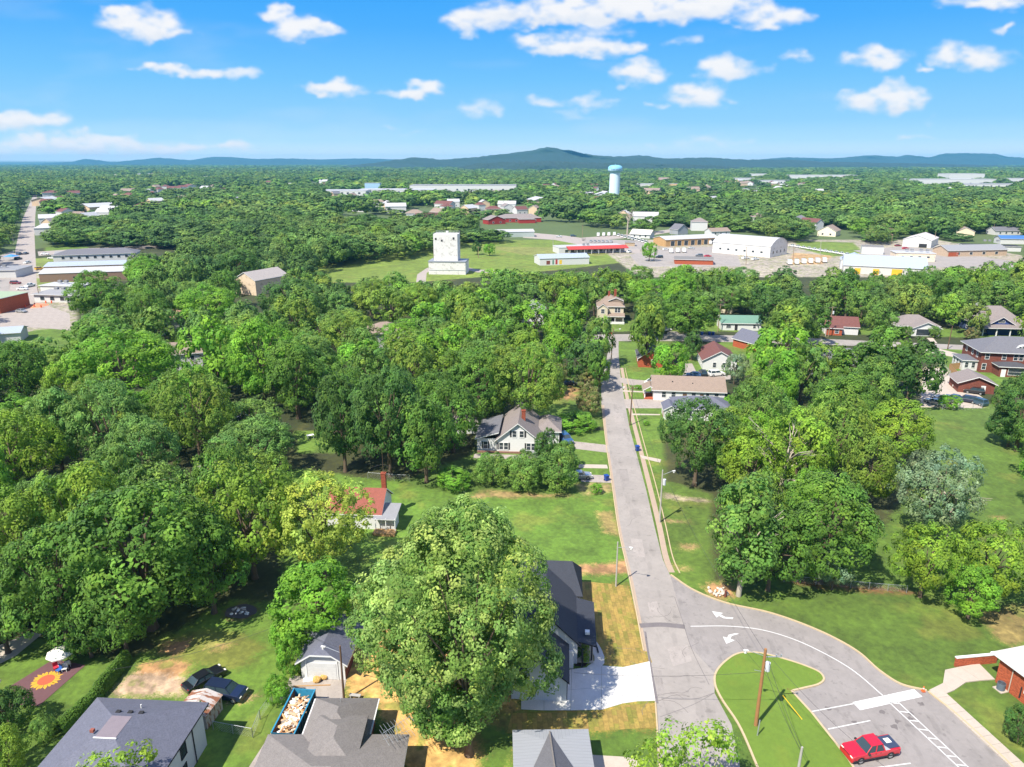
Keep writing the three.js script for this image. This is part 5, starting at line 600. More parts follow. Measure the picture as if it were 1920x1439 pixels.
function crown(kind, seed, { R = 5, y0 = 2.2, y1 = 12, lobes = 12, clumps = 150, leaves = 28, size = 0.42, clumpR = 0.95, shape = 'round', sparse = 0.0, rough = 1, vary = 0.45, extra = [], core = 1, reach = 0 }) {
  const r = rand(seed), [c0, c1, share] = KIND[kind], hc = (y1 - y0) / 2, cy = (y0 + y1) / 2, L = [];
  for (let i = 0; i < lobes; i++) {   // big lobes set round the crown's outline
    const g = i * 2.39996 + r() * 0.9, v = 1 - 2 * (i + 0.5) / lobes, w = Math.sqrt(1 - v * v) * (shape === 'spread' ? 1.0 : shape === 'tall' ? 0.85 : 0.95), k = 0.52 + reach + (0.22 + reach) * r();
    const taper = shape === 'cone' ? lerp(1.15, 0.35, (v + 1) / 2) : shape === 'tall' ? lerp(1.1, 0.7, (v + 1) / 2) : 1;
    L.push({ p: V3(Math.cos(g) * w * R * k * taper * 1.15, cy + v * hc * (0.60 + 0.12 * r()), Math.sin(g) * w * R * k * taper * 1.15), r: R * (0.34 + 0.20 * r()) * Math.sqrt(Math.min(1.2, 14 / lobes)), t: 0.82 + 0.36 * r(), h: (r() - 0.5) * 0.18 });
  }
  for (const e of [[0, cy, 0, R * 0.66 * core], [0, cy + hc * 0.35, 0, R * 0.5 * core], ...extra]) L.push({ p: V3(e[0], e[1], e[2]), r: e[3], t: 0.85 + 0.3 * r(), h: (r() - 0.5) * 0.18 });
  const C = [], NL = L.length; let guard = 0;
  while (C.length < clumps && guard++ < clumps * 40) {
    const l = L[Math.floor(r() * NL)], a = r() * 6.2832, v = r() * 1.75 - 0.75, w = Math.sqrt(Math.max(0, 1 - v * v)), d = V3(Math.cos(a) * w, v, Math.sin(a) * w), p = l.p.clone().addScaledVector(d, l.r * (0.82 + 0.2 * r()));
    if (p.y < y0 * 0.6 || L.some((m) => m !== l && m.p.distanceTo(p) < m.r * 0.80)) continue;
    if (r() < sparse) continue;
    C.push({ p, d, l, s: clumpR * (0.65 + 0.7 * r()) });
  }
  const n = C.length * leaves, P = new Float32Array(n * 12), N = new Float32Array(n * 12), K = new Float32Array(n * 12), I = new Uint32Array(n * 6); let q = 0;
  const nn = V3(), t = V3(), b = V3(), p = V3();
  for (const c of C) {
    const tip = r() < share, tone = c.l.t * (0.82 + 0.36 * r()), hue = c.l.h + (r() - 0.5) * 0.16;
    for (let i = 0; i < leaves; i++) {
      const a = r() * 6.2832, v = r() * 1.5 - 0.5, w = Math.sqrt(Math.max(0, 1 - v * v)); nn.set(Math.cos(a) * w, v, Math.sin(a) * w);
      if (nn.dot(c.d) < -0.35) nn.negate();
      const rad = c.s * (0.55 + 0.5 * Math.sqrt(r())); p.copy(c.p).addScaledVector(nn, rad); p.y -= rad * 0.12;
      nn.addScaledVector(c.d, 0.6); nn.y += 0.3; nn.x += (r() - 0.5) * rough; nn.y += (r() - 0.5) * rough * 0.8; nn.z += (r() - 0.5) * rough; nn.normalize();
      t.set(r() - 0.5, r() - 0.5, r() - 0.5).cross(nn).normalize(); b.crossVectors(nn, t);
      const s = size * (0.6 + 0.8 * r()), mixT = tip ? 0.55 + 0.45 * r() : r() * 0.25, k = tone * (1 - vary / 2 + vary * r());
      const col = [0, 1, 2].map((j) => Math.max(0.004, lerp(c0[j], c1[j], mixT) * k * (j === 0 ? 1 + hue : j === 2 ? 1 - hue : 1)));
      const o = q * 12; [[t, 0.62], [b, 0.42], [t, -0.62], [b, -0.42]].forEach(([ax, f], j) => { P[o + j * 3] = p.x + ax.x * s * f; P[o + j * 3 + 1] = p.y + ax.y * s * f - (j % 2 ? 0 : s * 0.1); P[o + j * 3 + 2] = p.z + ax.z * s * f; N[o + j * 3] = nn.x; N[o + j * 3 + 1] = nn.y; N[o + j * 3 + 2] = nn.z; K[o + j * 3] = col[0]; K[o + j * 3 + 1] = col[1]; K[o + j * 3 + 2] = col[2]; });
      I.set([q * 4, q * 4 + 1, q * 4 + 2, q * 4, q * 4 + 2, q * 4 + 3], q * 6); q++;
    }
  }
  const g = new THREE.BufferGeometry(); g.setAttribute('position', new THREE.BufferAttribute(P, 3)); g.setAttribute('normal', new THREE.BufferAttribute(N, 3)); g.setAttribute('color', new THREE.BufferAttribute(K, 3)); g.setIndex(new THREE.BufferAttribute(I, 1));
  g.userData.lobes = L; return g;
}
function trunkOf(lobes, y0, girth, seed, lean = 0) {
  const r = rand(seed), m = new MB(), top = V3(lean, y0 + 2.6, (r() - 0.5) * 0.6), fork = V3(lean * 0.6, y0 * 0.9 + 0.5, 0);
  m.tube(V3(0, -0.1, 0), V3(lean * 0.1, 0.5, 0), girth * 1.5, girth * 1.08, 9, false).tube(V3(lean * 0.1, 0.5, 0), fork, girth * 1.08, girth * 0.86, 9, false).tube(fork, top, girth * 0.86, girth * 0.6, 8, false);
  lobes.slice(0, 9).forEach((l, i) => { const s = i % 2 ? fork : top, mid = s.clone().lerp(l.p, 0.55).add(V3((r() - 0.5) * 0.8, 0.5, (r() - 0.5) * 0.8)); m.tube(s, mid, girth * 0.42, girth * 0.26, 6, false).tube(mid, l.p, girth * 0.26, girth * 0.1, 5, false); });
  return m.geo();
}
const FORM = { oak: 'round', shade: 'round', ash: 'round', hack: 'round', elm: 'spread', gold: 'spread', lime: 'round', fresh: 'round', feather: 'spread', silver: 'spread', myrtle: 'round' };
const protoCache = new Map();
function proto(kind, lod, variant) {
  const key = kind + lod + variant; if (protoCache.has(key)) return protoCache.get(key);
  const seed = 1000 + Object.keys(KIND).indexOf(kind) * 37 + lod * 7 + variant * 911, form = FORM[kind] || 'round', fine = [{ lobes: 14, clumps: 260, leaves: 32, size: 0.32, clumpR: 0.78, rough: 0.85, vary: .4 }, { lobes: 12, clumps: 150, leaves: 24, size: 0.50, clumpR: 0.95, rough: 0.55, vary: .35 }, { lobes: 8, clumps: 44, leaves: 18, size: 1.15, clumpR: 1.5, rough: 0.2, vary: .15 }, { lobes: 26, clumps: 440, leaves: 34, size: 0.23, clumpR: 0.58, rough: 0.85, vary: .4 }][lod];
  const vs = [{}, { lobes: Math.round(fine.lobes * 0.7), shape: 'tall', R: 4.9 }, { lobes: Math.round(fine.lobes * 1.25), shape: 'spread', R: 5.8, y0: 2.8 }][variant % 3], c = crown(kind, seed, { R: form === 'spread' ? 5.6 : 5, y0: form === 'spread' ? 3 : 2.2, y1: 12, shape: form, ...fine, ...(lod < 2 || lod === 3 ? vs : {}) }), tk = trunkOf(c.userData.lobes, 2.6, 0.34, seed + 3); delete c.userData.lobes;
  const o = { crown: c, trunk: tk }; protoCache.set(key, o); return o;
}
const TREES = [];   // [x, z, radius, height, kind, label, group]
let treeCount = 0;
const SAY = { oak: 'mid-green', shade: 'dark green', ash: 'soft green', hack: 'yellow-green', elm: 'olive green', gold: 'bright yellow-green', lime: 'pale lime', fresh: 'vivid green', feather: 'feathery green', silver: 'silvery grey-green', myrtle: 'reddish flowering' };
function plantTree(x, z, R, H, kind, lod, variant, label, group, cat = 'tree', name = 'broadleaf_tree') {
  const p = proto(kind, lod, variant), t = new THREE.Group(), rad = FORM[kind] === 'spread' ? 6.6 : 6.0; t.name = numbered(name); tag(t, label, cat, group);
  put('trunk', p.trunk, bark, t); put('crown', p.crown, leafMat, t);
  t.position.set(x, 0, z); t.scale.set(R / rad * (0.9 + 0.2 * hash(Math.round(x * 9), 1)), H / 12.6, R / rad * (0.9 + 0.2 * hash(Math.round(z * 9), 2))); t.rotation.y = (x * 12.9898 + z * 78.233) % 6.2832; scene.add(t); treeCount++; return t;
}
// trees that the picture singles out: crown centre, crown top, crown width, foot of the trunk (all in pixels), kind, what sets it apart
const NAMED = [
  [285, 898, 300, 1178, 'oak', 'large dark tree with a rounded clumpy crown above the bare patch of the car yard'], [128, 985, 220, 1205, 'oak', 'broad tree left of the large dark tree, above the painted patio umbrella'], [55, 905, 200, 1130, 'hack', 'yellow-green tree at the left edge halfway down the picture'], [178, 872, 170, 1090, 'hack', 'olive-yellow tree behind the left shoulder of the large dark tree'], [15, 1040, 150, 1225, 'ash', 'tree on the left edge above the concrete drive'],
  [478, 876, 180, 1085, 'hack', 'olive tree with loose crown in front of the long white garden shed'], [402, 960, 160, 1150, 'oak', 'tree at the right shoulder of the large dark tree over the shaded yard'], [606, 890, 200, 1080, 'lime', 'pale lime-yellow tree in front of the red roofed cottage'], [600, 1052, 175, 1205, 'fresh', 'vivid green tree directly below the pale lime tree and above the garage'], [172, 1120, 110, 1232, 'oak', 'small tree just above the patio umbrella'], [238, 1085, 140, 1225, 'oak', 'low tree between the umbrella and the bare earth'],
  [120, 728, 140, 895, 'feather', 'left one of two feathery trees with layered fronds in the left wood'], [218, 710, 150, 900, 'feather', 'right one of two feathery trees with layered fronds in the left wood'], [42, 765, 190, 945, 'gold', 'bright yellow-green tree at the left edge above the olive one'], [278, 782, 165, 945, 'feather', 'feathery tree in front of the dark gap beside the garden shed'], [378, 690, 150, 875, 'elm', 'upright olive tree left of the dark weathered shed'], [484, 782, 160, 892, 'feather', 'low wide feathery tree behind the garden shed, left of the small lawn'], [245, 612, 190, 765, 'fresh', 'bright round tree left of the roof with pale orange tiles'], [410, 604, 120, 758, 'fresh', 'bright green tree, left half of the massive bright pair in the left wood'], [500, 588, 150, 768, 'fresh', 'bright green tree, right half of the massive bright pair in the left wood'], [560, 632, 150, 785, 'oak', 'tree with open crown right of the massive bright one'], [135, 676, 100, 785, 'gold', 'small lime coloured tree in the left wood'], [45, 632, 140, 775, 'oak', 'round tree near the left edge below the pale metal roof'],
  [648, 706, 130, 885, 'shade', 'dark dense tree touching the right end of the small enclosed lawn'], [732, 688, 140, 893, 'shade', 'taller dark dense tree behind the aerial mast of the red roofed cottage'], [800, 748, 130, 905, 'oak', 'tall tree left of the white gabled house'], [990, 640, 150, 800, 'elm', 'light olive tree behind the white gabled house'], [900, 650, 140, 800, 'oak', 'tall dark tree left of the light olive one behind the white gabled house'], [1096, 638, 92, 722, 'shade', 'dense dark round tree shading the street by the parked car'], [1106, 692, 52, 733, 'myrtle', 'bronze tinted small tree under the dark street tree'], [1105, 724, 58, 782, 'myrtle', 'rust tipped flowering tree overhanging the street edge'], [1050, 682, 34, 728, 'myrtle', 'purple-brown small tree beside the bare parking patch'],
  [1210, 556, 92, 688, 'elm', 'tall tree between the cream house and the pole at the cross street'], [1290, 542, 120, 640, 'oak', 'wide tree behind the cross street, left of the green roof'], [1256, 640, 74, 718, 'fresh', 'light green maple beside the orange brick house'], [1297, 618, 38, 676, 'shade', 'small dark round tree left of the brown-red roof'], [1376, 664, 46, 720, 'silver', 'thin silvery tree by the parked cars behind the tan roof'], [1455, 612, 110, 725, 'fresh', 'bright green tree right of the brown-red roof'], [1475, 562, 100, 662, 'elm', 'olive tree at the far side of the cross street'],
  [1302, 742, 150, 912, 'shade', 'dark broad tree on the verge right of the street, behind the pole'], [1400, 795, 140, 950, 'gold', 'yellow-green tree behind the ivy covered one'], [1485, 780, 150, 940, 'gold', 'bright yellow-green tree with bare branches in the right thicket'], [1535, 880, 220, 1092, 'oak', 'large tree in the middle of the right thicket above the lawn'], [1440, 960, 130, 1108, 'oak', 'tree between the ivy covered one and the large middle one'], [1740, 840, 180, 1020, 'silver', 'silvery willow-like tree with pale limbs beside the big field'], [1725, 982, 130, 1120, 'gold', 'yellow-green tree below the silvery one'], [1842, 978, 150, 1125, 'gold', 'spreading yellow-green tree reaching out over the big field'], [1815, 1060, 100, 1160, 'fresh', 'low bright tree at the lower tip of the right thicket'], [1668, 748, 170, 880, 'gold', 'domed yellow-green tree at the top of the big field'], [1575, 700, 140, 830, 'oak', 'tree below the half hidden white house on the right'], [1606, 640, 110, 750, 'oak', 'left tree of the dark spreading group left of the car park'], [1655, 606, 110, 745, 'oak', 'tallest tree of the dark spreading group left of the car park'], [1700, 640, 105, 762, 'shade', 'right tree of the dark spreading group overhanging the car park'], [1905, 690, 130, 845, 'shade', 'dark tree at the right edge over the big field'], [1890, 770, 90, 838, 'shade', 'low dark skirted tree below the dark tree at the right edge'],
  [92, 636, 110, 745, 'ash', 'soft green tree beside the pale metal roof near the road bend'], [190, 506, 124, 612, 'oak', 'dark round tree between the small corner shop and the tan gabled hall'], [287, 532, 104, 640, 'oak', 'round tree behind the roof with pale orange tiles'], [398, 530, 116, 628, 'fresh', 'bright tree in front of the left corner of the tan gabled hall'], [552, 520, 132, 620, 'shade', 'dark wide tree right of the tan gabled hall'], [1588, 500, 46, 560, 'shade', 'dark tree before the left end of the yellow-doored warehouse'], [1640, 510, 34, 552, 'oak', 'narrow tree before the middle of the yellow-doored warehouse'], [1700, 506, 44, 560, 'oak', 'tree before the right half of the yellow-doored warehouse'], [1738, 498, 40, 556, 'ash', 'tree at the right end of the yellow-doored warehouse'],
  [1120, 590, 70, 690, 'ash', 'soft green tree crowding the left side of the street head'], [1122, 655, 46, 735, 'oak', 'small tree leaning over the left edge of the upper street'],
  [1560, 1030, 80, 1106, 'silver', 'small grey-green tree in front of the large middle tree'], [895, 452, 22, 478, 'shade', 'narrow dark tree beside the grey-green shed in the field'], [918, 456, 24, 480, 'fresh', 'small bright tree right of the narrow dark tree in the field'], [1217, 453, 30, 490, 'fresh', 'single round tree in the depot yard'],
];
const SHRUBS = [
  [545, 1150, 80, 1218, 'fresh', 'vine-covered bush around the short pole stub'], [546, 1196, 60, 1266, 'fresh', 'leafy bush hugging the left wall of the garage'], [522, 1270, 60, 1320, 'fresh', 'ragged bush at the end of the wire fence'], [922, 852, 76, 908, 'ash', 'leftmost shrub of the row before the white gabled house'], [985, 850, 95, 914, 'ash', 'middle shrub of the row before the white gabled house'], [1046, 846, 95, 918, 'ash', 'shrub at the street end of the row before the white gabled house'], [1024, 806, 48, 866, 'shade', 'dark pointed evergreen at the corner of the white gabled house'], [1060, 828, 52, 880, 'ash', 'shrub beside the dark evergreen at the house corner'], [1078, 776, 90, 806, 'fresh', 'bed of tall lilies along the drive of the white gabled house'], [850, 880, 80, 915, 'fresh', 'low scrub at the wood edge left of the shrub row'], [1118, 908, 26, 926, 'fresh', 'small round bush by the blue bin'],
  [1908, 1328, 60, 1392, 'shade', 'clipped dark evergreen on the school lawn at the right edge'], [384, 1318, 22, 1356, 'shade', 'dark creeper on the corner of the white two-storey house'], [18, 1370, 80, 1450, 'hack', 'yellowish shrub in the lower left corner'], [20, 1300, 90, 1372, 'shade', 'dark evergreen shrub at the left edge below the patio'], [85, 1345, 50, 1388, 'ash', 'rounded shrub right of the dark evergreen in the lower left'], [1365, 742, 30, 772, 'fresh', 'bush at the right end of the grey cottage'], [1212, 790, 14, 798, 'fresh', 'tiny sapling on the verge below the leaning pole'], [1196, 722, 12, 730, 'fresh', 'small bush by the drive of the tan apartment house'], [1780, 742, 44, 766, 'fresh', 'flowering bush between the parked cars'], [1700, 612, 22, 634, 'ash', 'left clipped shrub before the grey-brown bungalow'], [1752, 612, 22, 634, 'ash', 'right clipped shrub before the grey-brown bungalow'], [1822, 614, 28, 638, 'myrtle', 'pink crape shrub beside the large blue bungalow'], [458, 640, 10, 648, 'ash', 'round bush in the grass field left of the mill'],
];
const KEEP = [[0, 490, 22, 440, 34, 402, 55, 360, 74, 360, 72, 440, 90, 450, 170, 452, 330, 455, 330, 466, 235, 470, 210, 500, 135, 520, 132, 622, 0, 640], [560, 510, 640, 488, 730, 468, 808, 458, 870, 447, 1030, 443, 1170, 465, 1190, 490, 1075, 505, 900, 497, 880, 520, 790, 522, 700, 500, 620, 506], [905, 405, 1010, 402, 1205, 426, 1365, 422, 1490, 444, 1540, 440, 1552, 416, 1590, 418, 1600, 440, 1668, 446, 1682, 436, 1785, 434, 1802, 442, 1815, 428, 1920, 422, 1920, 484, 1800, 492, 1745, 502, 1690, 510, 1625, 496, 1545, 498, 1400, 500, 1200, 488, 1080, 450],
  [1136, 610, 1180, 612, 1180, 640, 1260, 626, 1345, 622, 1345, 640, 1200, 650, 1205, 690, 1222, 702, 1228, 800, 1236, 905, 1262, 915, 1325, 925, 1335, 1120, 1400, 1150, 1450, 1155, 1480, 1112, 1700, 1122, 1770, 1150, 1860, 1130, 1870, 1000, 1830, 900, 1750, 780, 1735, 760, 1740, 690, 1750, 655, 1690, 645, 1690, 632, 1920, 640, 1920, 690, 1845, 720, 1845, 790, 1920, 850, 1920, 1439, 960, 1439, 960, 1330, 1010, 1330, 1080, 1090, 985, 1062, 700, 1062, 690, 1000, 740, 960, 740, 918, 880, 930, 1090, 930, 1090, 850, 1060, 800, 1030, 770, 1050, 730, 1090, 735, 1125, 780, 1128, 720, 1142, 690], [535, 905, 600, 880, 740, 905, 740, 918, 690, 915, 640, 925, 560, 930], [548, 790, 585, 790, 625, 800, 622, 850, 575, 842], [0, 1180, 60, 1185, 110, 1205, 100, 1245, 160, 1252, 235, 1236, 330, 1195, 440, 1128, 515, 1140, 525, 1270, 545, 1270, 640, 1170, 690, 1170, 720, 1230, 640, 1439, 0, 1439], [1355, 590, 1430, 590, 1430, 622, 1355, 622], [1555, 628, 1650, 636, 1650, 652, 1540, 640], [1280, 655, 1372, 655, 1372, 760, 1215, 760, 1215, 715, 1280, 715]].map((l) => { const o = []; for (let i = 0; i < l.length; i += 2) o.push([l[i], l[i + 1]]); return o; });
const SHOWN = [[137, 893, 768, 1052, 866], [104, 650, 888, 752, 1000], [115, 366, 868, 434, 902], [170, 1218, 704, 1370, 752], [185, 1308, 640, 1368, 715], [190, 1203, 645, 1248, 692], [255, 1112, 545, 1180, 612], [240, 1355, 588, 1430, 624], [255, 1357, 567, 1372, 590], [238, 1555, 586, 1620, 630], [230, 1690, 588, 1774, 634], [225, 1835, 572, 1920, 632], [180, 1800, 628, 1920, 740], [380, 806, 438, 882, 512], [310, 452, 510, 516, 556], [250, 298, 594, 336, 611], [235, 710, 606, 742, 622], [250, 992, 573, 1012, 590], [188, 1543, 676, 1573, 694], [205, 1398, 622, 1424, 642], [420, 975, 470, 1180, 500], [430, 1200, 440, 1490, 492], [400, 1600, 470, 1760, 490], [400, 80, 465, 230, 528], [320, 70, 535, 136, 590], [205, 338, 645, 366, 668], [1800, 600, 342, 962, 357], [700, 905, 405, 1012, 432]];
function inside(poly, x, y) { let c = false; for (let i = 0, j = poly.length - 1; i < poly.length; j = i++) { const [xi, yi] = poly[i], [xj, yj] = poly[j]; if (yi > y !== yj > y && x < (xj - xi) * (y - yi) / (yj - yi) + xi) c = !c; } return c; }
function spoils(x, z, R, H) {   // would a tree here stand in a clearing, or before a house, that the place shows open?
  const P = [[0, H, 0], [0, H * 0.6, 0], [-R * 0.85, H * 0.6, 0], [R * 0.85, H * 0.6, 0], [0, H * 0.25, R * 0.7], [-R * 0.6, H * 0.85, 0], [R * 0.6, H * 0.85, 0], [-R * .6, H * .3, R * .5], [R * .6, H * .3, R * .5], [-R * .95, H * .5, 0], [R * .95, H * .5, 0], [-R * .45, H * .95, 0], [R * .45, H * .95, 0], [0, H * .4, R * .8], [-R * .9, H * .75, 0], [R * .9, H * .75, 0]];
  for (const [dx, y, dz] of P) { const [px, py] = proj(x + dx, y, z + dz); for (const k of KEEP) if (inside(k, px, py)) return true; for (const s of SHOWN) if (-z < s[0] + (s[0] > 150 ? 14 : 0) && px > s[1] && px < s[3] && py > s[2] && py < s[4]) return true; }
  for (const f of FOOT) if ((f[0] - x) ** 2 + (f[1] - z) ** 2 < (f[2] * 0.8 + R * 0.55) ** 2) return true;
  return false;
}
{
  for (const [cx, top, w, base, kind, label] of NAMED) { const p = at(cx, base), D = proj(p.x, 6, p.z)[2]; let H = 4; while (H < 40 && proj(p.x, H, p.z)[1] > top) H += 0.2; TREES.push([p.x, p.z, w * D / FOC / 2, H, kind, label, null, 'tree']); }
  const LM = [['white gabled house', 960, 845], ['red roofed cottage', 700, 985], ['white garden shed', 404, 893], ['small enclosed lawn', 585, 820], ['pale orange roof', 318, 622], ['tan gabled hall', 478, 552], ['white mill', 842, 512], ['cream house', 1147, 606], ['tan apartment house', 1295, 748], ['green roofed bungalow', 1391, 620], ['dull red roofed brick cottage', 1584, 628], ['grey-brown bungalow', 1724, 628], ['blue bungalow', 1880, 628], ['car park', 1780, 740], ['big field', 1850, 930], ['yellow-doored warehouse', 1668, 515], ['red awning', 1105, 474], ['arched warehouse', 1412, 478], ['highway corner shops', 112, 567], ['brown walled shed', 158, 527], ['painted patio', 86, 1276], ['car yard', 330, 1270], ['clipped gable garage', 590, 1230], ['dark street tree', 1096, 722], ['stop sign', 1144, 640], ['tan roof corner in the wood', 722, 640], ['ivy covered tree', 1385, 1115], ['silvery tree', 1740, 1020], ['feathery tree pair', 170, 900], ['massive bright tree pair', 455, 765], ['pale lime tree', 606, 1080], ['aerial mast', 722, 900], ['road bend', 60, 620], ['grassy field left of the mill', 640, 505]].map(([n, px, py]) => [n, at(px, py)]);
  const place = (x, z) => { let best = null, bd = 1e9; for (const [n, p] of LM) { const d = Math.hypot(p.x - x, (p.z - z) * 0.8); if (d < bd) { bd = d; best = [n, p]; } } const dx = x - best[1].x, dz = z - best[1].z; return (Math.abs(dx) > Math.abs(dz) * 1.2 ? (dx < 0 ? 'left of' : 'right of') : dz < 0 ? 'behind' : 'in front of') + ' the ' + best[0]; };
  const named = TREES.length, r = rand(4242);
  const cand = []; for (let gz = -58; gz > -430; gz -= 6.0 + -gz * 0.006) for (let gx = gz * 0.86 - 10; gx < -gz * 0.86 + 10; gx += 6.0 + -gz * 0.006) cand.push([gx + (r() - .5) * 5.5, gz + (r() - .5) * 5.5, r(), r(), r()]);
  for (const [x, z, a, b, c] of cand) {
    const R = 4.2 + 4.2 * a * a + Math.min(2.2, -z * 0.006), H = (9 + 7 * b) * (R > 6.5 ? 1.2 : 1.0), n = fbm(x / 38 + 9, z / 38 + 4, 3);
    if (TREES.some((t) => (t[0] - x) ** 2 + (t[1] - z) ** 2 < (0.66 * (R + t[2])) ** 2) || spoils(x, z, R, H)) continue;
    const kinds = n < 0.42 ? ['oak', 'shade', 'ash', 'oak', 'feather'] : n < 0.55 ? ['oak', 'ash', 'elm', 'fresh', 'oak'] : ['hack', 'elm', 'fresh', 'oak', 'ash'], kind = kinds[Math.floor(c * 5)], where = place(x, z), big = H > 15.5 ? 'tall ' : H < 11.5 ? 'low ' : R > 8 ? 'broad ' : '';
    TREES.push([x, z, R, H, kind, `${big}${SAY[kind]} tree ${where}`, `${big}${SAY[kind]} trees ${where}`, 'tree']);
  }
  const size = (t) => t[2] * t[3] / (t[1] * t[1] + t[0] * t[0]), rest = TREES.splice(named).sort((p, q) => size(q) - size(p)), own = rest.slice(0, 235), mass = rest.slice(235);
  [...TREES, ...own].forEach((t, i) => plantTree(t[0], t[1], t[2], t[3], t[4], -t[1] < 165 ? (t[2] > 7.2 ? 3 : 0) : t[2] > 8.5 ? 3 : 1, Math.floor(hash(i * 7, 3) * 3), t[5], t[6]));
  for (const [cx, top, w, base, kind, label] of SHRUBS) { const p = at(cx, base), D = proj(p.x, 2, p.z)[2]; let H = 0.8; while (H < 20 && proj(p.x, H, p.z)[1] > top) H += 0.1; const s = plantTree(p.x, p.z, w * D / FOC / 2, H * 1.05, kind, -p.z > 165 || w < 40 ? 1 : 0, 0, label, null, 'shrub', 'shrub'); s.scale.y = H / 10.6; s.position.y = -0.14 * H; }
  console.log('trees', TREES.length, own.length, mass.length);
  // the rest of the wood and the far town's trees: more than anyone could count
  const far = mass.map((t) => [t[0], t[1], t[2], t[3], t[4]]), q = rand(99);
  for (let z = -425; z > -9500;) {
    const D = -z, step = D < 1500 ? 13 + D * 0.003 : D < 3200 ? 18 : 32, half = D * 0.80 + 40;
    for (let x = -half; x < half; x += step) {
      const xx = x + (q() - .5) * step * 0.9, zz = z + (q() - .5) * step * 0.9, big = step / 11, R = (7.4 + 5.2 * q()) * Math.max(1, big * 0.98); let H = 10 + 8 * q() + (D > 2500 ? 2 : 0) + 13 * (fbm(xx / 130, zz / 170, 3) - 0.5);
      const open = openGround(xx, zz); if (D > 640 && open < 0.40 && q() < 0.9) continue;
      let bad = false; if (D < 1500) for (const [fx, fy] of [[0, .9], [-.9, .6], [.9, .6], [0, .4]]) { const [px, py] = proj(xx + R * fx, H * fy, zz); for (const k of KEEP) if (inside(k, px, py)) { bad = true; break; } if (!bad) for (const s of SHOWN) if (D < s[0] && px > s[1] - 3 && px < s[3] + 3 && py > s[2] && py < s[4]) { bad = true; break; } if (bad) break; }
      if (bad) continue;
      if (D < 5200) for (const f of FOOT) { if (f[1] > -430) continue; const ddx = Math.abs(f[0] - xx * f[1] / zz), ddz = zz - f[1]; if (ddz > -f[2] * 0.7 && ddz < f[2] + R * 0.6 && Math.abs(f[0] - xx) < f[2] * 0.8 + R * 0.6) { bad = true; break; } if (ddz > 0 && ddz < D * (f[2] > 25 ? 0.22 : 0.10) && ddx < f[2] * 0.8) { H *= 0.36; break; } }
      if (bad) continue;
      const n = fbm(xx / 60 + 9, zz / 60 + 4, 3); far.push([xx, zz, R, H, n < .48 ? ['oak', 'shade', 'ash', 'oak', 'shade'][Math.floor(q() * 5)] : n < .60 ? ['oak', 'ash', 'oak', 'feather', 'shade'][Math.floor(q() * 5)] : ['elm', 'oak', 'ash', 'fresh', 'oak'][Math.floor(q() * 5)]]);
    }
    z -= step;
  }
  console.log('far trees', far.length);
  const wood = new THREE.Group(); wood.name = 'woodland'; scene.add(wood); tag(wood, 'green broadleaf woodland and town trees running from the mill field to the hills', 'woodland', null, 'stuff');
  const groups = new Map(); far.forEach((t) => { const k = t[4] + (t[1] < -700 ? 2 : 1) + (Math.abs(Math.floor(t[0] * 3)) % 2); (groups.get(k) || groups.set(k, []).get(k)).push(t); });
  for (const [k, list] of groups) {
    const kind = k.slice(0, -2), lod = +k[k.length - 2], p = proto(kind, lod, +k[k.length - 1]), rad = FORM[kind] === 'spread' ? 6.6 : 6.0, im = new THREE.InstancedMesh(p.crown, farLeafMat, list.length), mm = new THREE.Matrix4(), qq = new THREE.Quaternion();
    im.name = 'crown'; list.forEach((t, i) => { qq.setFromAxisAngle(V3(0, 1, 0), (t[0] * 7.1 + t[1] * 3.3) % 6.28); im.setMatrixAt(i, mm.compose(V3(t[0], 0, t[1]), qq, V3(t[2] / rad, t[3] / 12.6, t[2] / rad))); const v = (0.48 + 0.40 * fbm(t[0] / 90 + 3, t[1] / 140, 3)) * (0.85 + 0.25 * hash(Math.floor(t[0] * 5), Math.floor(t[1] * 5))); im.setColorAt(i, new THREE.Color(v * (0.92 + 0.2 * hash(Math.floor(t[0]), 7)), v, v * 0.95)); });
    im.castShadow = im.receiveShadow = true; wood.add(im);
  }
}
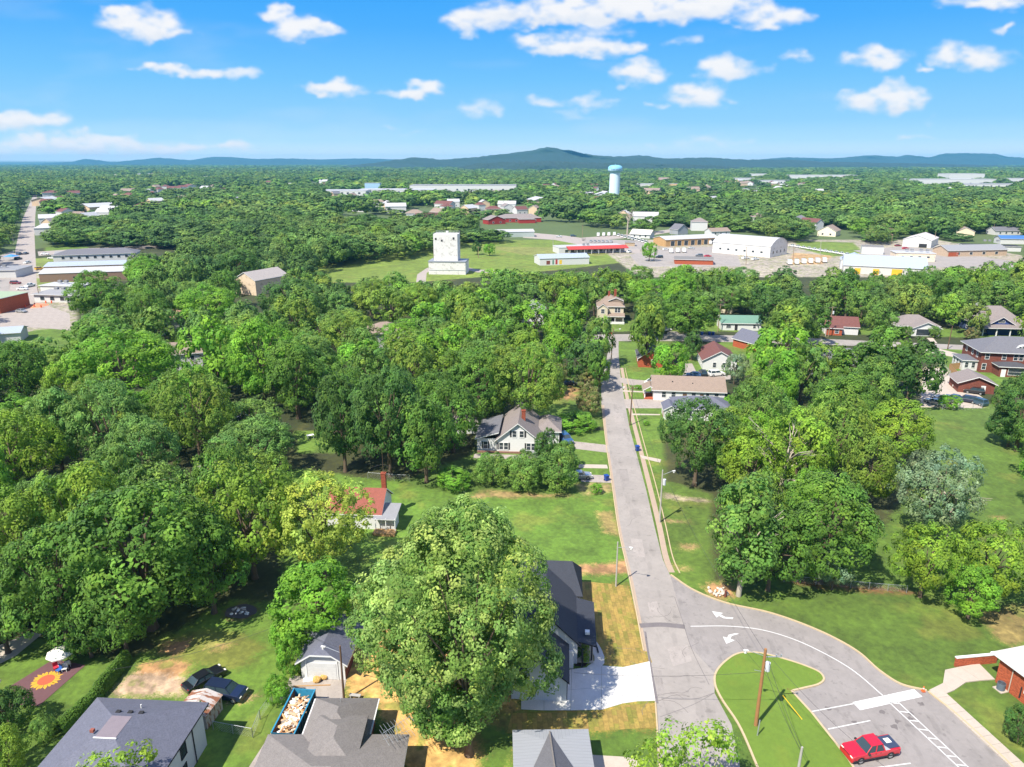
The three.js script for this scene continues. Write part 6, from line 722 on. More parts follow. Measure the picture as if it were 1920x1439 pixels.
// the great tree by the new house
function bigTree(name, label, kind, base, height, radius, opt, seed, pale) {
  const t = thing(name, label, 'tree', base), c = crown(kind, seed, { R: radius, y1: height, ...opt }), tk = trunkOf(c.userData.lobes, opt.y0 * 0.9, opt.girth || 0.6, seed + 1, opt.lean || 0); delete c.userData.lobes;
  put('trunk', tk, pale ? barkPale : bark, t); const m = put('crown', c, leafMat, t); if (opt.shift) m.position.copy(opt.shift); return t;
}
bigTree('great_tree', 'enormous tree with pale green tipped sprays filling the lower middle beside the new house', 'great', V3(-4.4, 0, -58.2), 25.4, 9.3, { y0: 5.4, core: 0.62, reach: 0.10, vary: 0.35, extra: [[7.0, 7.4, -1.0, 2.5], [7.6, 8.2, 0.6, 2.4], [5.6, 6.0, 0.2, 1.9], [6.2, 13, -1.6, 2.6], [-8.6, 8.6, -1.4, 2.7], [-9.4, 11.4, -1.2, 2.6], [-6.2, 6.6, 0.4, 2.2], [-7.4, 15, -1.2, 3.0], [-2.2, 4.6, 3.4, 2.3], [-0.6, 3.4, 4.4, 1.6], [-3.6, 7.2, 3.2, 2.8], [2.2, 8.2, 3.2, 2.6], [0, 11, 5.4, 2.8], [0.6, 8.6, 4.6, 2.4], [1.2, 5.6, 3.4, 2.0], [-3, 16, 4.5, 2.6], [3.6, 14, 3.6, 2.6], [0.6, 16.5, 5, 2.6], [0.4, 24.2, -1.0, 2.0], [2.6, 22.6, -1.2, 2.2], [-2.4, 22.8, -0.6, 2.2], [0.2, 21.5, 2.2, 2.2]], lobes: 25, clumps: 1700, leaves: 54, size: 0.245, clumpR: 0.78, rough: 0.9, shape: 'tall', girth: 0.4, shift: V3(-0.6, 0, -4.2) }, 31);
bigTree('young_tree', 'sparse young treetop with light leaves at the lower edge over the street', 'young', at(1318, 1362, 10.5).setY(0), 10.6, 3.6, { y0: 3, lobes: 9, clumps: 80, leaves: 26, size: 0.26, clumpR: 0.7, girth: 0.16 }, 41, true);
bigTree('young_tree', 'second sparse treetop at the lower edge, left of the one over the street', 'young', at(1236, 1385, 9.5).setY(0), 9.6, 2.8, { y0: 3, lobes: 8, clumps: 54, leaves: 26, size: 0.26, clumpR: 0.65, girth: 0.14 }, 43, true);
bigTree('ivy_tree', 'tall ivy-covered tree at the street corner of the right thicket', 'ivy', at(1385, 1115), 19.5, 5.0, { y0: 1.0, lobes: 18, clumps: 230, leaves: 28, size: 0.42, clumpR: 1.0, shape: 'tall', girth: 0.3 }, 47);
bigTree('young_tree', 'leafy treetop at the lower edge in front of the wide blue-grey hip roof', 'young', at(208, 1404, 10.4).setY(0), 10.6, 2.6, { y0: 3, lobes: 8, clumps: 90, leaves: 28, size: 0.24, clumpR: 0.6, girth: 0.14 }, 53, true);

// ---------------------------------------------------------------- vehicles
const paintOf = (c, o = {}) => { const m = new THREE.MeshPhysicalMaterial({ color: new THREE.Color().setRGB(...c.map(toLin)), roughness: 0.38, metalness: o.metal ?? 0.05, clearcoat: 0.8, clearcoatRoughness: 0.12 }); m.name = 'car paint'; return m; };
const CAR = { white: paintOf([224, 224, 222]), silver: paintOf([168, 172, 176], { metal: .5 }), black: paintOf([22, 24, 30]), navy: paintOf([24, 34, 58]), blue: paintOf([52, 84, 132]), red: paintOf([186, 22, 40]), grey: paintOf([96, 100, 106]), teal: paintOf([44, 74, 92]), orange: paintOf([214, 112, 34]), yellow: paintOf([226, 170, 40]), maroon: paintOf([120, 34, 40]) };
const tyreMat = mat([30, 30, 31], null), rimMat = mat([170, 172, 174], null, 1, { rough: .4, metal: .6 }), lampMat = mat([226, 222, 206], null, 1, { rough: .2 }), tailMat = mat([150, 24, 24], null, 1, { rough: .3 }), autoGlass = new THREE.MeshStandardMaterial({ color: new THREE.Color(.03, .05, .06), roughness: .08 });
// length along x (front at +x); profile of the body, then the glasshouse as bottom and top outline
const BODY = {
  sedan: { L: 4.7, W: 1.8, body: [[-2.3, .32], [-2.34, .78], [-2.2, .93], [-1.2, .96], [1.0, .92], [2.0, .82], [2.3, .62], [2.34, .34]], cab: [-1.75, 1.05, -1.0, .35, .93, 1.42], wheels: [-1.42, 1.42], r: .33 },
  suv: { L: 4.7, W: 1.9, body: [[-2.3, .38], [-2.36, .8], [-2.3, 1.05], [0.9, 1.05], [2.05, .98], [2.32, .75], [2.34, .4]], cab: [-2.26, 1.15, -2.0, .45, 1.04, 1.72], wheels: [-1.42, 1.45], r: .37 },
  pickup: { L: 5.5, W: 1.95, body: [[-2.72, .45], [-2.76, .9], [-2.72, 1.08], [1.0, 1.08], [2.45, 1.02], [2.7, .8], [2.74, .44]], cab: [-1.0, 1.2, -.72, .5, 1.07, 1.8], wheels: [-1.7, 1.72], r: .4 },
  van: { L: 5.4, W: 2.0, body: [[-2.66, .4], [-2.7, 1.05], [1.7, 1.1], [2.5, .98], [2.68, .75], [2.7, .4]], cab: [-2.66, 1.95, -2.6, 1.05, 1.06, 2.15], wheels: [-1.7, 1.75], r: .37, blind: true },
  truck: { L: 6.8, W: 2.2, body: [[-3.3, .6], [-3.36, .9], [1.0, .92], [1.05, 1.3], [2.9, 1.25], [3.3, 1.0], [3.34, .5]], cab: [1.0, 2.5, 1.15, 2.0, 1.28, 2.3], wheels: [-2.2, 2.2], r: .45, cargo: [-3.3, .9, .94, 2.9] },
};
const carGeo = new Map();
function carParts(type) {
  if (carGeo.has(type)) return carGeo.get(type);
  const b = BODY[type], s = new THREE.Shape(), lo = b.body[0][1], arch = b.r * 1.18, n = b.body.length;
  s.moveTo(...b.body[0]); for (let i = 1; i < n; i++) s.lineTo(...b.body[i]);
  for (const wx of [...b.wheels].reverse()) { s.lineTo(wx + arch, lo); s.absarc(wx, b.r * 0.98, arch, Math.asin(Math.min(.5, (lo - b.r) / arch)), Math.PI - Math.asin(Math.min(.5, (lo - b.r) / arch)), false); s.lineTo(wx - arch, lo); }
  const body = new THREE.ExtrudeGeometry(s, { depth: b.W - .16, bevelEnabled: true, bevelSize: .06, bevelThickness: .08, bevelSegments: 2, curveSegments: 8 }); body.translate(0, 0, -b.W / 2 + .08);
  const [x0, x1, u0, u1, y0, y1] = b.cab, w0 = b.W / 2 - .06, w1 = b.W / 2 - .26, P = (x, y, z) => V3(x, y, z), ws = new MB().poly([P(x1, y0, w0), P(x1, y0, -w0), P(u1, y1, -w1), P(u1, y1, w1)]), rw = new MB().poly([P(x0, y0, -w0), P(x0, y0, w0), P(u0, y1, w1), P(u0, y1, -w1)]);
  const side = (k) => new MB().poly(k > 0 ? [P(x0, y0, w0), P(x1, y0, w0), P(u1, y1, w1), P(u0, y1, w1)] : [P(x1, y0, -w0), P(x0, y0, -w0), P(u0, y1, -w1), P(u1, y1, -w1)]);
  const roof = new MB(), e = .05; roof.box((u0 + u1) / 2, y1 - .015, 0, u1 - u0 + .1, .06, w1 * 2 + .06);
  for (const k of [-1, 1]) { roof.tube(P(x1, y0, k * w0), P(u1, y1, k * w1), e, e, 5, false).tube(P(x0, y0, k * w0), P(u0, y1, k * w1), e * 1.5, e * 1.5, 5, false); const mb = lerp(x0, x1, .5), mt = lerp(u0, u1, .5); roof.tube(P(mb, y0, k * (w0 + .01)), P(mt, y1, k * (w1 + .01)), e, e, 5, false); if (b.blind) roof.poly(k > 0 ? [P(x0, y0, w0 + .02), P(.7, y0, w0 + .02), P(.5, y1, w1 + .02), P(u0, y1, w1 + .02)] : [P(.7, y0, -w0 - .02), P(x0, y0, -w0 - .02), P(u0, y1, -w1 - .02), P(.5, y1, -w1 - .02)]); }
  const tyre = new THREE.CylinderGeometry(b.r, b.r, .22, 18); tyre.rotateX(Math.PI / 2); const rim = new THREE.CylinderGeometry(b.r * .62, b.r * .62, .235, 12); rim.rotateX(Math.PI / 2);
  const g = { b, body, ws: ws.geo(), rw: rw.geo(), sl: side(1).geo(), sr: side(-1).geo(), roof: roof.geo(), tyre, rim, lamp: new MB().box(b.body[n - 2][0] - .06, .62 + (b.r - .33) * 2, 0, .2, .16, .36).geo(), tail: new MB().box(b.body[1][0] + .04, .72, 0, .12, .2, .26).geo(), cargo: b.cargo && new MB().box((b.cargo[0] + b.cargo[1]) / 2, b.cargo[2], 0, b.cargo[1] - b.cargo[0], b.cargo[3] - b.cargo[2], 2.15).geo() };
  carGeo.set(type, g); return g;
}
const carProto = new Map();
const paintNames = new Map(Object.entries(CAR).map(([k, v]) => [v, k]));
function car(type, paint, p, turn, label, group, name, cat) {   // turn: degrees, 0 = front to the right
  const key = type + paintNames.get(paint), nm = name || { sedan: 'parked_car', suv: 'parked_car', pickup: 'pickup_truck', van: 'white_van', truck: 'box_truck' }[type], ct = cat || { sedan: 'car', suv: 'car', pickup: 'pickup', van: 'van', truck: 'truck' }[type];
  if (carProto.has(key)) { const r = copyOf(carProto.get(key), p, turn * RAD, label, group); delete r.userData.group; if (group) r.userData.group = group; r.name = numbered(nm); r.userData.category = ct; return r; }
  const t = thing(nm, label, ct, p, turn * RAD, group), g = carParts(type), b = g.b;
  put('body', g.body, paint, t); put('windshield', g.ws, autoGlass, t); put('rear_window', g.rw, autoGlass, t); put('side_window', g.sl, autoGlass, t); put('side_window', g.sr, autoGlass, t); put('roof', g.roof, paint, t);
  for (const x of b.wheels) for (const k of [-1, 1]) { const w = put('wheel', g.tyre, tyreMat, t); w.position.set(x, b.r, k * (b.W / 2 - .1)); put('rim', g.rim, rimMat, w); }
  for (const k of [-1, 1]) { put('headlight', g.lamp, lampMat, t).position.z = k * (b.W / 2 - .28); put('tail_light', g.tail, tailMat, t).position.z = k * (b.W / 2 - .2); }
  if (g.cargo) put('cargo_box', g.cargo, CAR.white, t);
  carProto.set(key, t); return t;
}
// red crew-cab pickup with the covered bed
{
  const a = at(1586, 1418), c = at(1636, 1412), t = car('pickup', CAR.red, V3(36.6, 0, -58.2), 192, 'bright red crew-cab pickup with a dark bed cover parked in the school lot');
  const body = t.children[0]; new MB().box(-1.98, 1.07, 0, 1.55, .14, 1.6).build('bed_cover', mat([52, 62, 84], null, 1, { rough: .5 }), t); new MB().box(-2.05, 1.215, .15, .62, .01, .62).build('paper', M.paint, t);
  for (const k of [-1, 1]) { new MB().poly([V3(-.95, 1.06, k * .93), V3(-1.75, 1.06, k * .93), V3(-.8, 1.72, k * .72)]).build('sail_panel', mat([168, 170, 176], null), t); new MB().box(.95, 1.1, k * 1.06, .2, .16, .22).build('mirror', M.dark, t); new MB().box(0, .4, k * .98, 5.2, .16, .06).build('sill_cladding', M.dark, t); for (const x of [.1, -.45]) new MB().box(x, .98, k * .985, .16, .04, .02).build('door_handle', M.dark, t); }
  new MB().box(2.72, .74, 0, .06, .14, 1.2).build('grille', M.dark, t);
}
car('sedan', CAR.black, at(384, 1281), 52, 'black saloon car angled behind the dark people carrier in the car yard'); car('suv', CAR.navy, at(424, 1306), -12, 'navy people carrier standing on a bare patch behind the rusty tin shed');
car('sedan', CAR.silver, at(1087, 897), 5, 'silver saloon car half under the shrubs left of the street'); car('suv', CAR.blue, at(1060, 828), -70, 'dark blue car in the drive beside the white gabled house'); car('sedan', CAR.navy, at(1066, 722), 0, 'dark car parked under the dense street tree'); 
car('suv', CAR.white, at(1806, 729), 140, 'white estate car beside the dark brick garage'); car('suv', CAR.black, at(1826, 738), 150, 'black car between the white estate and the garage'); car('sedan', CAR.silver, at(1752, 758), 118, 'silver car at the left end of the car park row'); car('sedan', CAR.grey, at(1768, 752), 125, 'dark grey car second in the car park row'); car('sedan', CAR.teal, at(1788, 750), 130, 'blue-green car third in the car park row'); car('suv', CAR.navy, at(1812, 754), 145, 'navy car in the middle of the car park'); car('suv', CAR.teal, at(1832, 758), 110, 'teal car at the right end of the car park row');
car('sedan', CAR.blue, at(1301, 707), 170, 'blue car left of the black one behind the tan apartment house'); car('suv', CAR.black, at(1318, 705), 95, 'black car facing the street behind the tan apartment house'); car('suv', CAR.white, at(1343, 705), 165, 'white van-like car under the thin silvery tree'); car('sedan', CAR.white, at(1224, 720), 30, 'white car at the left end of the tan apartment house'); car('sedan', CAR.white, at(1247, 621), 20, 'white car in the drive across the cross street');
// highway traffic
for (const [ty, c, px, py, tn, l] of [['suv', 'black', 34, 487, 95, 'black car waiting nearest on the left lane of the highway'], ['suv', 'grey', 36, 478, 95, 'dark grey car second in the left lane of the highway'], ['sedan', 'navy', 48, 477, 95, 'navy car on the right lane of the highway'], ['sedan', 'white', 51, 494, 265, 'white car alone in mid highway'], ['sedan', 'white', 42, 544, 5, 'white car crossing the highway junction'], ['pickup', 'white', 56, 538, 265, 'white pickup beside the roadworks'], ['sedan', 'silver', 40, 586, 340, 'silver car turning at the near corner of the junction'], ['suv', 'maroon', 29, 533, 0, 'maroon car left of the junction'], ['sedan', 'white', 84, 478, 5, 'white car on the side road by the field'], ['pickup', 'white', 98, 486, 0, 'white pickup in front of the grey-roofed block'], ['sedan', 'white', 31, 399, 10, 'white car by the roadside far up the highway'], ['suv', 'orange', 7, 517, 10, 'orange lorry at the left edge of the highway'], ['suv', 'yellow', 74, 506, 60, 'yellow digger-coloured vehicle on the verge']]) car(ty, CAR[c], at(px, py), tn, l);
// fleets
const fleet = (type, c, n, x0, y0, x1, y1, tn, label, group) => { for (let i = 0; i < n; i++) { const t = n > 1 ? i / (n - 1) : 0; car(type, CAR[c], at(lerp(x0, x1, t), lerp(y0, y1, t)), tn + 4 * (hash(i, n) - .5), label, group); } };
fleet('van', 'white', 9, 1160, 443, 1212, 456, 72, 'white van in the long slanting row of the motor lot', 'slanting row of white vans in the motor lot'); fleet('truck', 'white', 4, 1122, 443, 1152, 442, 80, 'white box truck in the back row of the motor lot', 'back row of white box trucks in the motor lot'); fleet('sedan', 'silver', 6, 1108, 454, 1146, 455, 75, 'small silver car in the front row of the motor lot', 'front row of silver cars in the motor lot'); fleet('pickup', 'white', 12, 1486, 463, 1598, 481, 68, 'white utility pickup in the truck park behind the arched warehouse', 'white utility pickups in the truck park'); fleet('pickup', 'white', 2, 1398, 486, 1416, 488, 150, 'white utility pickup parked before the arched warehouse', 'two pickups before the arched warehouse'); fleet('truck', 'white', 3, 1258, 474, 1282, 473, 80, 'white service truck in the middle of the depot yard', 'service trucks in the depot yard'); fleet('truck', 'white', 2, 1329, 458, 1345, 458, 95, 'white box truck before the garage bays of the tan building', 'box trucks by the garage bays'); fleet('truck', 'white', 6, 1480, 496, 1545, 492, 78, 'white and orange trailer truck in the row behind the tree belt', 'trailer trucks behind the tree belt');
car('sedan', CAR.silver, at(1296, 467), 150, 'silver car crossing the depot yard'); car('suv', CAR.grey, at(1311, 481), 10, 'dark car beside the red one in the depot yard'); car('sedan', CAR.red, at(1327, 482), 20, 'red car in the depot yard'); car('suv', CAR.black, at(1236, 484), 0, 'black pickup-like car at the near corner of the depot yard'); car('sedan', CAR.white, at(1249, 469), 20, 'white car before the brick porch of the tan building'); car('sedan', CAR.maroon, at(1684, 462), 10, 'maroon car outside the white gabled hall'); car('sedan', CAR.red, at(1698, 467), 15, 'red car further out before the white gabled hall'); car('sedan', CAR.silver, at(1048, 445), 160, 'silver car on the back road above the field'); car('suv', CAR.teal, at(1075, 444), 170, 'dark green car on the back road above the field'); car('pickup', CAR.white, at(1180, 474), 120, 'white pickup at the edge of the motor lot');

// ---------------------------------------------------------------- poles, wires, yards
function topOf(p, py) { let h = 1; while (h < 40 && proj(p.x, h, p.z)[1] > py) h += 0.05; return h; }
const TIPS = [];
function pole(base, top, m, label, arms = 1, opt = {}) {
  const p = at(...base), h = opt.h || topOf(p, top[1]), q = at(top[0], top[1], h), t = thing(opt.name || 'utility_pole', label, opt.cat || 'utility pole', p, (opt.turn ?? -8) * RAD), r = opt.r || .15, off = V3(q.x - p.x, 0, 0).applyAxisAngle(V3(0, 1, 0), -(opt.turn ?? -8) * RAD).multiplyScalar(opt.lean ?? 0.5);
  new MB().tube(V3(0, -.1, 0), V3(off.x, h, off.z), r * 1.15, r * .8, 9).build('pole', m, t);
  for (let i = 0; i < arms; i++) { const a = new MB().box(off.x, h - .5 - i * .8, 0, 2.2, .11, .11).build('crossarm', M.poleDark, t); for (const x of [-1, -.45, .45, 1]) new MB().tube(V3(off.x + x, h - .39 - i * .8, 0), V3(off.x + x, h - .22 - i * .8, 0), .045, .03, 6).build('insulator', M.paint, a); }
  if (opt.lamp) { const a = opt.lamp * RAD, e = V3(off.x + Math.cos(a) * 1.7, h - .7 + .35, Math.sin(a) * 1.7), arm = new MB().tube(V3(off.x, h - .9, off.z), e, .03, .03, 6).build('lamp_arm', M.steel, t); new MB().tube(e, e.clone().add(V3(Math.cos(a) * .5, -.02, Math.sin(a) * .5)), .09, .14, 8).tube(e.clone().add(V3(Math.cos(a) * .3, -.3, Math.sin(a) * .3)), e.clone().add(V3(Math.cos(a) * .3, -.05, Math.sin(a) * .3)), .16, .12, 8).build('lamp_head', M.paint, t); }
  if (opt.can) { new MB().tube(V3(off.x * .9 + .38, h - 2.6, .12), V3(off.x * .9 + .38, h - 1.6, .12), .26, .26, 12).build('transformer', mat([188, 192, 196], null, 1, { rough: .5 }), t); }
  TIPS.push(V3(p.x + off.x, h - .25, p.z)); return t;
}
const mp = pole([1417, 1362], [1437, 1218], M.poleBrown, 'tall orange-brown utility pole with transformer and lamp arm on the grass island', 0, { lamp: 186, can: true, r: .18, turn: 0, lean: .6 });
new MB().box(.95, 8.9, .1, 1.6, .08, .08).box(1.2, 8.95, .1, .12, .28, .12).box(1.7, 8.95, .1, .12, .28, .12).build('crossarm', M.steel, mp);
new MB().tube(V3(.2, 7.0, 0), V3(-.9, 7.3, .1), .03, .03, 6).build('lamp_arm', M.steel, mp);
{ const g = thing('guard_post', 'short grey metal post in the grass in front of the orange-brown pole', 'post', at(1420, 1381)); new MB().tube(V3(0, 0, 0), V3(.08, 2.0, 0), .07, .07, 8).build('post', M.steel, g); new MB().tube(V3(.08, 2.0, 0), V3(.085, 2.08, 0), .08, .05, 8).build('cap', M.steel, g); }
pole([1155, 1100], [1158, 1017], M.poleGrey, 'pale slim lamp pole at the left kerb opposite the straw lawn', 0, { lamp: 20, r: .11 }); pole([1237, 980], [1242, 882], M.poleGrey, 'grey pole with insulators on the right verge of the street', 0, { can: true, r: .14, lamp: -20 }); pole([1181, 798], [1188, 725], M.poleDark, 'dark leaning pole with a lamp arm below the tan apartment house', 1, { lamp: 185 }); pole([1146, 675], [1152, 615], M.pole, 'wooden pole at the top of the street by the stop sign', 0, { lamp: -10 }); pole([645, 1315], [638, 1212], M.poleDark, 'brown pole with a curved lamp arm in front of the garage', 0, { lamp: 182, r: .12 }); pole([547, 1222], [545, 1160], M.poleGrey, 'short grey pole standing in the vines left of the garage', 0, { r: .12 }); pole([1494, 1462], [1506, 1402], M.poleGrey, 'grey pole top rising from the lower edge on the grass island', 0, { r: .14 });
const P1 = pole([1346, 622], [1353, 570], M.pole, 'tan pole with crossarm left of the green roofed bungalow', 1), P2 = pole([1553, 632], [1564, 575], M.pole, 'tall pole left of the brick cottage on the cross street', 1, { can: true }); pole([1548, 631], [1553, 597], M.poleGrey, 'shorter pole just left of the tall one by the brick cottage', 0); pole([1777, 655], [1788, 612], M.poleDark, 'dark pole beside the cross street before the bungalow', 0); pole([1838, 627], [1849, 585], M.pole, 'pole with crossarm before the blue bungalow', 1);
const smallPoles = [[235, 464, 232, 442], [315, 460, 312, 436], [347, 450, 347, 418], [479, 517, 479, 492], [567, 503, 567, 477], [366, 540, 363, 512], [451, 540, 451, 520], [256, 535, 256, 522], [75, 566, 68, 538], [25, 457, 22, 433], [902, 418, 902, 400], [897, 484, 897, 463], [1037, 465, 1037, 447], [1092, 445, 1093, 423], [1326, 440, 1327, 417], [1260, 443, 1259, 431], [1399, 497, 1399, 462], [1487, 490, 1488, 462], [1538, 480, 1539, 450], [1672, 458, 1674, 440], [1752, 460, 1755, 433], [1668, 512, 1670, 492], [1862, 440, 1866, 420], [1226, 490, 1229, 465]];
const WHERE = ['left of the bend behind the grey-roofed block', 'behind the grey-roofed block', 'in the trees behind the grey-roofed block', 'right of the tan gabled hall', 'by the field edge left of the mill', 'above the trees left of the tan gabled hall', 'beside the left corner of the tan gabled hall', 'low in the trees below the brown walled shed', 'leaning at the highway roadworks', 'left of the highway', 'above the brick complex', 'right of the mill in the grass', 'in the field before the red awning', 'by the back road above the field', 'behind the tan service building', 'in front of the grey house beyond the depot', 'before the arched warehouse', 'at the right end of the arched warehouse', 'in the truck park', 'by the white box shed', 'before the white gabled hall', 'rising before the pale blue roof', 'by the far-right tree edge', 'in the near corner of the depot yard'];
smallPoles.forEach((s, i) => pole([s[0], s[1]], [s[2], s[3]], i % 3 ? M.pole : M.poleGrey, 'thin utility pole ' + WHERE[i], i % 2, { r: .16 }));
// overhead wires
function wire(a, b, sag, label) { const pts = []; for (let i = 0; i <= 14; i++) { const t = i / 14, p = a.clone().lerp(b, t); p.y -= sag * 4 * t * (1 - t); pts.push(p); } const g = new THREE.TubeGeometry(new THREE.CatmullRomCurve3(pts), 14, .02, 4); const m = put('power_line', g, M.wire, scene); tag(m, label, 'power line'); return m; }
const tip = (i, dy = 0, dx = 0) => TIPS[i].clone().add(V3(dx, dy, 0));
wire(tip(0, -.2), tip(2), .9, 'wire from the orange-brown pole to the grey pole on the right verge'); wire(tip(0, -2.6), at(1076, 1262, 5.2), .5, 'service wire from the orange-brown pole to the new house'); wire(tip(0), tip(7, .3, -.1), .5, 'upper wire from the orange-brown pole to the pole at the lower edge'); wire(tip(0, -1.6), tip(7, -.6, .2), .6, 'lower wire from the orange-brown pole to the pole at the lower edge'); wire(tip(2), tip(3), 1, 'wire above the right verge of the street'); wire(tip(3), tip(4), 1, 'wire over the upper street'); wire(tip(5), tip(6), .5, 'wire between the brown lamp pole and the pole in the vines'); wire(tip(6), at(640, 1183, 4), .2, 'service wire from the pole in the vines to the garage roof'); wire(tip(6, -.1), at(210, 1256, 4.5), .8, 'long slack wire across the car yard'); wire(TIPS[8], TIPS[9], 1, 'wire along the cross street before the green roofed bungalow'); wire(TIPS[9], TIPS[12], 1.2, 'wire along the cross street past the bungalows'); wire(TIPS[8], at(1120, 612, 9), 1, 'wire along the cross street before the cream house'); wire(at(1660, 1439, 7), TIPS[0].clone().add(V3(.8, -1, 0)), .6, 'slanting wire down to the car park edge');
// skip with rubble
{
  const c = at(530, 1394).lerp(at(570, 1340), .45), t = thing('skip', 'long blue steel skip heaped with timber offcuts and rubble beside the dark roofs', 'skip', V3(-23.3, 0, -62.1), -4 * RAD), blue = mat([28, 86, 110], 'ribs', 1.2, { rough: .6 }), teal = mat([42, 132, 168], 'stain', 2), rust = mat([150, 96, 60], 'stain', 1.5), L = 6.4, W = 2.4, H = 2.0;
  new MB().box(0, .25, 0, W, .12, L).build('floor', rust, t);
  for (const s of [-1, 1]) { const w = new MB().box(s * W / 2, .25, 0, .08, H - .25, L).build('side_panel', blue, t); new MB().box(s * (W / 2 - .045), .3, 0, .02, H - .4, L - .1).build('lining', rust, w); new MB().box(s * W / 2, H - .04, 0, .14, .1, L + .1).build('rim', teal, w); for (let i = 0; i < 9; i++) new MB().box(s * (W / 2 + .08), .3, -L / 2 + .5 + i * .68, .1, H - .4, .1).build('rib', blue, w); }
  new MB().box(0, .25, -L / 2, W - .1, H - .25, .08).build('end_panel', teal, t); const dr = new MB().box(0, .25, L / 2, W - .1, H - .25, .08).build('gate', blue, t); for (const x of [-.8, 0, .8]) new MB().box(x, .3, L / 2 + .07, .1, H - .4, .08).build('rib', blue, dr); new MB().box(0, .9, L / 2 + .07, W - .2, .1, .09).build('bar', teal, dr);
  const r = rand(12), cols = [mat([206, 166, 116], 'wood', 1), mat([176, 128, 84], 'wood', 1), mat([230, 224, 214], null), mat([214, 190, 156], 'wood', 1), mat([188, 160, 128], null), mat([150, 140, 128], null)];
  const base = new MB(); const N = 14; for (let i = 0; i < N; i++) for (let j = 0; j < 6; j++) { const f = (a, b) => V3(-1.1 + b * 2.2 / 6, .9 + .5 * Math.sin((a / N) * 3.1) + .35 * (hash(a, b) - .3), -L / 2 + .3 + a * (L - .6) / N); base.poly([f(i, j), f(i + 1, j), f(i + 1, j + 1), f(i, j + 1)]); } base.build('rubble_bed', cols[1], t);
  for (let i = 0; i < 110; i++) { const z = (r() - .5) * (L - 1.6) + .2, l = .4 + r() * 1.1, m = new MB().box(0, 0, 0, l, .03 + r() * .06, .08 + r() * .2); const k = m.build('plank', cols[Math.floor(r() * 6)], t); k.position.set((r() - .5) * 1.5, 1.25 + .45 * Math.cos(z / 3) + r() * .25, z); k.rotation.set((r() - .5) * .8, r() * 6.28, (r() - .5) * .7); }
  for (let i = 0; i < 9; i++) { const k = new MB().box(0, 0, 0, .5 + r() * .4, .25 + .3 * r(), .4 + r() * .3).build('white_board', cols[2], t); k.position.set((r() - .5) * 1.3, 1.35 + r() * .25, -1.6 + r() * 3.6); k.rotation.set(r(), r() * 6, r()); }
}
// straw bales, boards and bench by the garage
for (const [px, py, l] of [[594, 1279, 'golden straw bale on the apron before the garage door, left one'], [608, 1273, 'golden straw bale leaning by the garage door, right one']]) { const g = new THREE.IcosahedronGeometry(.45, 3), p = g.attributes.position; for (let i = 0; i < p.count; i++) { const k = .8 + .3 * hash(Math.round(p.getX(i) * 40), Math.round(p.getZ(i) * 40) + Math.round(p.getY(i) * 90)); p.setXYZ(i, p.getX(i) * k * 1.15, p.getY(i) * k * .8, p.getZ(i) * k); } g.computeVertexNormals(); const m = put('straw_bale', g, mat([200, 160, 92], 'wood', .6), scene); m.position.copy(at(px, py)).add(V3(0, .32, 0)); tag(m, l, 'straw bale'); }
tag(new MB().box(at(578, 1275).x, 0.03, at(578, 1275).z, 1.2, .03, .8, .2).build('white_board', M.paint), 'white board lying before the garage door', 'board'); tag(new MB().box(at(585, 1287).x, 0.03, at(585, 1287).z, 4.2, .07, .12, .05).build('plank', M.wood), 'long pale plank lying across the garage apron', 'plank');
{ const b = thing('bench', 'weathered low grey bench on the straw near the brown lamp pole', 'bench', at(666, 1310), -8 * RAD); new MB().box(0, .42, 0, 1.3, .06, .4).build('seat', M.poleGrey, b); for (const x of [-.5, .5]) new MB().box(x, 0, 0, .1, .42, .36).build('leg', M.poleGrey, b); }
// television aerial over the dark roofs
{
  const p = V3(-11.3, 0, -56.4), t = thing('tv_aerial', 'bare metal television aerial with many rods at the corner of the dark roofs', 'aerial', p, .5); new MB().tube(V3(0, 0, 0), V3(0, 5.6, 0), .035, .025, 6).build('mast', M.steel, t);
  for (const [y, tilt, n, l] of [[5.4, .2, 9, 1.5], [4.2, -.25, 7, 1.9]]) { const b = new MB().tube(V3(-1.5, y - tilt, .2), V3(1.5, y + tilt, -.2), .022, .022, 5).build('boom', M.steel, t); for (let i = 0; i < n; i++) { const u = i / (n - 1) * 2 - 1; new MB().tube(V3(u * 1.4, y + u * tilt, -l / 2 * (1 - .25 * u)), V3(u * 1.4 + .2, y + u * tilt, l / 2 * (1 - .25 * u)), .014, .02, 4).build('rod', M.steel, b); } }
}
// wire mesh fence by the yard
function meshFence(pts, label, h = 1.2, gap = 2.4) {
  const t = thing('wire_fence', label, 'fence', V3(0, 0, 0)), rail = new MB(), net = new MB();
  for (let i = 0; i + 1 < pts.length; i++) { const a = pts[i], b = pts[i + 1], L = a.distanceTo(b), n = Math.max(1, Math.round(L / gap)); for (let k = 0; k <= n; k++) { const p = a.clone().lerp(b, k / n); new MB().tube(p.clone().setY(0), p.clone().setY(h + .05), .04, .04, 6).build('post', M.steel, t); } rail.tube(a.clone().setY(h), b.clone().setY(h), .025, .025, 5, false); const m = Math.round(L / .3); for (let k = 0; k < m; k++) { const p = a.clone().lerp(b, k / m), q = a.clone().lerp(b, Math.min(1, (k + 4) / m)); net.tube(p.clone().setY(.05), q.clone().setY(h), .006, .006, 3, false).tube(q.clone().setY(.05), p.clone().setY(h), .006, .006, 3, false); } }
  rail.build('rail', M.steel, t); tag(net.build('wire_netting', M.steel, t), null, null, null, 'stuff'); return t;
}
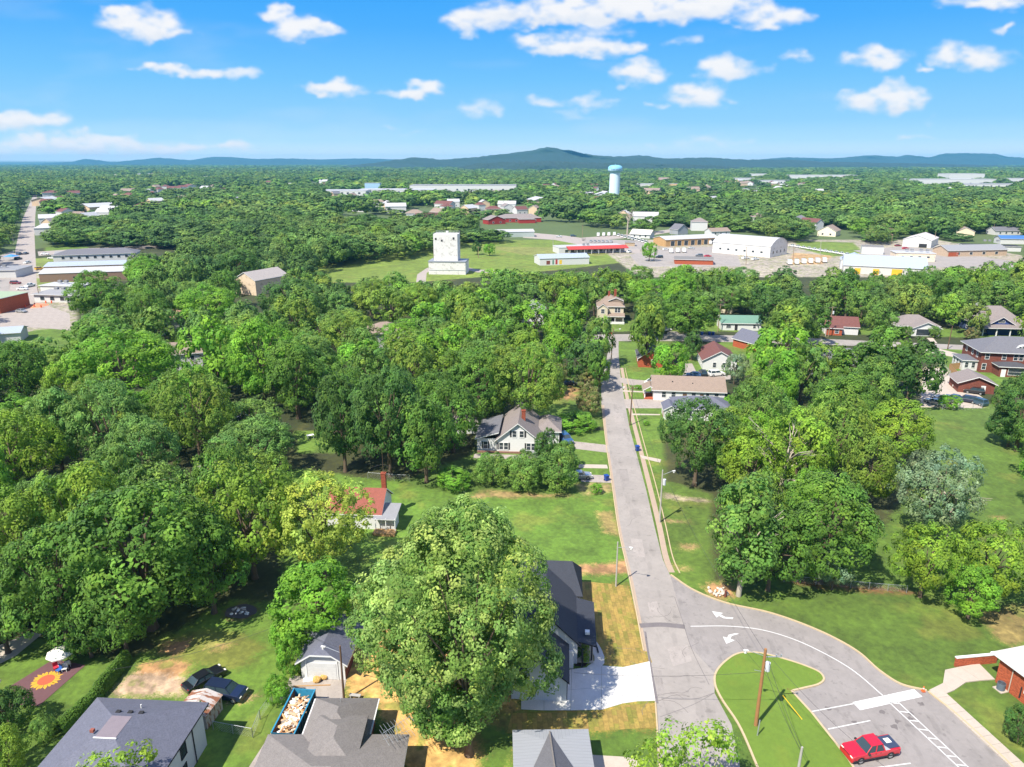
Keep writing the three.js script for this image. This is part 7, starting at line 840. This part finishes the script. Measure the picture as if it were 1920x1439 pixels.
meshFence([at(400, 1370), at(474, 1384), at(488, 1350), at(510, 1316)], 'wire mesh fence with steel posts round the lawn behind the white two-storey house'); meshFence([at(690, 898), at(740, 902), at(768, 903)], 'wire mesh fence at the wood edge behind the red roofed cottage', 1.3); meshFence([at(1758, 680), at(1772, 692), at(1782, 704)], 'dark wire fence along the lawn by the car park', 1.2); meshFence([at(1748, 768), at(1806, 770), at(1842, 766)], 'wire fence between the car park and the big field', 1.3); meshFence([at(1470, 1092), at(1560, 1100), at(1700, 1112)], 'low wire fence in the shade under the right thicket', 1.1);
// patio with the painted sunflower, parasol and seats
{
  const patio = PX([15, 1290, 100, 1237, 160, 1248, 72, 1325, 30, 1322]), t = flat('patio', patio, .03, mat([104, 72, 76], 'blotch', 3)); tag(t, null, null, null, 'structure');
  const c = at(86, 1276), f = new THREE.Group(); f.name = 'painted_sunflower'; f.position.set(c.x, .036, c.z); t.add(f); const yel = mat([206, 160, 50], 'blotch', 1), red = mat([196, 92, 64], 'blotch', 1), R = 1.6;
  for (let i = 0; i < 22; i++) { const a = i / 22 * 6.283 + .1 * hash(i, 31), s = .12 + .05 * hash(i, 32), p = (r, b) => V3(Math.cos(b) * r, 0, -Math.sin(b) * r); new MB().poly([p(R * .5, a - s), p(R * .85, a - s * .9), p(R * (.92 + .2 * hash(i, 33)), a), p(R * .85, a + s * .9), p(R * .5, a + s)]).build('petal', yel, f); }
  const d = new MB(), pts = []; for (let i = 0; i < 24; i++) { const a = i / 24 * 6.283, r = R * .56; pts.push(V3(Math.cos(a) * r, .004, -Math.sin(a) * r)); } d.poly(pts).build('disc', red, f);
  const u = thing('parasol', 'white garden parasol open over seats at the edge of the painted patio', 'parasol', at(118, 1252)), cn = new MB(); for (let i = 0; i < 8; i++) { const a = i / 8 * 6.283, b = (i + 1) / 8 * 6.283, e = (x, r, y) => V3(Math.cos(x) * r, y, Math.sin(x) * r); cn.poly([V3(0, 2.7, 0), e(b, 1.5, 2.1), e(a, 1.5, 2.1)].reverse().reverse()); cn.poly([e(a, 1.5, 2.1), e(b, 1.5, 2.1), e(b, 1.5, 1.95), e(a, 1.5, 1.95)].reverse()); } cn.build('canopy', mat([220, 216, 208], null), u); new MB().tube(V3(0, 0, 0), V3(0, 2.8, 0), .03, .03).build('pole', M.steel, u); new MB().tube(V3(0, 0, 0), V3(0, .12, 0), .35, .3, 12).build('base', M.concrete, u);
  const chair = (px, py, m, l, turn) => { const k = thing('garden_chair', l, 'chair', at(px, py), turn); new MB().box(0, .4, 0, .55, .06, .55).build('seat', m, k); new MB().box(0, .46, -.26, .55, .5, .06).build('backrest', m, k); for (const x of [-.24, .24]) for (const z of [-.24, .24]) new MB().box(x, 0, z, .05, .4, .05).build('leg', m, k); }; chair(106, 1257, mat([176, 36, 60]), 'red garden chair under the white parasol', .8); chair(111, 1262, mat([44, 90, 160]), 'blue garden chair under the white parasol', -.4); chair(117, 1254, M.trim, 'white garden chair under the parasol, left one', 2.6); chair(128, 1250, M.trim, 'white garden chair under the parasol, right one', 3.6); chair(122, 1259, M.paint, 'white garden chair with its back to the lawn under the parasol', .2);
}
// clipped hedge along the car yard
{
  const path = smooth(PX([112, 1380, 150, 1345, 190, 1300, 215, 1268, 236, 1240]), 24), r = rand(8), P = [], N = [], K = [], I = []; let q = 0;
  for (let i = 0; i < 7000; i++) { const t = r() * (path.length - 1.01), k = Math.floor(t), p = path[k].clone().lerp(path[k + 1], t - k), s = sideways(path, k), a = r() * Math.PI, w = .62 + .25 * fbm(t * .9, 3, 3), h = 1.1 + .7 * fbm(t * .7 + 7, 1, 3), n = s.clone().multiplyScalar(Math.cos(a)).add(V3(0, Math.sin(a), 0)); p.addScaledVector(s, Math.cos(a) * w).y = .2 + Math.sin(a) * h * (.8 + .25 * r()); n.add(V3((r() - .5) * .9, (r() - .5) * .7, (r() - .5) * .9)).normalize(); const u = V3(r() - .5, r() - .5, r() - .5).cross(n).normalize(), b = n.clone().cross(u), z = .2 * (.6 + .8 * r()), tone = .7 + .6 * r(); for (const [x, f] of [[u, .6], [b, .45], [u, -.6], [b, -.45]]) { P.push(p.x + x.x * z * f, p.y + x.y * z * f, p.z + x.z * z * f); N.push(n.x, n.y, n.z); K.push(.11 * tone, .22 * tone, .025 * tone); } I.push(q, q + 1, q + 2, q, q + 2, q + 3); q += 4; }
  const g = new THREE.BufferGeometry(); g.setAttribute('position', new THREE.BufferAttribute(new Float32Array(P), 3)); g.setAttribute('normal', new THREE.BufferAttribute(new Float32Array(N), 3)); g.setAttribute('color', new THREE.BufferAttribute(new Float32Array(K), 3)); g.setIndex(I); tag(put('hedge', g, leafMat, scene), 'bright green hedge running between the painted patio and the car yard', 'hedge');
}
// planting bed of the new house
{
  const bed = flat('planting_bed', PX([1088, 1215, 1104, 1214, 1105, 1240, 1098, 1250, 1078, 1250, 1078, 1232]), .03, mat([46, 36, 30], 'blotch', .8)); tag(bed, null, null, null, 'structure'); tag(kerbAlong(new MB(), smooth(PX([1092, 1190, 1104, 1198, 1116, 1208, 1122, 1226]), 12), .18, .12).build('bed_edging', M.dark), null, null, null, 'structure');
  [[1097, 1219, 'upper of the three'], [1097, 1231, 'middle of the three'], [1098, 1243, 'lower of the three']].forEach(([px, py, w]) => { const p = at(px, py), s = plantTree(p.x, p.z, .5, .9, 'gold', 1, 0, 'round yellow-green shrub in the dark bed by the new house, ' + w, null, 'shrub', 'shrub'); s.scale.y = .085; s.position.y = -.1; });
  const p = at(1084, 1232), s = plantTree(p.x, p.z, .7, 1.6, 'shade', 1, 1, 'dark evergreen shrub against the porch of the new house', null, 'shrub', 'shrub'); s.position.y = -.2;
}
// bins
{
  const bm = mat([24, 62, 140], null, 1, { rough: .5 }); let first = null; const bin = (px, py, l) => { const p = at(px, py); if (first) return copyOf(first, p, hash(px, py), l); const t = thing('wheelie_bin', l, 'bin', p, .2); const b = new MB(), q = (y, w, d) => [V3(-w, y, d), V3(w, y, d), V3(w, y, -d), V3(-w, y, -d)], lo = q(.08, .27, .3), hi = q(1.1, .36, .42); for (let i = 0; i < 4; i++) b.poly([lo[i], lo[(i + 1) % 4], hi[(i + 1) % 4], hi[i]]); b.build('body', bm, t); new MB().box(0, 1.1, 0, .8, .09, .92).build('lid', bm, t); for (const x of [-.3, .3]) new MB().tube(V3(x - .04, .14, -.3), V3(x + .04, .14, -.3), .14, .14, 10).build('wheel', M.dark, t); new MB().box(0, 1.02, -.5, .5, .05, .06).build('handle', bm, t); first = t; return t; };
  bin(1195, 846, 'blue bin on the right verge of the street'); bin(1137, 902, 'blue bin at the end of the drive with the silver car'); bin(1744, 722, 'left blue bin of the pair in the car park'); bin(1752, 722, 'right blue bin of the pair in the car park'); bin(1316, 629, 'single blue bin on the grass across the cross street'); bin(1330, 629, 'left one of two blue bins beside the tan pole'); bin(1337, 629, 'right one of two blue bins beside the tan pole');
}
// street furniture
{ const p = at(1144, 640), t = thing('stop_sign', 'red octagonal stop sign at the head of the street', 'stop sign', p, -5 * RAD); new MB().tube(V3(0, 0, 0), V3(0, 2.6, 0), .04, .04, 6).build('post', M.steel, t); const o = new THREE.CylinderGeometry(.5, .5, .03, 8); o.rotateY(Math.PI / 8); o.rotateX(Math.PI / 2); put('plate', o, mat([190, 26, 34], null), t).position.set(0, 2.6, .05); }
{ const p = at(1731, 1298), t = thing('traffic_cone', 'orange traffic cone beside the end of the white stop bar', 'traffic cone', p), oc = mat([236, 92, 40], null); new MB().box(0, .12, 0, .38, .04, .38).build('base', oc, t); const c = new THREE.CylinderGeometry(.03, .15, .6, 14); put('cone', c, oc, t).position.y = .46; const b = new THREE.CylinderGeometry(.075, .103, .13, 14); put('collar', b, M.paint, t).position.y = .5; }
{ const t = thing('standpipe', 'dark red standpipe beside the stone heap at the road corner', 'standpipe', at(1360, 1120)); new MB().tube(V3(0, 0, 0), V3(0, 1.0, 0), .16, .14, 9).build('barrel', M.brickDark, t); new MB().tube(V3(0, 1.0, 0), V3(0, 1.15, 0), .2, .1, 9).build('cap', R_.red, t); const r = rand(3), g = new THREE.IcosahedronGeometry(.3, 1); const pile = thing('stone_pile', 'heap of pale stones at the road corner below the ivy covered tree', 'stone pile', at(1348, 1112)); for (let i = 0; i < 26; i++) { const m = put('stone', g, mat([206, 192, 176], 'blotch', 1), pile); m.position.set((r() - .5) * 2.6, .1 + r() * .25, (r() - .5) * 2); m.scale.set(.5 + r() * .7, .4 + r() * .4, .5 + r() * .6); m.rotation.set(r() * 6, r() * 6, r() * 6); } }
{ const t = thing('burn_pile', 'ash ring with white and grey scraps under the trees behind the car yard', 'rubbish heap', at(452, 1147)), r = rand(19), g = new THREE.IcosahedronGeometry(.22, 1); const ash = []; for (let i = 0; i < 20; i++) { const a = i / 20 * 6.283, q = 1.5 + .3 * hash(i, 70); ash.push(V3(Math.cos(a) * q * 1.3, .03, -Math.sin(a) * q)); } new MB().poly(ash).build('ash', mat([84, 78, 80], 'blotch', 1), t); for (let i = 0; i < 22; i++) { const m = put('scrap', g, r() < .5 ? M.trim : M.poleGrey, t); m.position.set((r() - .5) * 2.4, .08, (r() - .5) * 1.6); m.scale.set(.4 + r(), .3 + .4 * r(), .4 + r()); m.rotation.y = r() * 6; } }
{ const t = thing('garden_table', 'small white garden table on the enclosed lawn in the wood', 'table', at(582, 822), .5); new MB().box(0, .7, 0, 1.5, .07, .9).build('tabletop', M.trim, t); for (const x of [-.6, .6]) for (const z of [-.35, .35]) new MB().box(x, 0, z, .08, .7, .08).build('leg', M.trim, t); }
{ const t = thing('guy_marker', 'yellow plastic guy wire sleeve leaning over the grass island', 'guy wire', at(1504, 1351)); new MB().tube(V3(0, .1, 0), V3(-2.0, 2.4, -1.0), .05, .05, 6).build('sleeve', mat([222, 186, 40], null), t); new MB().tube(V3(-2.0, 2.4, -1.0), V3(-7.2, 8.4, -2.6), .012, .012, 4).build('cable', M.wire, t); }
{ const t = thing('roadworks', 'orange barrels and broken earth of the roadworks on the highway corner', 'roadworks', at(69, 574)), r = rand(71); for (let i = 0; i < 6; i++) { const x = (r() - .5) * 9, z = (r() - .5) * 18; new MB().tube(V3(x, 0, z), V3(x, 1.1, z), .3, .24, 9).build('barrel', mat([232, 96, 40], null), t); } const h = new MB(); for (let i = 0; i < 14; i++) { const a = i / 14 * 6.283, b = (i + 1) / 14 * 6.283; h.poly([V3(Math.cos(a) * 4, 0, Math.sin(a) * 5), V3(0, 1.2, 0), V3(Math.cos(b) * 4, 0, Math.sin(b) * 5)]); } h.build('earth_heap', mat([206, 140, 104], 'blotch', 2), t); }
{ const t = thing('canopy_tent', 'bright blue canopy tent beside the left lane of the highway', 'tent', at(22, 488)); new MB().poly([V3(-3, 2.4, 3), V3(3, 2.4, 3), V3(0, 3.6, 0)]).poly([V3(3, 2.4, 3), V3(3, 2.4, -3), V3(0, 3.6, 0)]).poly([V3(3, 2.4, -3), V3(-3, 2.4, -3), V3(0, 3.6, 0)]).poly([V3(-3, 2.4, -3), V3(-3, 2.4, 3), V3(0, 3.6, 0)]).build('canopy', mat([60, 130, 200], null), t); for (const x of [-2.9, 2.9]) for (const z of [-2.9, 2.9]) new MB().tube(V3(x, 0, z), V3(x, 2.4, z), .05, .05, 5).build('leg', M.steel, t); }
// bare trees and dead limbs
function bareTree(base, h, spread, label, seed) { const t = thing('bare_tree', label, 'tree', base), r = rand(seed), trunk = new MB(); trunk.tube(V3(0, 0, 0), V3(.2, h * .55, 0), h * .03, h * .02, 7); trunk.build('trunk', barkPale, t); for (let i = 0; i < 9; i++) { const a = r() * 6.28, y = h * (.3 + .28 * r()), m = new MB(), s = V3(.2 * y / (h * .55), y, 0), e = V3(Math.cos(a) * spread * (.4 + .4 * r()), y + h * .28 * r() + h * .1, Math.sin(a) * spread * (.4 + .4 * r())); m.tube(s, e, h * .012, h * .006, 5, false); for (let k = 0; k < 4; k++) { const b = a + (r() - .5) * 1.6; m.tube(s.clone().lerp(e, .5 + .15 * k), e.clone().add(V3(Math.cos(b) * spread * .4, h * .12 * r(), Math.sin(b) * spread * .4)), h * .006, h * .002, 4, false); } m.build('limb', barkPale, t); } return t; }
bareTree(at(1103, 775), 4.2, 4.2, 'leafless grey bush overhanging the street below the rust tipped tree', 61); bareTree(at(1176, 440), 24, 7, 'dead pale tree standing alone beyond the motor lot', 62); bareTree(at(1460, 950), 15.5, 6, 'bare branched dead limbs rising among the yellow-green trees of the right thicket', 63); bareTree(at(1775, 1010), 13, 7, 'pale naked limbs inside the silvery tree beside the big field', 64); bareTree(at(1385, 1118), 13, 4, 'pale snag poking out of the ivy covered tree', 65);

renderer.render(scene, camera);
